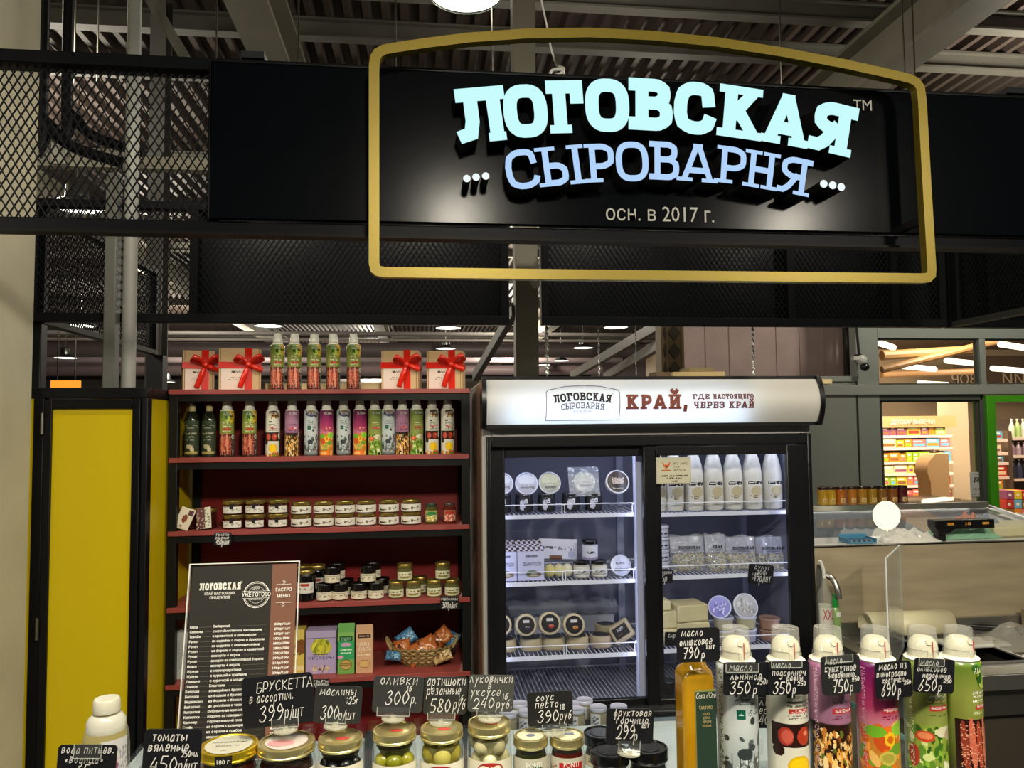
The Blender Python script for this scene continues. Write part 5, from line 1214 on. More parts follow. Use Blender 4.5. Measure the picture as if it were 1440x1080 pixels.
for i, (px, lab) in enumerate(((709, 'first'), (745.5, 'second'), (777, 'third'), (810, 'fourth'), (843, 'fifth'))):
    wheel((fxx(px, Y3+.05), Y3+.052, ZL[2]+.001), .0425, .044, True, 'pale cheese wheel lying flat, %s from left on third refrigerator shelf' % lab, '#b8ab8a' if i != 4 else '#a89a84', '#888')
wheel((fxx(851, Y3+.14), Y3+.15, ZL[2]+.001), .042, .058, True, 'pale cheese wheel lying flat behind the fifth one', '#a89c7c', '#888')
for i, (px, py, r, lid) in enumerate(((703, 879, 15, '#4a3a4a'), (738, 879, 14.8, '#3a3440'), (771, 876.5, 15.5, '#a8382c'), (804.5, 878.5, 15.3, '#b07030'))):
    c = at(px, py, Y3+.02); wheel(c, r*kpx, .04, False, 'cheese wheel standing on edge with black label, %s from left on third refrigerator shelf' % ORD[i], '#bdb092', lid, tilt=14)
c = at(874, 888, Y3+.03); t = T('cheese_wedge_pack', 'cream wrapped cheese wedge with tilted black label at the right of third refrigerator shelf', 'cheese', c)
t.rotation_euler = (R(-18), R(-32), R(-8))
m = MB('#a3977c'); m.box(-.042, .042, -.022, .03, -.036, .036); m.build('wrapped_wedge', M_CHEESE, t, .008, bseg=3)
m = MB(); m.grid(lambda u, v: (-.03+.058*u, -.0228, -.02+.042*v), 20, 16, art([(0, '#14131a'), (1, '#1a1920')], [('r', .3, .75, .55, .82, '#a9a8b0'), ('t', .3, .75, .55, .82, '#4a4a52', .5), ('t', .2, .5, .2, .4, '#6a4a44', .6)])); m.build('dark_label', M_FOIL, t)
# cling film roll lying at the back
m = MB('#b4b8c0'); a, b = at(715, 845, YI1-.1), at(868, 855, YI1-.1); n = 26
g_ = random.Random(5); rr_ = [.03+.006*g_.random() for _ in range(n)]
m.tube([(a.x+(b.x-a.x)*i/(n-1), YI1-.09, ZL[2]+.095+.006*sin(i*1.3)) for i in range(n)], rr_, 14); o = m.build('film_roll', GLASS('roll_film', (.8, .82, .86), milk=.35, milkc=(.6, .62, .66), bump=.7, bscale=30)); tagit(o, 'roll of creased clear film at the back behind the cheese wheels', 'film roll')
m = MB('#8a8e98'); m.box(a.x+.02, b.x-.02, YI1-.12, YI1-.06, ZL[2]+.0035, ZL[2]+.067); o = m.build('film_carton', M_PRINT); tagit(o, 'long grey carton carrying the film roll behind the cheese wheels', 'box')
# bottom: small jars with pale lids
g = 'small jars with pale lids on the refrigerator floor'; j0 = None
TL = art([(0, '#8a8470'), (1, '#9a947e')], [('r', 0, .5, 0, 1, '#c8cbd6'), ('t', .05, .45, .2, .8, '#5a5c68', .5)])
for i, (px, py) in enumerate(((714, 1002), (730, 988), (741, 999), (766, 990), (782, 1000), (803, 988), (810, 996), (822, 983), (841, 993), (870, 992))):
    L = atz(px, py, ZFL+.062); lab = 'small jar with pale lid on the refrigerator floor, %s from left' % ORD[i]
    L = (L.x, L.y, ZFL)
    if not j0: j0 = jar('yogurt_jar', .03, .052, .029, .01, '#7a745c', '#b4b8cc', (.006, .046, 1.2, TL), lab, g, loc=L)
    else: dup(j0, L, lab)
for i, (px, py) in enumerate(((938, 985), (958, 978))):
    L = atz(px, py, ZFL+.05); L = (L.x, max(L.y, YI0), ZFL); jar('dark_pack', .03, .045, .031, .012, '#101216', '#16181c', None, 'dark jar on the refrigerator floor behind the right door, %s' % ('left one', 'right one')[i], 'dark jars on the refrigerator floor', loc=L)
# right door: milk bottles
g = 'white milk bottles on the top right refrigerator shelf'
ML = art([(0, '#c6c2b4'), (1, '#cfccc0')], [('e', .55, .5, .3, .24, '#b9ad88'), ('t', .2, .6, .16, .3, '#7a6a4a', .5), ('r', .1, .9, .78, .97, '#d8d6cc'), ('t', .15, .85, .8, .95, '#1c1a18', .75)])
t0 = None
for i, px in enumerate((925, 950, 978, 1006, 1033.5, 1061, 1089)):
    lab = 'white milk bottle on top right refrigerator shelf, %s from left' % ORD[i]; L = (fxx(px, YI0+.05), YI0+.055, ZRR[0]+.001)
    if t0 is None:
        t0 = T('milk_bottle', lab, 'bottle', L, 0, g); r = .0372
        m = MB('#cfcdc2'); m.lathe([(r*.9, 0), (r, .006), (r, .115), (r*.985, .135), (r*.88, .165), (r*.68, .195), (r*.5, .213), (r*.46, .222)], 28); m.build('bottle_body', P('milk', .3, coat=.3, sub=.1), t0)
        m = MB('#d8d8d4'); m.lathe([(r*.55, .219), (r*.56, .236), (0, .238)], 20); m.build('cap', M_PLAS, t0)
        m = MB(); rr_ = r+.0005; m.grid(lambda u, v: (rr_*sin(1.1*(2*u-1)), -rr_*cos(1.1*(2*u-1)), .03+.08*v), 22, 26, ML); m.build('label', M_PRINT, t0)
    else: dup(t0, L, lab)
Yd = YF-.0005+.0
# sticker on the right door glass
c = [at(x, y, YF-.001) for x, y in ((923, 680.5), (972, 680), (972, 643), (923, 643.5))]
f = art([(0, '#b8b49c'), (1, '#c2bea6')], [('t', .5, .9, .72, .82, '#8a7e6c', .5), ('t', .5, .7, .6, .68, '#8a7e6c', .5), ('t', .5, .86, .48, .56, '#8a7e6c', .5), ('t', .15, .9, .26, .33, '#4a4438', .6), ('t', .3, .72, .18, .24, '#4a4438', .6), ('t', .45, .6, .06, .13, '#3a342c', .7), ('r', .14, .42, .46, .52, '#b0603a')])
tk_ = T('door_sticker', 'cream sticker with orange bird on the right refrigerator door', 'sticker', c[0]); W, H = (c[1]-c[0]).length, (c[3]-c[0]).length
m = MB(); m.grid(lambda u, v: (W*u, -.0004, H*v), 40, 34, f); o = m.build('paper', M_PRINT, tk_); s_ = o.modifiers.new('thickness', 'SOLIDIFY'); s_.thickness = .0004
m = MB('#c8642c'); m.smooth = False
for poly in ([(.17, .86), (.2, .68), (.27, .58), (.33, .62), (.3, .74), (.24, .72)], [(.27, .58), (.38, .66), (.42, .86), (.36, .8), (.31, .7)], [(.2, .54), (.3, .56), (.42, .54), (.3, .585)]): m.face([(x*W, -.0011, z*H) for x, z in poly])
m.build('bird_emblem', M_PRINT, tk_)
# tubs stacked at the left
TB = art([(0, '#b4b7cc'), (1, '#c6c9da')], [('t', .15, .85, .35, .62, '#2c2c38', .65)])
t0 = None; g = 'white tubs stacked behind the right door edge'
for k in range(4):
    lab = 'white tub in the stack at left of second right refrigerator shelf, %s' % ('bottom', 'second from bottom', 'third from bottom', 'topmost')[k]; L = (fxx(927, YI0+.04), YI0+.06, ZRR[1]+.001+k*.0445)
    if t0 is None: t0 = jar('white_tub', .042, .036, .045, .008, '#b8bace', '#c6c8d8', (.004, .03, 1.3, TB), lab, g, loc=L, mat=M_PLAS)
    else: dup(t0, L, lab)
# grated cheese bags
def bag(px0, px1, py0, py1, Y, label, logo, seed, lean=8):
    a, b = at(px0, py1, Y), at(px1, py0, Y); W, H = b.x-a.x, b.z-a.z; t = T('cheese_bag', label, 'bag', ((a.x+b.x)/2, Y, a.z), 0, 'clear bags of grated cheese'); t.rotation_euler = (R(-lean), 0, 0)
    g_ = random.Random(seed)
    m = MB(); th = lambda u, v: .024*max(0, 1-abs(2*u-1)**3)**.5*max(0, min(1, (1-v)*1.3))*min(1, v*8+.1)+.0015
    m.grid(lambda u, v: ((u-.5)*W, -th(u, v)-.002*sin(u*23+v*9+seed), H*v+(.004*sin(u*9+seed) if v > .9 else 0)), 20, 18); m.grid(lambda u, v: ((.5-u)*W, th(u, v)*.6, H*v+(.004*sin((1-u)*9+seed) if v > .9 else 0)), 20, 18)
    m.build('film', M_FILM, t)
    m = MB('#b8b8c4'); m.box(-W/2+.002, W/2-.002, .0005, .0015, H*.52, H*.96); m.build('white_panel', GLASS('bag_header', (.9, .9, .95), milk=.55, milkc=(.62, .64, .74)), t)
    m = MB(); n = int(170*W/.13)
    for _ in range(n):
        x, z = g_.uniform(-.45, .45)*W, g_.uniform(.04, .5)*H; x *= .98; a_ = g_.uniform(0, pi); l = g_.uniform(.008, .016); y = -g_.uniform(.003, .017)*(1-abs(2*x/W)**2)
        m.k(g_.choice(['#b9b086', '#c8c09a', '#a89c6c', '#cfc9ae', '#b8a878'])); m.bar((x-l*cos(a_)*.5, y, z-l*sin(a_)*.5), (x+l*cos(a_)*.5, y+g_.uniform(-.003, .003), z+l*sin(a_)*.5), .003)
    o = m.build('grated_cheese', M_CHEESE, t); o['kind'] = 'stuff'
    m = MB('#15151a'); m.smooth = False
    if logo: slabline(m, logo, 0, H*.66, .011, .003, min(W*.8, .0098*len(logo)), flat(-.0265)); slabline(m, 'СЫРОВАРНЯ'[:len(logo)], 0, H*.575, .005, .0008, min(W*.62, .006*len(logo)), flat(-.0265)); m.build('lettering', M_PRINT, t)
Yb = YI0+.072
bag(944, 992, 752, 805, Yb, 'clear bag of grated cheese, leftmost on second right refrigerator shelf', 'ЛОГОВСКАЯ', 1)
bag(993.5, 1022, 750, 806, Yb-.012, 'narrow creased clear bag of grated cheese, second from left', 'СКАЯ', 2)
bag(1023, 1064, 753, 805, Yb, 'clear bag of grated cheese, third from left behind the chalk tag', 'ЛОГОВСКАЯ', 3)
bag(1065.5, 1104, 753, 806, Yb-.005, 'clear bag of grated cheese at the right end of second right refrigerator shelf', 'ЛОГОВСКАЯ', 4)
price_tag(((1053, 793), (1088, 795), (1087, 823), (1052, 820)), YI0-.012, 'black chalk tag 149 rub hanging on the second right refrigerator shelf', [('сулуг', .22, .76, .18, .66), ('200г', .3, .5, .16, .5), ('149р/шт', .12, .14, .32, .8)], group='refrigerator chalk tags', disc=False, tk=.0016, small=True)
price_tag(((917, 801), (946, 801), (946, 820), (917, 820)), YI0-.012, 'small dark chalk tag at the left end of second right refrigerator shelf', [('творожн', .3, .68, .22, .66), ('95р', .3, .14, .38, .45)], group='refrigerator chalk tags', disc=False, tk=.0014, small=True)
price_tag(((935, 889), (956, 889), (956, 908), (935, 908)), YI0-.012, 'small dark chalk tag half hidden behind the oil price tag', [('сыр', .2, .6, .3, .5)], group='refrigerator chalk tags', disc=False, tk=.0012, small=True)
# cheese blocks
def block(px0, px1, py0, py1, Y, D, rz, lab, col='#c9bf94', base=None):
    a, b = at(px0, py1, Y), at(px1, py0, Y); W, H = (b.x-a.x)/cos(rz), b.z-a.z; z = base if base is not None else a.z
    m = MB(col); m.box(-W/2, W/2, 0, D, 0, H); o = m.build('cheese_block', M_CHEESE, loc=((a.x+b.x)/2, Y, z), bevel=.007, bseg=3); o.rotation_euler = (0, 0, rz); return tagit(o, lab, 'cheese', 'pale yellow cheese blocks'), z+H
Yk = YI0+.03
o, zt_ = block(922, 953, 880, 904, Yk, .1, 0, 'pale yellow cheese block, bottom of the left stack', base=ZRR[2]+.001)
o, zt_ = block(921, 953, 854, 880, Yk+.005, .1, .04, 'pale yellow cheese block, middle of the left stack', base=zt_+.0005)
o, zt_ = block(920, 944, 838, 853, Yk+.01, .09, .0, 'small pale yellow cheese block, topmost of the left stack', base=zt_+.0005, col='#d0c8a0')
o, zt_ = block(953, 998, 869, 902, Yk, .1, -.05, 'large pale yellow cheese block, bottom of the right stack', base=ZRR[2]+.001)
o, zt_ = block(953, 997, 842, 868, Yk, .11, .12, 'large pale yellow cheese block, top of the right stack', base=zt_+.0005, col='#cec498')
def tub(px, r, h, k, col, lab, lidc, Y=YI0+.06):
    t = T('soft_cheese_tub', lab, 'tub', (fxx(px, Y), Y, ZRR[2]+.001+k*(h+.006)), 0, 'tubs on the third right refrigerator shelf')
    m = MB(col); m.lathe([(r*.86, 0), (r*.88, .002), (r*.98, h)], 30); m.build('tub_body', M_PLAS, t)
    m = MB(lidc); m.lathe([(r*1.02, h-.004), (r*1.03, h+.001), (r*.98, h+.004), (r*.9, h+.0028), (0, h+.0028)], 30); m.build('lid', M_PLAS, t)
tub(1015, .038, .042, 0, '#a9a488', 'pale tub under the tilted blue lid, bottom', '#b8bcd4'); tub(1015, .038, .042, 1, '#b8b49c', 'pale tub under the tilted blue lid, top', '#b8bcd4')
tub(1046, .04, .042, 0, '#b4b6d0', 'pale tub under the round clear lid, bottom', '#c2c6dc'); tub(1046, .04, .042, 1, '#bab694', 'pale tub under the round clear lid, top', '#c2c6dc')
tub(1079, .04, .036, 0, '#a8826c', 'peach tub, lower of two at the right of third refrigerator shelf', '#9a7866'); tub(1079, .04, .036, 1, '#b08a74', 'peach tub, upper of two at the right of third refrigerator shelf', '#a58270')
g = 'tubs standing tilted on the stacked tubs'
LB = art([(0, '#7a7ad0'), (1, '#9a9ae6')], scatter(71, 40, (.2, .8, .2, .8), (.03, .07), ['#c8c8f4', '#5a5ab4', '#e0e0ff', '#6a6ac4']))
LC = art([(0, '#8e909a'), (1, '#a4a6b0')], scatter(72, 30, (.2, .8, .2, .8), (.03, .09), ['#c4c4c8', '#6a6c74', '#b4b0a4', '#84868e']))
zz = ZRR[2]+2*.048+.002
disc(1012, 853.5, 15.5, YI0+.05, LB, 'tilted tub lid shining blue on the third right refrigerator shelf', 'tilted_tub', g, tilt=26, yaw=R(-28), thick=.018, rim='#c8ccf0')
disc(1048.5, 852.5, 17.3, YI0+.05, LC, 'tilted tub with clear round lid on the third right refrigerator shelf', 'tilted_tub', g, tilt=22, thick=.018)
# on top of the refrigerator
zt = zc1-.01
def board(px0, px1, py0, py1, Y, D, rz, lab, col='#cdb98c', name='wooden_board', z=None):
    a, b = at(px0, py1, Y), at(px1, py0, Y); W = b.x-a.x; H = b.z-a.z; m = MB(col); m.box(-W/2, W/2, 0, D, 0, H)
    o = m.build(name, P('raw_wood', .6, bump=.05, bscale=60, stretch=(.2, 1, 1)), loc=((a.x+b.x)/2, Y, z if z is not None else a.z), bevel=.002); o.rotation_euler = (0, 0, rz); tagit(o, lab, 'board', 'wooden boards on the refrigerator top'); return o.location.z+H
z1 = board(930, 1050, 519, 529, 3.0, .12, .03, 'pale wooden board lying at the left of the refrigerator top', z=zt); 
board(1062, 1170, 520, 527, 3.02, .12, 0, 'pale wooden board lying at the right of the refrigerator top', z=zt)
z2 = board(947, 1018, 510, 518, 3.02, .1, -.1, 'brown wooden board stacked on the left pale board', '#b39b6c', z=z1)
board(968, 1006, 505, 511, 3.03, .09, .12, 'smaller wooden board topmost of the stack on the refrigerator', '#8d7d58', z=z2)
board(922, 945, 512, 519, 2.99, .06, .3, 'dark wooden block at the left of the board stack', '#5d4a34', 'wooden_block', z=z1)
# twisted chains
for px, w_, lab in ((769, .016, 'wide twisted silver strip hanging above the left of the refrigerator'), (842, .009, 'thin twisted silver strip hanging above the middle of the refrigerator'), (1059, .012, 'twisted silver strip hanging above the right of the refrigerator'), (894, .004, 'thread thin twisted strip right of the middle strip')):
    Y = YR; x = ax(px, 490, Y); H = ZR-zt; m = MB('#cfd6d2'); n = 60
    I = []
    for i in range(n+1):
        a = i*.55; z = H*i/n; I.append((m.vert((w_/2*cos(a), w_/2*sin(a), z)), m.vert((-w_/2*cos(a), -w_/2*sin(a), z))))
    for p, q in zip(I, I[1:]): m.ids((p[0], p[1], q[1], q[0]))
    o = m.build('twisted_strip', M_MET, loc=(x, Y, zt)); s_ = o.modifiers.new('thickness', 'SOLIDIFY'); s_.thickness = .001; tagit(o, lab, 'strip', 'twisted strips above the refrigerator')
# carved post far behind
Y = 5.5; x0, x1 = ax(930, 490, Y), ax(962, 490, Y); t = T('carved_post', 'carved wooden post with diamond fretwork behind the refrigerator', 'post', ((x0+x1)/2, Y, 0)); W = x1-x0
m = MB('#7d6a4a'); m.box(-W/2, -W/2+W*.3, 0, .14, 0, 2.9); m.box(W*.42, W/2, 0, .14, 0, 2.9); m.box(-W/2+W*.3, W*.42, .03, .12, 0, 2.9); m.build('shaft', M_PAINT, t)
m = MB('#3a3222'); z = 1.6
while z < 2.9:
    m.prism([(W*.11, z), (W*.11+W*.26, z+.06), (W*.11, z+.12), (W*.11-W*.26, z+.06)], .008, .03); m.prism([(-W*.35, z), (-W*.27, z+.06), (-W*.35, z+.12), (-W*.43, z+.06)], -.008, .0); z += .135
m.build('fretwork', M_PAINT, t)
# ================================================================== front glass counter
ZS = 1.13
ct = T('glass_counter', 'glass topped counter with steel inside carrying the jars and bottles', 'counter', (-1.3, .8, 0))
CX0, CX1 = ax(105, 1080, 1.12), ax(1392, 1070, .95)+.06
def rk_(m): return rel(m, (-1.3, .8, 0))
m = rk_(MB('#fff')); m.box(CX0, CX1, .82, 1.42, ZS-.008, ZS); m.build('glass_top', GLASS('counter_glass', (.95, .98, .975), refl=.6, bump=.02, bscale=8), ct)
m = rk_(MB('#2f6f68')); m.box(CX1-.0, CX1+.002, .82, 1.42, ZS-.008, ZS); m.box(CX0, CX1, .818, .82, ZS-.008, ZS); m.build('glass_edge', M_GLOSS, ct)
m = rk_(MB('#c9cdd0')); m.box(CX0, CX1-.01, .84, 1.42, .82, .84); m.box(ax(300, 1040, 1.4), CX1-.01, 1.4, 1.42, .1, 1.1); m.box(CX0, CX0+.02, .84, 1.4, .1, 1.12); m.box(CX1-.03, CX1-.01, .84, 1.4, .1, .82); m.box(CX0+.02, CX1-.03, .84, .86, .1, .82)
m.build('steel_body', P('brushed_steel', .4, .15, bump=.03, bscale=40, stretch=(.1, 1, 1)), ct)
m = rk_(MB('#7d8385'))
for px in (655, 1212, 520): X = ax(px, 1040, 1.4); m.box(X-.008, X+.008, 1.385, 1.4, .84, ZS-.009)
m.build('glass_support', M_MET, ct)
Yj2 = 1.1
# ---- menu stand
bl = at(246, 1021, 1.28)
mz0 = ZS; tilt = R(12)
mw = ax(411, 1000, 1.285)-ax(250, 1000, 1.285); mx = (ax(250, 1010, 1.28)+ax(410, 1010, 1.28))/2
mh = .301
t = T('menu_stand', 'clear acrylic stand with printed black and brown menu sheet', 'menu stand', (mx, 1.28, ZS+.002)); t.rotation_euler = (-tilt, 0, 0)
m = MB('#28251f'); m.box(-mw/2+.003, mw/2-.003, -.0002, .0008, .004, mh-.003); m.k('#7d5440').box(mw/2-.043, mw/2-.003, -.0004, -.0002, .004, mh-.003); m.build('menu_sheet', P('menu_paper', .4, var=.25, vscale=9, vcol=(.03, .028, .025)), t)
m = MB(); m.box(-mw/2, mw/2, -.0035, -.0025, 0, mh); m.box(-mw/2, mw/2, .0015, .0025, 0, mh); m.build('acrylic_sheet', M_GLASS, t)
m = MB('#c9c8c0'); e = .0016; m.box(-mw/2-e, -mw/2, -.0036, .0026, 0, mh); m.box(mw/2, mw/2+e, -.0036, .0026, 0, mh); m.box(-mw/2-e, mw/2+e, -.0036, .0026, mh, mh+e); m.box(-mw/2-e, mw/2+e, -.0036, .0026, -.001, 0)
m.build('acrylic_edge', M_PLAS, t)
m = MB(); m.M = Matrix.Rotation(tilt, 4, 'X'); m.box(-mw/2, mw/2, -.01, .09, -.0015, .0015); m.M = None; m.build('foot', M_ACR, t)
m = MB('#e2e0d6'); m.smooth = False; fn = flat(-.0012); left = -mw/2+.012; U = mw/.158
def LY(py): return mh*(1022-py)/(1022-787)
slabline(m, 'ЛОГОВСКАЯ', left+.034*U, LY(815), .0115, .0024, .06*U, fn)
m.text('TM', left+.064*U, LY(811), .002, fn); m.text('КРАЙ НАСТОЯЩИХ', left+.034*U, LY(825.5), .004, fn, width=.044*U, bold=.02); m.text('ПРОДУКТОВ', left+.034*U, LY(830.5), .004, fn, width=.029*U, bold=.02)
cxm, czm = mw/2-.067, LY(827)
for rr_, tt in ((.0205, .0012), (.0185, .0005), (.0135, .0004)):
    m.stroke([(cxm+rr_*cos(2*pi*k/48), czm+rr_*sin(2*pi*k/48)) for k in range(48)], tt, fn, True)
m.k('#28251f').box(cxm-.0225, cxm+.0225, -.0014, -.0013, czm-.0058, czm+.0058); m.k('#e2e0d6')
fn2 = flat(-.0018); m.text('УЖЕ ГОТОВО', cxm, czm-.0028, .0062, fn2, width=.046, bold=.02); m.text('ШОК', cxm, czm+.0088, .0036, fn2); m.text('ЗАМОРОЗКА', cxm, czm-.0085, .0022, fn2, width=.02)
m.stroke([(cxm-.0225, czm+.0056), (cxm+.0225, czm+.0056)], .0005, fn2); m.stroke([(cxm-.0225, czm-.0056), (cxm+.0225, czm-.0056)], .0005, fn2)
xr = mw/2-.023; m.text('ГАСТРО', xr, LY(823.5), .0048, fn2, width=.026, bold=.02); m.text('МЕНЮ', xr, LY(831.5), .0048, fn2, width=.021, bold=.02)
for py, s_ in ((815, 1), (838, -1)):
    z = LY(py); m.stroke([(xr-.012, z), (xr+.012, z)], .0005, fn2); m.stroke(catmull([(xr-.003, z), (xr, z+s_*.001), (xr+.002, z+s_*.004), (xr-.001, z+s_*.0055), (xr-.002, z+s_*.0035)], 4), .0008, fn2)
rows = [('Борщ', 'Сибирский', '220р/1шт'), ('Солянка', 'с копчёностями и маслинами', '290р/1шт'), ('Том-Ям', 'с креветкой и кальмаром', '350р/1шт'), ('Рулет', 'из индейки с сыром и брокколи', '180р/100г'), ('Рулет', 'из индейки с шампиньонами', '180р/100г'), ('Рулет', 'из форели с сыром и креветкой', '299р/100г'), ('Рулет', 'ассорти 4 вкуса', '209р/100г'), ('Рулет', 'ассорти из слабосолёной форели', '299р/100г'), ('Индюк', 'ассорти 4 вкуса', '210р/100г'), ('Жульен', 'с морепродуктами', '180р/1шт'), ('Жульен', 'с курицей и грибами', '200р/1шт'), ('Лазанья', 'с курочкой и моцареллой', '390р/1шт'), ('Пышные', 'Блинчики', '420р/1шт'), ('Биточки', 'из индейки с брокколи и сыром', '670р/1шт'), ('Биточки', 'из форели с брокколи и сыром', '690р/1шт'), ('Медальоны', 'из форели с беконом', '480р/1шт'), ('Бифштекс', 'из цыплёнка с чесноком', '390р/1шт'), ('Котлетки', 'рубленые из кальмара', '390р/1шт'), ('Котлетки', 'нежные из говядины', '390р/1шт'), ('Кальмар', 'фаршированный плов', '360р/1шт'), ('Стейк', 'из форели с розмарином', '690р/1шт'), ('Шашлычки', 'из форели и грибов', '450р/1шт'), ('Смесь', 'овощная', '220р/1шт'), ('Капуста', 'брокколи', '230р/1шт'), ('Капуста', 'цветная', '230р/1шт')]
for i, (a, b, c) in enumerate(rows):
    z = LY(864+i*5.9)-.002; h = .0036
    m.k('#e2e0d6'); m.text(a, left-.006, z, h, fn, width=.0027*len(a)*U, align='l', bold=.03); wB = min(.0027*len(b), .074)*U; m.text(b, left+.03, z, h, fn, width=wB, align='l', bold=.03)
    m.k('#a8a498'); xe = left+.031+wB/1+.004
    wb = wB; 
    m.k('#e2e0d6'); m.text(c, xr, z, h, fn2, width=.026, bold=.03)
    m.k('#6f6c62'); x0 = left+.031+wb+.004
    if x0 < mw/2-.05: m.stroke([(x0, z+.001), (mw/2-.048, z+.001)], .00038, fn)
    m.stroke([(left-.006+.0027*U*len(a)+.002, z+.001), (left+.028, z+.001)], .0004, fn) if len(a) < 9 else None
m.build('menu_lettering', M_PRINT, t)

# ---- jars at the front
M_BRINE = GLASS('brine', (.93, .9, .6), refl=.3, milk=.1, milkc=(.6, .55, .25))
def wrap_label(t, r, z0, z1, ah, fn, name='label', a0=0.0, nu=40, nv=26):
    rr_ = r+.0006; m = MB(); m.grid(lambda u, v: (rr_*sin(a0+ah*(2*u-1)), -rr_*cos(a0+ah*(2*u-1)), z0+(z1-z0)*v), nu, nv, fn); return m.build(name, M_PRINT, t)
def glass_jar(name, px, py, wpx, label, lidc='#d8cb8e', H=None, Y=Yj2, lh=.0125, bodyr=None, group='jars along the front of the glass counter', fill='#777', fillmat=None, body='glass', fr=.9):
    """py = middle of the lid top ellipse"""
    c = at(px, py, Y); lr = (ax(px+wpx/2, py, Y)-ax(px-wpx/2, py, Y))/2; zt_ = c.z; h = zt_-lh-ZS; r = (bodyr or 1.03)*lr
    t = T(name, label, 'jar', (c.x, Y, ZS), 0, group)
    m = MB(); m.lathe([(r*.88, 0), (r, .006), (r, h-.02), (r*.985, h-.014), (lr*.93, h-.002), (lr*.9, h+.004)], 40); m.build('jar_glass', M_JARGL, t)
    m = MB(lidc); n = 48; kn = lambda z: [(lr*(1.0), z)]
    m.lathe([(lr*.97, h-.001), (lr*1.0, h), (lr*1.01, h+.002), (lr*.985, h+.003), (lr, h+lh-.003), (lr*.985, h+lh-.0006), (lr*.95, h+lh), (lr*.9, h+lh-.0003), (lr*.87, h+lh-.0018), (lr*.62, h+lh-.0018), (lr*.58, h+lh-.001), (0, h+lh-.001)], n); m.build('lid', M_GOLD if lidc in ('#d8cb8e', '#e0c02c') else M_GLOSS, t)
    if fill:
        m = MB(fill); m.lathe([(r*.84, .004), (r*fr, .008), (r*fr, h-.02), (lr*.84, h-.008)], 32); m.build('filling', fillmat or P('preserve', .25, coat=.2, bump=.3, bscale=90, var=.5, vscale=70), t)
    return t, r, lr, h
def olives(t, r, h, cols, rr_, n, name, sq=1.0, seed=1, mat=None, core=None):
    g_ = random.Random(seed); m = MB(); z = .012
    rows_ = int((h-.02)/(rr_*1.75))
    for k in range(rows_+1):
        q = max(5, int(2*pi*(r-rr_)/(rr_*2.02)))
        for i in range(q):
            a = 2*pi*(i+.5*(k % 2))/q+g_.uniform(-.08, .08); m.k(g_.choice(cols)); zz = .010+rr_+k*rr_*1.75+g_.uniform(-.002, .002)
            if zz+rr_ > h-.002: continue
            m.ball(((r-rr_*1.05)*sin(a), -(r-rr_*1.05)*cos(a), zz), (rr_*g_.uniform(.9, 1.0), rr_*.97, rr_*sq*g_.uniform(.95, 1.05)), 14, 9)
    if core: m.k(core); m.lathe([(r-rr_*1.6, .006), (r-rr_*1.6, h-.015)], 20)
    m.build(name, mat or P('olive_skin', .25, coat=.3), t)
def oval_logo(t, body, r, z, w_, h_, col, tcol='#f2e8dc', a0=0.0):
    fnl = cyl(r+.0011, a0=a0); m = MB(col); n = 40
    ring = [(w_/2*cos(2*pi*k/n), z+h_/2*sin(2*pi*k/n)) for k in range(n)]; c0 = m.vert(fnl(0, z)); ids = [m.vert(fnl(*p)) for p in ring]
    for k in range(n): m.ids((c0, ids[k], ids[(k+1) % n]))
    m.k(tcol); m.text(body, 0, z-h_*.2, h_*.42, cyl(r+.0016, a0=a0), width=w_*.74); m.build('oval_logo', M_PRINT, t)
CRM = art([(0, '#d3cdb4'), (1, '#d9d3bc')], [('t', .2, .8, .2, .3, '#5a5a4a', .4)])
# 1 tomatoes, gold lid with paper disc
t, r, lr, h = glass_jar('tomato_jar', 322, 1046, 83, 'wide bright gold lid jar with black seal strip beside the tomato price tag', '#e0c02c', fill='#4a1d14')
m = MB('#b4b19f'); m.lathe([(lr*.8, h+.0119), (0, h+.0121)], 40, cap=False); m.k('#33322c'); m.smooth = False; m.text('ТОМАТЫ ВЯЛЕНЫЕ', 0, .004, .0045, lambda x, y: (x, y, h+.0126), width=lr*1.2); m.text('БРУСКЕТТА', 0, -.008, .004, lambda x, y: (x, y, h+.0126), width=lr*.8); m.text('180 г', 0, -.022, .0035, lambda x, y: (x, y, h+.0126)); m.build('paper_disc', M_PRINT, t)
m = MB('#14130f'); m.grid(lambda u, v: ((lr+.0006)*sin(.28*(2*u-1)+.05), -(lr+.0006)*cos(.28*(2*u-1)+.05), h-.03+.0418*v), 6, 4); m.k('#e6e2d4'); m.smooth = False; m.text('180 г', 0, h+.002, .0055, cyl(lr+.0012, a0=.05), width=.016); m.build('seal_strip', M_PRINT, t)
# 2 bruschetta
t, r, lr, h = glass_jar('bruschetta_jar', 403, 1041, 81, 'wide gold lid jar with white label under the bruschetta price tag', fill='#2a130c')
m = MB('#bdb3aa'); m.lathe([(lr*.74, h+.0119), (0, h+.0121)], 36, cap=False); m.k('#c98a8c').ball((-.006, -.008, h+.0124), (.018, .01, .0006), 16, 4); m.build('paper_disc', M_PRINT, t)
wrap_label(t, r, .004, h-.017, 1.5, art([(0, '#cfccbc'), (1, '#d6d3c4')], [('r', .44, .5, 0, 1, '#2a2824'), ('t', .55, .8, .72, .84, '#6a8a4a', .6), ('t', .55, .78, .55, .66, '#5a564c', .5), ('e', .72, .3, .12, .16, '#8a4a30')]))
def lid_print(t, lr, h, lh=.0125, col='#b04038'):
    m = MB(col); m.ball((.003, -.006, h+lh-.0007), (lr*.32, lr*.16, .0005), 16, 4); m.build('lid_print', M_PRINT, t)
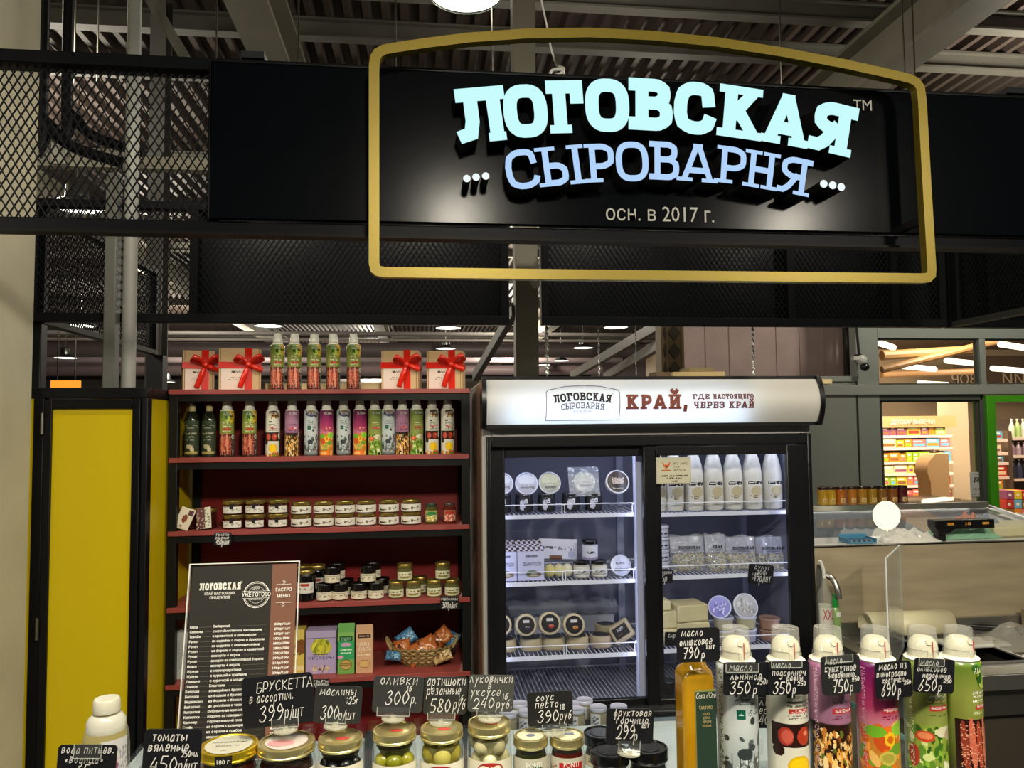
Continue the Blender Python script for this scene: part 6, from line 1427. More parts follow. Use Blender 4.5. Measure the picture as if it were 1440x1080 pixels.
# 3 black olives
t, r, lr, h = glass_jar('black_olive_jar', 479, 1035, 63, 'gold lid jar of black olives under the black olive price tag', fill='#0b0b0c', fr=.6)
olives(t, r*.93, h, ['#101012', '#17171a', '#1d1c1e'], .0088, 0, 'black_olives', seed=3)
wrap_label(t, r, .004, h-.016, 1.35, CRM); oval_logo(t, 'IPOSEA', r, h-.0255, .04, .015, '#a8251f'); lid_print(t, lr, h)
# 4 green olives
t, r, lr, h = glass_jar('green_olive_jar', 555, 1024, 61, 'gold lid jar of large green olives under the 300 rub olive price tag', fill='#4a4a14', fr=.6)
olives(t, r*.95, h, ['#8a8a1c', '#9a9426', '#7d7d18', '#a69c30'], .0125, 0, 'green_olives', sq=.92, seed=4)
wrap_label(t, r, .004, h-.026, 1.35, CRM); oval_logo(t, 'IPOSEA', r, h-.036, .034, .015, '#a8251f'); lid_print(t, lr, h)
# 5 artichokes
t, r, lr, h = glass_jar('artichoke_jar', 621, 1022, 60, 'gold lid jar of yellowish sliced artichokes under the 580 rub price tag', fill='#8d8230', fr=.7)
olives(t, r*.95, h, ['#b3a548', '#a09238', '#c2b65c', '#8f8430'], .0135, 0, 'artichoke_pieces', sq=1.3, seed=5)
wrap_label(t, r, .004, h-.026, 1.35, CRM); oval_logo(t, 'IPOSEA', r, h-.036, .036, .016, '#a8251f', a0=-.1); lid_print(t, lr, h)
# 6 onions
t, r, lr, h = glass_jar('onion_jar', 688, 1014, 60, 'gold lid jar of pale pickled onions under the 240 rub price tag', fill='#a39c70', fr=.7)
olives(t, r*.95, h, ['#c2ba90', '#b5ad82', '#cfc8a4', '#a8a078'], .0112, 0, 'pickled_onions', seed=6)
wrap_label(t, r, .004, h-.030, 1.35, CRM); oval_logo(t, 'IPOSEA', r, h-.040, .036, .0165, '#a8251f', a0=-.05); lid_print(t, lr, h)
# 7, 8 pesto
for px, py, w_, fill, lab, bc, nm in ((746, 1033, 48, '#2c3212', 'gold lid jar of dark green pesto, left of the pair under the pesto price tag', '#1f5a22', 'left'), (797, 1032, 48, '#5d1a0c', 'gold lid jar of red pesto, right of the pair under the pesto price tag', '#b01f1c', 'right')):
    t, r, lr, h = glass_jar('pesto_jar', px, py, w_, lab, fill=fill, fr=.93)
    m = MB('#cdc9a8'); m.lathe([(lr*.78, h+.0119), (0, h+.0121)], 36, cap=False); m.k('#6a7086'); m.ball((0, -.002, h+.0124), (lr*.28, lr*.2, .0006), 16, 4) if nm == 'left' else m.box(-lr*.4, lr*.4, -.003, .003, h+.0122, h+.0127); m.build('lid_print', M_PRINT, t)
    wrap_label(t, r, .004, h-.011, 1.5, art([(0, '#b4b09a'), (1, '#bcb8a4')], [('r', .3, .72, .0, .62, bc), ('e', .51, .62, .21, .22, bc)] if nm == 'left' else [('r', .28, .72, .0, .9, bc), ('t', .05, .25, .1, .8, '#8a5a4a', .3)]), a0=.05)
    m = MB('#f2efe2'); m.smooth = False; m.text('PONTI', 0, h-.023, .0072, cyl(r+.0012, a0=.05), width=.022); m.build('lettering', M_PRINT, t)
# 9-11 mustard, dark lids
for px, py, w_, Y, lab in ((845, 1029, 48, 1.19, 'black lid mustard jar standing behind the other two'), (857, 1054, 54, 1.08, 'black lid mustard jar, front left under the mustard price tag'), (911, 1049, 54, 1.08, 'black lid mustard jar, front right under the mustard price tag')):
    t, r, lr, h = glass_jar('mustard_jar', px, py, w_, lab, '#0d0e10', Y=Y, lh=.016, fill='#2a1208', bodyr=1.0, fr=.94)
    wrap_label(t, r, .004, h-.012, 1.3, art([(0, '#b4a888'), (1, '#bdb294')], [('t', .1, .9, .4, .8, '#5a4a34', .35)]))
# ---- water bottle
c = at(150, 1000, 1.12); t = T('water_bottle', 'clear plastic bottle with white cap at the left end of the counter', 'bottle', (c.x, 1.12, ZS)); k_ = (ax(160, 1000, 1.12)-ax(150, 1000, 1.12))/10; zc = lambda py: az(150, py, 1.12)-ZS
m = MB(); m.lathe([(30*k_, 0), (32*k_, .006), (32*k_, zc(1050)), (31*k_, zc(1035)), (27*k_, zc(1020)), (24.5*k_, zc(1014))], 40, cap=False); m.build('bottle_body', GLASS('pet_plastic', (.95, .96, .95), milk=.1, milkc=(.85, .85, .8), bump=.25, bscale=30), t)
m = MB('#e4e0cc'); m.lathe([(26*k_, zc(1026)), (27*k_, zc(1022)), (26.5*k_, zc(1012)), (23*k_, zc(1006)), (19*k_, zc(1003))], 36); m.build('neck_ring', GLASS('milky_plastic', (.95, .95, .92), milk=.55, milkc=(.8, .79, .7)), t)
m = MB('#c4c1ae'); m.lathe([(18.5*k_, zc(1000)), (18.8*k_, zc(998)), (18.2*k_, zc(984)), (16.5*k_, zc(981.5)), (0, zc(981))], 36); m.build('cap', P('white_plastic', .35, sub=.1), t)
wrap_label(t, 32*k_, .01, zc(1032), .6, art([(0, '#b4b2b0'), (1, '#c2c0bc')], [('e', .4, .6, .2, .3, '#8a3a5a'), ('t', 0, 1, .1, .9, '#7a7c8a', .2)]), a0=.75)
# ---- oil bottle
Yo = .99; c = at(977, 1000, Yo); k_ = (ax(987, 1000, Yo)-ax(967, 1000, Yo))/20; zc = lambda py: az(977, py, Yo)-ZS
t = T('olive_oil_bottle', 'tall square golden olive oil bottle with green label', 'bottle', (c.x, Yo, ZS))
def sq(h_, e): return [(x*h_, y*h_) for x, y in ((-1+e, -1), (1-e, -1), (1, -1+e), (1, 1-e), (1-e, 1), (-1+e, 1), (-1, 1-e), (-1, -1+e))]
m = MB('#a8760c'); hw = 22*k_; prev = None
for h_, z, e in ((hw*.95, 0.0, .3), (hw, .006, .25), (hw, zc(948), .25), (hw*.93, zc(940), .35), (hw*.66, zc(934), .55), (hw*.6, zc(928), .58), (hw*.58, zc(918), .58)):
    ring = [m.vert((x, y, z)) for x, y in sq(h_, e)]
    if prev:
        for i in range(8): m.ids((prev[i], prev[(i+1) % 8], ring[(i+1) % 8], ring[i]))
    else: m.ids(ring[::-1])
    prev = ring
m.ids(prev); m.build('oil', P('golden_oil', .15, coat=.6, var=.3, vscale=25, vcol=(.55, .38, .02)), t, .003)
m = MB('#2a2a1a'); m.lathe([(hw*.62, zc(918)), (hw*.62, zc(897)), (0, zc(896.5))], 24); m.build('cap', M_GLOSS, t)
fo = art([(0, '#22352a'), (1, '#243a2c')], [('r', 0, 1, .985, 1, '#8a8a4a'), ('r', 0, .03, 0, 1, '#7a7a44'), ('r', .15, .85, .745, .75, '#8a7a4a'), ('e', .62, .22, .22, .1, '#b08a58'), ('e', .62, .3, .25, .05, '#8a6a3c'), ('e', .62, .285, .2, .02, '#d8b890'), ('e', .75, .1, .18, .07, '#c2a070'), ('r', .2, .9, .0, .012, '#8a8a4a')])
LX0, LX1 = -hw*.34, hw*.97; LZ0, LZ1 = .01, zc(962)
m = MB(); m.grid(lambda u, v: (LX0+(LX1-LX0)*u, -hw-.0006, LZ0+(LZ1-LZ0)*v), 26, 60, fo); o = m.build('label', M_PRINT, t)
m = MB('#e8e6d8'); m.smooth = False; fn = flat(-hw-.0014); cx_ = (LX0+LX1)/2
m.text("Costa d'Oro", cx_, zc(974), .0075, fn, width=(LX1-LX0)*.95, shear=.2); m.k('#c2ab70'); m.text('TARTUFO', cx_, zc(989), .0042, fn, width=(LX1-LX0)*.66)
for i, s_ in enumerate(('OLIO', 'EXTRA', 'VERGINE', 'DI OLIVA')): m.text(s_, cx_+.001, zc(997+i*5.5), .0032, fn, width=(LX1-LX0)*(.3, .34, .42, .42)[i])
m.build('lettering', M_PRINT, t)
# ---- spray bottles at the front
Yb_ = .99
ZRS = ZS+.052; rs0, rs1 = ax(1008, 1080, .99), ax(1388, 1080, .99)
t = T('acrylic_riser', 'clear acrylic riser shelf under the row of spray bottles', 'riser', (rs0, .93, ZS)); m = rel(MB(), (rs0, .93, ZS)); m.box(rs0, rs1, .94, 1.05, ZRS-.005, ZRS-.0004); m.build('shelf_plate', M_ACR, t)
for X in (rs0, rs1-.005): m = rel(MB(), (rs0, .93, ZS)); m.box(X, X+.005, .94, 1.05, ZS, ZRS-.005); m.build('side_plate', M_ACR, t)
for kind, px, lab, rz in (('flax', 1037, 'grey white spray bottle with clear cap behind the linseed price tag', -.05), ('egg', 1107, 'white fried egg spray bottle with clear cap behind the sunflower price tag', -.05), ('sesame', 1167, 'mauve noodle spray bottle with clear cap behind the 750 rub price tag', -.05), ('grape', 1234, 'purple fruit salad spray bottle with clear cap behind the 690 rub price tag', -.1), ('olive', 1301, 'light green salad spray bottle with clear cap behind the 650 rub price tag', -.15), ('sausage', 1352, 'olive green sausage spray bottle with clear cap, rightmost on the counter', .3)):
    t = bottle(kind, True, lab, 'spray bottles along the front of the glass counter'); z = az(px, 926, Yb_)-BH
    t.location = (ax(px, 1000, Yb_), Yb_, ZRS); s_ = (az(px, 881, Yb_)-ZRS)/(BH+.0475); t.scale = (1.02, 1.02, s_); t.rotation_euler = (0, 0, rz)
# ---- chalk tags at the front
price_tag(((80, 1048), (163, 1048), (163, 1100), (80, 1100)), .99, 'black chalk tag for drinking water in front of the clear bottle', [('вода питьев.', .06, .78, .17, .9), ('«водица»', .12, .52, .16, .68), ('45р', .3, .02, .34, .4)], clip=(.28, .76, .66, 1.06), disc=False)
price_tag(((204, 1026), (282, 1025), (283, 1094), (198, 1094)), .99, 'black chalk tag for dried tomatoes 450 rub', [('томаты', .14, .76, .15, .62, .0, .0013), ('вяленые', .08, .55, .15, .72, 0, .0013), ('250мл', .66, .44, .1, .3), ('450', .12, .14, .3, .5), ('р/шт', .62, .16, .17, .34)], disc=False)
price_tag(((343, 953), (442, 946), (440, 1014), (338, 1027)), 1.1, 'large black chalk tag for bruschetta 399 rub', [('БРУСКЕТТА', .2, .7, .2, .8, .03), ('в ассортим.', .1, .5, .15, .62, .02), ('399', .22, .12, .3, .36, .0), ('р/шт', .58, .13, .19, .28, .02)], clip=(.4, .78, -.04, .14))
price_tag(((443, 964), (510, 966), (507, 1018), (441, 1017)), 1.1, 'chalk tag for black olives 125 g 300 rub', [('маслины', .1, .76, .18, .78), ('125г', .66, .54, .15, .28), ('300', .14, .14, .34, .4), ('р/шт', .52, .12, .2, .38)], clip=(.26, .7, .02, .22), col='#2a2b2a')
price_tag(((527, 951), (596, 952), (594, 1003), (522, 1001)), 1.1, 'grey chalk tag for green olives 300 rub', [('оливки', .12, .78, .22, .78), ('1б', .66, .6, .12, .12), ('300', .24, .24, .36, .5), ('р.', .76, .26, .2, .12)], clip=(.1, .76, -.08, .16), col='#333433')
price_tag(((597, 952), (658, 952), (656, 1005), (595, 1005)), 1.115, 'grey chalk tag for sliced artichokes 580 rub', [('артишоки', .05, .78, .2, .92), ('резанные', .06, .54, .18, .8), ('1б', .8, .36, .13, .12), ('580', .14, .08, .34, .5), ('руб', .68, .16, .2, .3)], clip=(.1, .74, -.12, .08), col='#2c2d2c')
price_tag(((659, 949), (723, 950), (722, 1001), (658, 1001)), 1.09, 'light grey chalk tag for pickled onions 240 rub', [('луковички', .02, .8, .18, .96), ('в', .42, .62, .16), ('уксусе', .05, .44, .17, .68), ('1б', .74, .34, .13, .15), ('240', .1, .1, .28, .5), ('руб.', .62, .1, .18, .36)], clip=(.2, .78, -.1, .06), col='#454641')  # lighter grey board colour holds the reflection on this tag
price_tag(((740, 975), (803, 971), (808, 1018), (744, 1022)), 1.1, 'dark chalk tag for pesto sauce 390 rub', [('соус', .18, .76, .16, .42, .03), ('песто', .16, .54, .17, .54, .04), ('18', .7, .46, .15, .13), ('390', .2, .12, .34, .5), ('руб', .7, .16, .2, .28)], clip=(.3, .84, -.12, .06), col='#1e1e1d')
price_tag(((852, 997), (919, 997), (919, 1046), (853, 1046)), 1.06, 'black chalk tag for fruit mustard 299 rub', [('фруктовая', .14, .8, .16, .82), ('горчица', .2, .58, .16, .7), ('299', .2, .16, .38, .42), ('1шт', .72, .46, .13, .2), ('р', .58, .1, .2, .1)], clip=(.26, .72, -.16, .1))
price_tag(((952, 884), (1011, 882), (1013, 930), (952, 932)), .955, 'black chalk tag for olive oil 790 rub', [('масло', .1, .76, .18, .52), ('оливковое', .05, .5, .18, .78, .04), ('1шт', .66, .38, .12, .24), ('790', .12, .12, .32, .4), ('р', .56, .12, .17, .1)], disc=False)
price_tag(((1018, 932), (1084, 931), (1084, 978), (1017, 978)), .955, 'black chalk tag for linseed oil 350 rub', [('масло', .12, .76, .17, .5), ('льняное', .14, .48, .18, .68), ('250л', .7, .34, .14, .26), ('350', .12, .06, .36, .46), ('р', .62, .06, .2, .1)], clip=(.02, .72, .72, .98), disc=False)
price_tag(((1080, 931), (1134, 929), (1142, 977), (1081, 977)), .952, 'black chalk tag for refined sunflower oil 350 rub', [('масло', .1, .8, .16, .46), ('подсолнеч', .08, .58, .16, .84), ('рафин.', .44, .42, .14, .44), ('250', .7, .28, .12, .22), ('350', .1, .06, .34, .46), ('р', .58, .04, .2, .1)], clip=(.04, .8, .82, 1.02), disc=False)
price_tag(((1152, 925), (1204, 920), (1216, 974), (1159, 978)), .952, 'dark grey chalk tag for sesame oil 750 rub', [('масло', .1, .8, .15, .46), ('кунжутное', .08, .6, .15, .82), ('нерафинир.', .18, .44, .12, .7), ('250', .76, .32, .11, .2), ('750', .24, .06, .32, .44), ('р', .7, .06, .18, .1)], clip=(.1, .8, .84, 1.04), disc=False, col='#232425')
price_tag(((1229, 932), (1280, 929), (1285, 979), (1234, 984)), .952, 'black chalk tag for grape seed oil 690 rub', [('масло из', .1, .8, .16, .78), ('виноградной', .02, .6, .14, .92), ('косточки', .18, .43, .13, .6), ('250', .76, .36, .11, .2), ('690', .12, .08, .34, .42), ('р', .58, .08, .2, .1)], disc=False)
price_tag(((1286, 925), (1342, 928), (1342, 976), (1285, 973)), .95, 'black chalk tag for olive spray oil 650 rub', [('масло', .14, .8, .16, .46), ('оливковое', .06, .62, .15, .74), ('нерафинир.', .2, .44, .12, .74), ('250', .72, .32, .11, .22), ('650', .1, .06, .34, .48), ('р', .6, .06, .2, .1)], clip=(.06, .7, .8, 1.02), disc=False)
price_tag(((1050, 981), (1096, 981), (1096, 1024), (1050, 1024)), 1.06, 'black chalk tag with 340 seen between two spray bottles', [('олив', .2, .74, .2, .7), ('перц', .22, .48, .18, .6), ('340', .2, .12, .32, .5)], disc=False)
price_tag(((1118, 985), (1160, 985), (1160, 1027), (1118, 1027)), 1.06, 'dark chalk tag half hidden behind the white egg bottle', [('перс', .32, .74, .18, .5), ('иков', .34, .48, .16, .5), ('340', .3, .12, .3, .4)], disc=False)
# ================================================================== back work area at the right
YP_ = 2.78
zP = az(1290, 766, YP_); zW = az(1330, 884, YP_); xw0 = gx1+.02; xw1 = 4.2
m_lam = P('laminate', .5, bump=.03, bscale=30, var=.55, vscale=7, vcol=(.17, .13, .08), stretch=(.4, 1, 3.5))
t = T('counter_back_panel', 'wood grain back panel of the deli counter above the steel worktop', 'panel', (xw0, YP_, 0))
def rp(m): return rel(m, (xw0, YP_, 0))
m = rp(MB('#a4977b')); m.box(xw0, xw1, YP_, YP_+.022, .1, zP); m.build('board', m_lam, t)
m = rp(MB('#4a4a46')); m.box(xw0, xw1, YP_-.002, YP_+.024, zP, zP+.004); m.build('edge_strip', M_MET, t)
yf = atz(1400, 948, zW).y
t = T('steel_worktop', 'stainless steel worktop with sink and upstand beside the refrigerator', 'worktop', (1.5, yf, 0)); M_SS = P('stainless', .28, .9, bump=.04, bscale=30, stretch=(.15, 1, 1))
def rw(m): return rel(m, (1.5, yf, 0))
xs0, xs1 = 1.56, 2.0; X1 = 4.0; XA = 1.5; ysk0, ysk1 = yf+.1, YP_-.14
m = rw(MB('#a9a8a0')); T_ = .03
m.box(XA, xs0, yf, YP_-.004, zW-T_, zW-.001); m.box(xs1, X1, yf, YP_-.004, zW-T_, zW-.001); m.box(xs0, xs1, yf, ysk0, zW-T_, zW-.001); m.box(xs0, xs1, ysk1, YP_-.004, zW-T_, zW-.001)
m.box(XA, X1, yf-.004, yf+.0, zW-.05, zW-.002); m.build('top', M_SS, t, .002)
m = rw(MB('#a9a8a0')); m.box(XA, X1, YP_-.02, YP_-.004, zW, az(1330, 868, YP_)); m.build('upstand', M_SS, t)
m = rw(MB('#77766f')); m.box(xs0-.003, xs0, ysk0, ysk1, zW-.2, zW-.001); m.box(xs1, xs1+.003, ysk0, ysk1, zW-.2, zW-.001); m.box(xs0, xs1, ysk0-.003, ysk0, zW-.2, zW-.001); m.box(xs0, xs1, ysk1, ysk1+.003, zW-.2, zW-.001); m.box(xs0, xs1, ysk0, ysk1, zW-.203, zW-.2); m.build('sink_bowl', M_SS, t)
m = rw(MB('#c9c8c0')); m.tube([(xs0, ysk0, zW+.002), (xs1, ysk0, zW+.002), (xs1, ysk1, zW+.002), (xs0, ysk1, zW+.002)], .005, 8, True); m.build('sink_rim', M_SS, t)
m = rw(MB('#7d7d77')); m.box(XA, X1, yf+.03, yf+.034, zW-.14, zW-.052); m.build('apron', M_SS, t)
m = rw(MB('#3a352c')); x = XA
k = 0
while x < X1-.1: m.box(x+.004, x+.446, yf+.05, yf+.07, .1, zW-.145); x += .45
m.k('#2a2721').box(XA, X1, yf+.07, YP_-.02, .08, .1); m.build('cupboard_front', P('dark_board', .5), t)
# things on the worktop
def on(px, py): p = atz(px, py, zW); return p
p = atz(1290, 898, zW); yR = YP_-.1
x0, x1 = ax(1217, 880, yR), ax(1333, 880, yR)
m = MB('#d2c9a4'); n = 30; rO, rI = .048, .029; L = x1-x0
# half-open roll of wrapping sheet
O = []; 
for i in range(n+1):
    a = R(-20)+R(235)*i/n; O.append((rO*cos(a), rO*sin(a)))
I0 = [m.vert((0, y, z+rO)) for y, z in O]; I1 = [m.vert((L, y, z+rO)) for y, z in O]
for i in range(n): m.ids((I0[i], I1[i], I1[i+1], I0[i+1]))
o = m.build('paper_roll', P('paper_sheet', .4), loc=(x0, yR, zW)); s_ = o.modifiers.new('thickness', 'SOLIDIFY'); s_.thickness = .002; tagit(o, 'curled cream sheet lying along the wooden panel on the worktop', 'paper roll')
# bottle with red lettering and soap bottle
Yx = YP_-.12; kx = (ax(1180, 880, Yx)-ax(1160, 880, Yx))/20
t = T('drink_bottle', 'clear bottle with red XXL lettering beside the refrigerator', 'bottle', (ax(1161, 880, Yx), Yx, zW)); r = 9.5*kx; z_ = lambda py: az(1161, py, Yx)-zW
m = MB(); m.lathe([(r*.95, 0), (r, .006), (r, z_(842)), (r*.8, z_(832)), (r*.38, z_(822)), (r*.34, z_(812))], 28, cap=False); m.build('bottle_body', GLASS('pet_plastic', (.95, .96, .95), milk=.1, milkc=(.85, .85, .8), bump=.25, bscale=30), t)
m = MB('#c9cbb8'); m.lathe([(r*.85, .003), (r*.85, z_(850))], 20); m.build('contents', M_PLAS, t)
m = MB('#d0ccc0'); m.grid(lambda u, v: ((r+.001)*sin(1.2*(2*u-1)), -(r+.001)*cos(1.2*(2*u-1)), z_(876)+(z_(853)-z_(876))*v), 12, 4); m.smooth = False; m.k('#b5222a').text('XXL', 0, z_(869), z_(855)-z_(869), cyl(r+.002), width=r*1.6); m.k('#33302c').text('DRINK', 0, z_(875), .006, cyl(r+.002), width=r*1.2) if False else None
m.build('label', M_PRINT, t)
m = MB('#d8d6cc'); m.tube(catmull([(0, 0, z_(813)), (.0, 0, z_(805)), (-.006, 0, z_(795)), (-.014, 0, z_(788))], 4), .006, 8); m.build('spout', M_GLOSS, t)
t = T('tap', 'black and chrome mottled tap rising at the refrigerator edge', 'tap', (ax(1152, 880, YP_-.06)+.028, YP_-.06, zW))
zz_ = lambda py: az(1155, py, YP_-.06)-zW
m = MB('#b9b9b4'); m.tube(catmull([(-.02, 0, 0), (-.02, 0, zz_(800)), (-.012, 0, zz_(806)-.0), (.012, -.03, zz_(812)), (.02, -.05, zz_(826)), (.022, -.055, zz_(838))], 5), .011, 10); m.build('spout', M_MET, t)
t = T('soap_bottle', 'transparent soap bottle with green pump beside the clear bottle', 'bottle', (ax(1179, 880, Yx), Yx+.02, zW)); Ys = Yx+.02; z_ = lambda py: az(1179, py, Ys)-zW; r = 7.5*kx
m = MB('#8fae6a'); m.lathe([(r*.95, 0), (r, .004), (r*1.0, z_(868)), (r*.9, z_(858)), (r*.5, z_(852))], 26); m.build('bottle_body', P('soap', .2, coat=.3), t)
m = MB('#1f8a3c'); m.lathe([(r*.6, z_(854)), (r*.62, z_(846)), (r*.5, z_(842)), (r*.2, z_(841)), (r*.18, z_(837))], 18); m.box(-r*.3, r*.8, -.005, .005, z_(838), z_(835)); m.build('pump', M_GLOSS, t)
m = MB('#e8e8dc'); m.grid(lambda u, v: ((r+.001)*sin(.5*(2*u-1)+.2), -(r+.001)*cos(.5*(2*u-1)+.2), z_(866)+(z_(859)-z_(866))*v), 6, 3); m.build('label', M_PRINT, t)
# acrylic screen
ya = 2.58; t = T('acrylic_screen', 'narrow upright clear acrylic screen in front of the wooden panel', 'screen', (ax(1260, 900, ya), ya, zW)); ga = t.location.copy()
def ra(m): return rel(m, ga)
ya2 = 2.3; q0, q1 = at(1245, 786, ya2), at(1265, 767, ya)
pl = [((q0.x, ya2, zW), 0), (q0, 0), (q1, 0), ((q1.x, ya, zW), 0)]
m = ra(MB()); q = [Vector(p[0]) for p in pl]; off = Vector((.005, 0, 0)); a = [m.vert(p) for p in q]; b_ = [m.vert(p+off) for p in q]
m.ids(a); m.ids(b_[::-1])
for i in range(4): m.ids((a[i], b_[i], b_[(i+1) % 4], a[(i+1) % 4]))
m.build('sheet', GLASS('screen_acrylic', (.9, .93, .93), milk=.3, milkc=(.5, .5, .47), bump=.2, bscale=12), t)
m = ra(MB('#d8dad4'))
for i in range(3): m.bar(q[i], q[i+1], .004)
m.build('bright_edge', M_PLAS, t)
# black knife, tray and film bag on the right
p = on(1380, 885); m = MB('#0e0e0f'); m.box(-.07, .07, -.012, .012, 0, .018); o = m.build('knife_handle', M_PLAS, loc=(p.x, p.y, zW), bevel=.005, bseg=3); o.rotation_euler = (0, 0, R(-28)); o.name = 'knife'; tagit(o, 'black handled knife lying on the steel worktop', 'knife')
p = on(1372, 906); m = MB('#c9c7bc'); m.box(-.13, .1, -.05, .05, 0, .012); o = m.build('cutting_board', M_PLAS, loc=(p.x, p.y, zW), bevel=.004); tagit(o, 'white cutting board edge on the worktop behind the spray bottles', 'cutting board')
p = on(1425, 905); m = MB(); g_ = random.Random(12)
hh = [[.02+.05*g_.random() for _ in range(9)] for _ in range(9)]
m.grid(lambda u, v: ((u-.5)*.34, (v-.5)*.22, .004+hh[min(8, int(v*8))][min(8, int(u*8))]*(1-abs(2*u-1)**3)*(1-abs(2*v-1)**3)), 8, 8); o = m.build('film_bag', GLASS('bag_film', (.9, .9, .88), milk=.3, milkc=(.6, .58, .5), bump=.6, bscale=40), loc=(p.x+.06, p.y, zW)); m.smooth = False; tagit(o, 'crumpled clear film bag at the right end of the worktop', 'bag')
p = on(1440, 876); m = MB('#8a7a64'); m.box(-.06, .1, -.03, .03, 0, .07); o = m.build('carton', M_PRINT, loc=(p.x, min(p.y, YP_-.06), zW)); tagit(o, 'brownish carton at the right frame edge on the worktop', 'box')
# ================================================================== deli display case
yd0, yd1 = 2.84, 3.75; zD = zP-.015
t = T('deli_case', 'glass fronted deli display case with steel top and honey jars on it', 'display case', (xw0, yd0, 0))
def rd(m): return rel(m, (xw0, yd0, 0))
yl = 3.45; zl = az(1250, 708, yl); xdl, xdr = gx1+.05, ax(1385, 706, yl)
m = rd(MB('#d3d1c8')); m.box(xdl, xw1, yd0, yd1, zD-.05, zD-.001); m.box(xdl, xw1, yd0, yd1, .1, zD-.05); m.build('white_deck', M_PLAS, t)
m = rd(MB('#a8a8a2')); m.box(xdl, xdr, yl-.03, yl+.0, zl-.028, zl); m.build('front_rail', M_SS, t, .003)
m = rd(MB('#fff')); m.box(xdl, xdr, yl, yd1+.1, zl-.012, zl-.004); m.build('glass_shelf', GLASS('shelf_glass', (.85, .88, .85), refl=1), t)
m = rd(MB('#fff')); yg = yd0+.02
a = [m.vert(p) for p in ((xdl, yg+.1, zD), (xdr+.03, yg+.1, zD), (xdr, yl, zl-.03), (xdl, yl, zl-.03))]; m.ids(a); m.build('sloping_glass', GLASS('case_glass', (.95, .96, .96), refl=1), t)
m = rd(MB('#b4b5b0'))
for X in (xdl+.02, xdr): m.bar((X, yl, zl-.02), (X+(.03 if X == xdr else 0), yg+.1, zD), .016); m.bar((X, yd1, zD), (X, yd1, zl-.01), .02)
m.build('steel_strut', M_MET, t)
m = rd(MB('#7d8a98')); xq = ax(1272, 735, 3.3); m.face([(xdl, 3.12, zD), (xq, 3.12, zD), (xq, 3.47, zl-.03), (xdl, 3.47, zl-.03)]); m.face([(xdl, 3.15, zD), (xdl, 3.5, zl-.03), (xq, 3.5, zl-.03), (xq, 3.15, zD)])
m.k('#c9996a').face([(xq, 3.125, zD), (ax(1330, 735, 3.3), 3.125, zD), (ax(1330, 735, 3.3), 3.475, zl-.03), (xq, 3.475, zl-.03)]); m.k('#77727a').face([(ax(1330, 735, 3.3), 3.12, zD), (xdr, 3.12, zD), (xdr, 3.47, zl-.03), (ax(1330, 735, 3.3), 3.47, zl-.03)]); m.build('back_glass_panel', P('tinted_panel', .3, var=.6, vscale=9, vcol=(.04, .05, .07)), t)
m = rd(MB((1, .9, .72))); m.mi = 0; Xl = ax(1241, 725, 3.2)
area('deli_tube', ((xdl+xdr)/2, yl+.04, zl-.03), ((xdl+xdr)/2, yl-.1, zD), xdr-xdl-.1, 1.6, (1, .95, .85), 'RECTANGLE', .02)
lt = T('globe_reflection', 'round warm globe added as a lamp reflection in the deli case glass', 'lamp', (Xl, 3.17, zD)); c_ = at(1241, 725, 3.17)
m = MB((1, .88, .62)); rr_ = (ax(1260, 723, 3.17)-ax(1222, 723, 3.17))/2; m.ball((0, 0, c_.z-zD), (rr_, .03, rr_), 28, 18); m.build('globe', GLOW('reflection_glow', 1.4), lt)  # glowing ball added in place of a lamp's reflection in the case glass
m = MB('#b9b8b0'); m.lathe([(.02, 0), (.012, .01), (.01, c_.z-zD-rr_+.004)], 12); m.build('stem', M_MET, lt)  # added stem under the reflection ball
# honey jars
g = 'honey jars on the deli case top'; j0 = None
for i, (px, c) in enumerate(zip((1157, 1168, 1182, 1197.5, 1212, 1226, 1240, 1255, 1269), ('#a8801c', '#b08a1c', '#a85a14', '#a8641a', '#a0701c', '#9a7420', '#7d5420', '#7d4a18', '#4a1418'))):
    Y = yl+.05; r = (ax(1204, 700, Y)-ax(1191, 700, Y))/2
    t = jar('honey_jar', r, .073, r*.98, .012, c, '#2a1a14', (.01, .03, .5, art([(0, '#b99a5a'), (1, '#c8a86a')], [('t', .2, .8, .2, .8, '#7a4a1c', .4)])), 'honey jar on the deli case top, %s from left' % ORD[i], g, loc=(ax(px, 700, Y), Y, zl-.004), seg=18)
# scale display on post
t = T('scale_display', 'black scale display on a post showing orange digits', 'display', at(1327, 764, yd0+.08)); o_ = t.location.copy(); o_.z = zD; t.location = o_
Y = o_.y; x0, x1, z0, z1 = ax(1315, 740, Y), ax(1399, 740, Y), az(1355, 744, Y), az(1355, 731, Y)
m = rel(MB('#0b0b0c'), o_); m.prism([(x0, z0+.01), (x0, z1), (x1, z1), (x1, z0), (ax(1345, 745, Y), z0), (ax(1335, 750, Y), z0-.018), (ax(1321, 750, Y), z0-.018)], Y, Y+.05); m.box(ax(1321, 750, Y), ax(1333, 750, Y), Y+.01, Y+.04, zD, z0-.015); m.build('housing', M_PLAS, t, .003)
m = rel(MB((1, .42, .05)), o_); m.smooth = False; fn = flat(Y-.001); h = (z1-z0)*.28; zc_ = (z0+z1)/2-h*.2
for px, s_ in ((1337, '0000'), (1361, '3.15'), (1386, '0000')): m.text(s_, ax(px, 737, Y), zc_, h, fn)
m.build('digits', GLOW('digit_glow', .9), t)
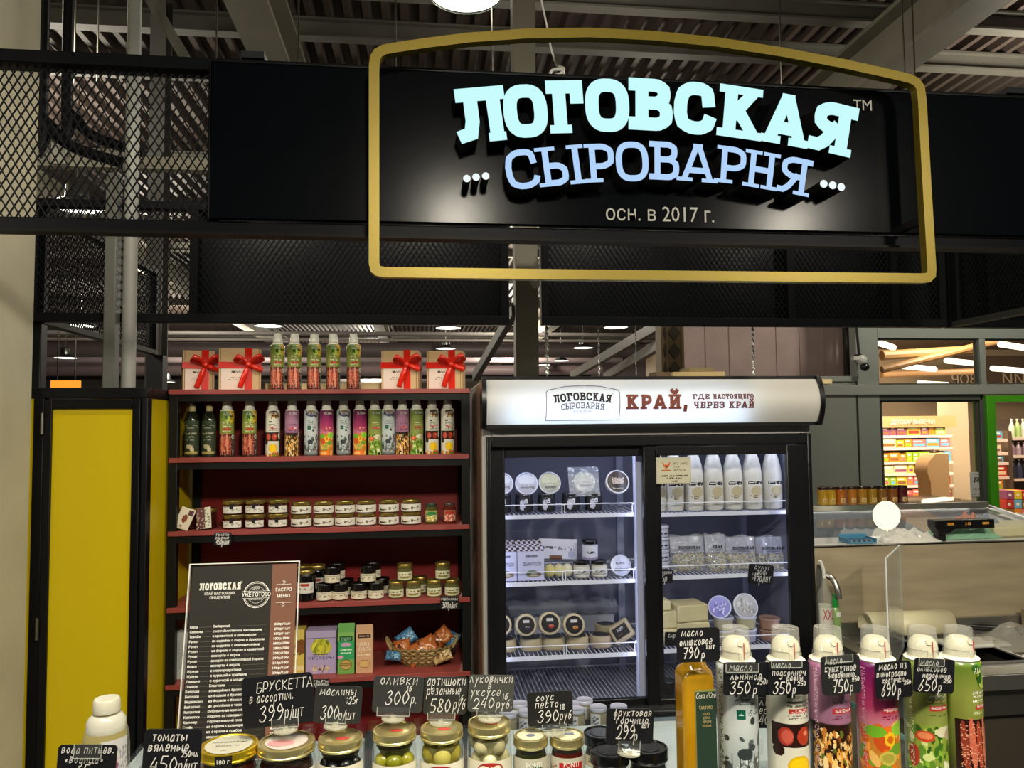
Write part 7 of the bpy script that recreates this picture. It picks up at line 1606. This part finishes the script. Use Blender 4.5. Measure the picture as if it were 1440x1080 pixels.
# blue tray, bags, pale crate on the deck
p = atz(1212, 764, zD); t = T('tray', 'blue plastic tray of cutlery on the deli deck', 'tray', (p.x, p.y+.03, zD)); 
m = MB('#4a86a8'); W, D = .06, .04
m.box(-W, W, -D, D, 0, .006); m.box(-W, W, D-.004, D, .006, .03); m.box(-W, -W+.004, -D, D, .006, .02); m.box(W-.004, W, -D, D, .006, .02); m.build('tray_body', M_PLAS, t, .002)
m = MB('#c2d6e0')
for k in range(5): m.box(-W+.012+k*.021, -W+.021+k*.021, -D+.008, D-.012, .007, .014)
m.build('cutlery', M_MET, t)
def lump(px, py, Y, W, H, col, seed, name, lab, cat, mat, D=.06):
    g_ = random.Random(seed); c = at(px, py, Y); m = MB(col)
    m.grid(lambda u, v: ((u-.5)*W, (v-.5)*2*D, H*(sin(pi*u)**.6)*(sin(pi*v)**.6)*(.75+.25*sin(u*21+seed)*cos(v*13))), 26, 14); m.face([(-W/2, -D, 0), (-W/2, D, 0), (W/2, D, 0), (W/2, -D, 0)])
    o = m.build(name, mat, loc=(c.x, Y, zD)); return tagit(o, lab, cat)
M_BAG = P('thin_bag', .3, coat=.2, bump=.5, bscale=50)
lump(1277, 760, 2.96, .24, .06, '#d8d6cc', 1, 'white_bag', 'crumpled white bag on the deli deck left of the scale display', 'bag', M_BAG)
lump(1352, 760, 3.03, .3, .085, '#8fc2a0', 2, 'green_bag', 'crumpled pale green bag behind the scale display post', 'bag', M_BAG)
lump(1386, 752, 3.12, .16, .09, '#8a97a4', 3, 'grey_bag', 'grey blue crumpled bag right of the scale display', 'bag', M_BAG)
lump(1362, 752, 3.15, .14, .1, '#c08070', 6, 'red_packet', 'reddish packet behind the scale display', 'packet', M_BAG)
c = at(1428, 764, 2.98); m = MB('#c9c39c'); m.box(-.09, .2, 0, .2, 0, az(1428, 740, 2.98)-zD); o = m.build('cream_block', M_CHEESE, loc=(c.x-.0, 2.98, zD), bevel=.01); tagit(o, 'large cream coloured block at the right end of the deli deck', 'cheese')
# A4 notice on the shop window
Y = YS-.0; c = [at(x, y, Y+.045) for x, y in ((1365, 699), (1388, 699))]; zt_ = az(1376, 664, Y+.045)
m = MB(); W = c[1].x-c[0].x; H = zt_-c[0].z; m.grid(lambda u, v: (W*u, 0, H*v), 26, 34, art([(0, '#dcdcd4'), (1, '#e2e2da')], [('t', .35, .7, .88, .92, '#3a3a3a', .6), ('t', .25, .75, .6, .78, '#3a3a38', .6), ('t', .1, .9, .3, .34, '#6a6a64', .5), ('t', .1, .9, .1, .13, '#6a6a64', .5), ('t', .3, .4, .2, .26, '#3a3a3a', .6)])); o = m.build('notice_sheet', M_PRINT, loc=(c[0].x, YS+.046, c[0].z)); s_ = o.modifiers.new('thickness', 'SOLIDIFY'); s_.thickness = .001; tagit(o, 'white notice sheet stuck inside the grey framed shop window', 'notice')
# camera on the grey frame
c = at(1212, 510, YS-.1); t = T('security_camera', 'small white security camera hanging on the grey shop front post', 'camera', c)
m = MB('#d8d8d0'); m.ball((0, 0, .03), (.06, .05, .06), 16, 10); m.box(-.11, -.03, -.03, .03, .03, .07); m.build('camera_body', M_PLAS, t)
m = MB('#1a1c1a'); m.ball((.02, -.02, -.05), .05, 14, 9); m.build('lens', M_GLOSS, t)
m = MB('#151515'); m.tube([(-.0, .05, .08), (-.02, .06, .5)], .014, 8); m.box(-.03, .03, .03, .1, .02, .1); m.build('cable', M_PLAS, t)
# ================================================================== goods in the grocery
M_GOOD = P('packaging', .4)
GC = [('orange', '#d8842a'), ('yellow', '#d9b52c'), ('pink', '#d2706a'), ('red', '#b8382c'), ('green', '#8fb02c'), ('blue', '#6aa8c2'), ('cream', '#dcc498'), ('brown', '#8a5a34'), ('violet', '#8a4a6a')]
YGS = 12.5
def gondola(px0, px1, rows, Y, name, lab, seed, dep=.5):
    x0, x1 = ax(px0, 640, Y), ax(px1, 640, Y); t = T('grocery_shelf', lab, 'shelf', (x0, Y, 0)); o_ = (x0, Y, 0)
    m = rel(MB('#c9b8a4'), o_); m.box(x0, x1, Y+dep-.03, Y+dep, .1, az(px0, rows[0][0]-24, Y)); m.build('back_panel', M_PAINT, t)
    g_ = random.Random(seed); cnt = 0
    for ri, (py, hpx, cols) in enumerate(rows):
        z = az((px0+px1)/2, py, Y); m = rel(MB('#e0c4b4'), o_); m.box(x0, x1, Y, Y+dep-.03, z-.045, z-.002); m.build('shelf_board', M_PAINT, t)
        x = x0+.02; k = 0
        Hm = az(px0, py-hpx, Y)-az(px0, py, Y)
        while x < x1-.12:
            w_ = g_.choice((.12, .15, .2, .26)); w_ = min(w_, x1-.01-x); cn, c = cols[int(len(cols)*(x-x0)/(x1-x0))] if g_.random() < .75 else g_.choice(GC); H = Hm*g_.uniform(.8, 1)
            mm = MB(c); mm.smooth = False; mm.box(0, w_-.012, 0, .2, 0, H); c2 = g_.choice(GC)[1]; mm.k(c2).box(.02, w_-.032, -.002, 0, H*.15, H*.45); mm.k('#f0e4d0').box(.02, (w_-.03)*.8, -.003, 0, H*.62, H*.8)
            o = mm.build('grocery_packet', M_GOOD, loc=(x, Y+.02, z)); tagit(o, '%s packet on the %s shelf of the %s, %s from left' % (cn, ORD[ri], name, ORD[min(k, 19)]), 'packet', 'packets on the %s' % name); x += w_; k += 1
    return x0, x1
G = dict(GC); gc = lambda *n: [(k, G[k]) for k in n]
gondola(1241, 1340, [(612, 15, gc('violet', 'violet', 'yellow', 'yellow', 'orange', 'green')), (629, 13, gc('cream', 'orange', 'orange', 'pink', 'blue', 'yellow', 'yellow')), (649, 14, gc('orange', 'orange', 'green', 'green', 'blue', 'blue')), (665, 13, gc('cream', 'yellow', 'brown', 'orange', 'orange')), (682, 14, gc('green', 'yellow', 'pink', 'pink', 'pink', 'red')), (700, 13, gc('red', 'pink', 'cream', 'brown'))], YGS, 'window shelf unit', 'pink edged grocery shelf unit behind the shop window', 3)
m = MB('#e8e2d2'); m.smooth = False; Y = YGS-.05; m.text('ДЕТСКАЯ ВЫПЕЧКА', ax(1284, 594, Y), az(1284, 596, Y), az(1284, 590, Y)-az(1284, 596, Y), flat(0), width=ax(1308, 594, Y)-ax(1246, 594, Y))
o = m.build('shelf_lettering', M_PRINT, loc=(0, Y, 0)); tagit(o, 'cream lettering above the shelf unit behind the shop window', 'lettering')
m = MB('#b08a5a'); Y = YGS-.02; m.box(ax(1240, 590, Y), ax(1345, 590, Y), Y+.0, Y+.03, az(1290, 601, Y), az(1290, 585, Y)); o = m.build('header_board', M_PAINT); tagit(o, 'brown header board above the shelf unit behind the shop window', 'board')
m = MB('#c29a6a'); Y = 10.6; m.prism([(ax(p, q, Y), az(p, q, Y)) for p, q in ((1316, 638), (1334, 638), (1336, 700), (1310, 700), (1309, 678), (1304, 664), (1306, 650))], Y, Y+.3); o = m.build('cardboard_display', M_KRAFT); tagit(o, 'angular plain cardboard display standing behind the shop window', 'display')
# cream column and darker panels inside
Y = 14; m = MB('#b8a284'); m.box(ax(1338, 600, Y), ax(1362, 600, Y), Y, Y+.4, 0, az(1350, 557, 14)); o = m.build('inner_column', M_PAINT); tagit(o, 'cream column inside the grocery behind the shop window', 'column')
# shelf unit seen through the green door
gondola(1399, 1418, [(617, 12, gc('blue', 'pink')), (636, 12, gc('cream', 'orange')), (650, 11, gc('blue', 'green')), (670, 17, gc('red', 'orange')), (690, 17, gc('orange', 'red')), (706, 12, gc('yellow', 'orange')), (722, 12, gc('pink', 'green')), (738, 12, gc('red', 'pink'))], 11.0, 'green door shelf unit', 'narrow grocery shelf unit just inside the green door frame', 8, .3)
Y = 11.2; m = MB('#5a4636'); m.box(ax(1418, 640, Y), ax(1424, 640, Y), Y, Y+.3, 0, az(1420, 606, Y)); o = m.build('shelf_end', M_PAINT); tagit(o, 'dark brown shelf end panel inside the green door', 'panel')
x0, x1 = ax(1425, 640, Y), ax(1475, 640, Y); t = T('grocery_shelf', 'drinks shelf unit at the right edge inside the green door', 'shelf', (x0, Y, 0)); o_ = (x0, Y, 0)
m = rel(MB('#3a2c24'), o_); m.box(x0, x1, Y+.37, Y+.4, .1, az(1430, 590, Y)); m.build('back_panel', M_PAINT, t)
for ri, (py, h, cols, nm) in enumerate(((615, 26, ('#b9c4a4', '#9ab46a', '#c8c8b4', '#6aa83c'), 'clear'), (640, 18, ('#8a6a7a', '#a08a90', '#7a5a6a'), 'violet'), (673, 27, ('#2c2c38', '#38384a', '#2a2430'), 'dark'))):
    z = az(1430, py, Y); m = rel(MB('#d8c0b0'), o_); m.box(x0, x1, Y, Y+.37, z-.045, z-.002); m.build('shelf_board', M_PAINT, t); H = az(1430, py-h, Y)-z; r = .042
    for k in range(5):
        m = MB(cols[k % len(cols)]); m.lathe([(r, 0), (r, H*.55), (r*.5, H*.78), (r*.32, H*.84), (r*.32, H*.92)], 14); m.k('#e0dccc').lathe([(r*.4, H*.92), (r*.4, H), (0, H)], 12, cap=False)
        o = m.build('drink_bottle', M_GLOSS, loc=(x0+.06+k*.1, Y+.08, z)); tagit(o, '%s drink bottle on the %s shelf inside the green door, %s from left' % (nm, ORD[ri], ORD[k]), 'bottle', 'drink bottles inside the green door')
g_ = random.Random(31)
for r_ in range(4):
    for k in range(3):
        cn, c = GC[(r_*5+k*2+2) % 9]; Y_ = 10.4+.02*r_; c_ = at(1421+k*11+g_.uniform(-.8, .8), 741-r_*13, Y_); W, H = .125, .125
        m = MB(c); m.box(-W/2, W/2, 0, .25, 0, H); m.k('#ead8c4').box(-W/2+.03, W/2-.05, -.003, 0, H*.35, H*.65); o = m.build('food_sack', M_FOIL, loc=(c_.x, Y_, c_.z), bevel=.03, bseg=3); tagit(o, '%s packed sack in the %s row from below inside the green door, %s across' % (cn, ORD[r_], ORD[k]), 'sack', 'sacks inside the green door')
m = MB('#c8b49c'); a, b = at(1416, 742, 10.4), at(1446, 742, 10.4); m.box(a.x, b.x+.1, 10.38, 10.8, 0, a.z-.001); o = m.build('pallet_stand', M_PAINT); tagit(o, 'pale stand carrying the stacked sacks inside the green door', 'stand')
# mirrored lettering and ceiling tubes in the grocery
Y = 15.5; m = MB('#3d2e20'); m.box(ax(1345, 520, Y), ax(1560, 520, Y), Y, Y+.1, az(1400, 545, Y), az(1400, 500, Y)); o = m.build('sign_board', M_PAINT); tagit(o, 'dark board with mirrored lettering inside the upper shop windows', 'board')
m = MB('#8d7d66'); m.smooth = False; fn = flat(0); zA, zB = az(1390, 540, Y-.02), az(1390, 526, Y-.02)
m.text('ДВОР', ax(1363, 530, Y), zA, zB-zA, fn, width=ax(1393, 530, Y)-ax(1342, 530, Y), flip=True); m.text('ИЙ', ax(1424, 530, Y), zA, zB-zA, fn, width=ax(1440, 530, Y)-ax(1410, 530, Y), flip=True)
o2 = m.build('mirrored_lettering', M_PRINT, loc=(0, Y-.02, 0)); tagit(o2, 'grey mirrored letters seen from behind inside the shop window', 'lettering')
for i, (px0, px1, py, Y, lab) in enumerate(((1271, 1314, 513, 10.5, 'long tube lamp at the left of the upper shop window'), (1331, 1377, 505, 10.5, 'long tube lamp at the right of the left upper shop window'), (1292, 1332, 536, 14.5, 'far tube lamp low in the left upper shop window'), (1396, 1445, 516, 10.5, 'long tube lamp low in the right upper shop window'), (1407, 1450, 482, 9.6, 'tube lamp at the top of the right upper shop window'), (1236, 1256, 480, 9.6, 'tube lamp cut by the top left corner of the upper shop window'))):
    a = at(px0, py+2, Y); b = at(px1, py-2, Y+.6); m = MB((1, .86, .6)); m.tube([(0, 0, 0), (b.x-a.x, b.y-a.y, 0)], .042, 10); o = m.build('tube_lamp', GLOW('tube_glow', 3), loc=(a.x, a.y, a.z)); tagit(o, lab, 'lamp', 'tube lamps inside the grocery')
for i, (p0, p1, Y, c, r, lab) in enumerate((((1240, 500), (1380, 492), 10, '#a07a4a', .07, 'upper brown duct inside the grocery'), ((1240, 520), (1440, 470), 9.8, '#8a663a', .05, 'slanting brown pipe inside the grocery'), ((1240, 527), (1380, 522), 13, '#7a5a38', .06, 'lower brown duct inside the grocery'))):
    a, b = at(*p0, Y), at(*p1, Y); m = MB(c); m.tube([(0, 0, 0), (b.x-a.x, 0, b.z-a.z)], r, 10); o = m.build('duct', M_PAINT, loc=a); tagit(o, lab, 'duct')
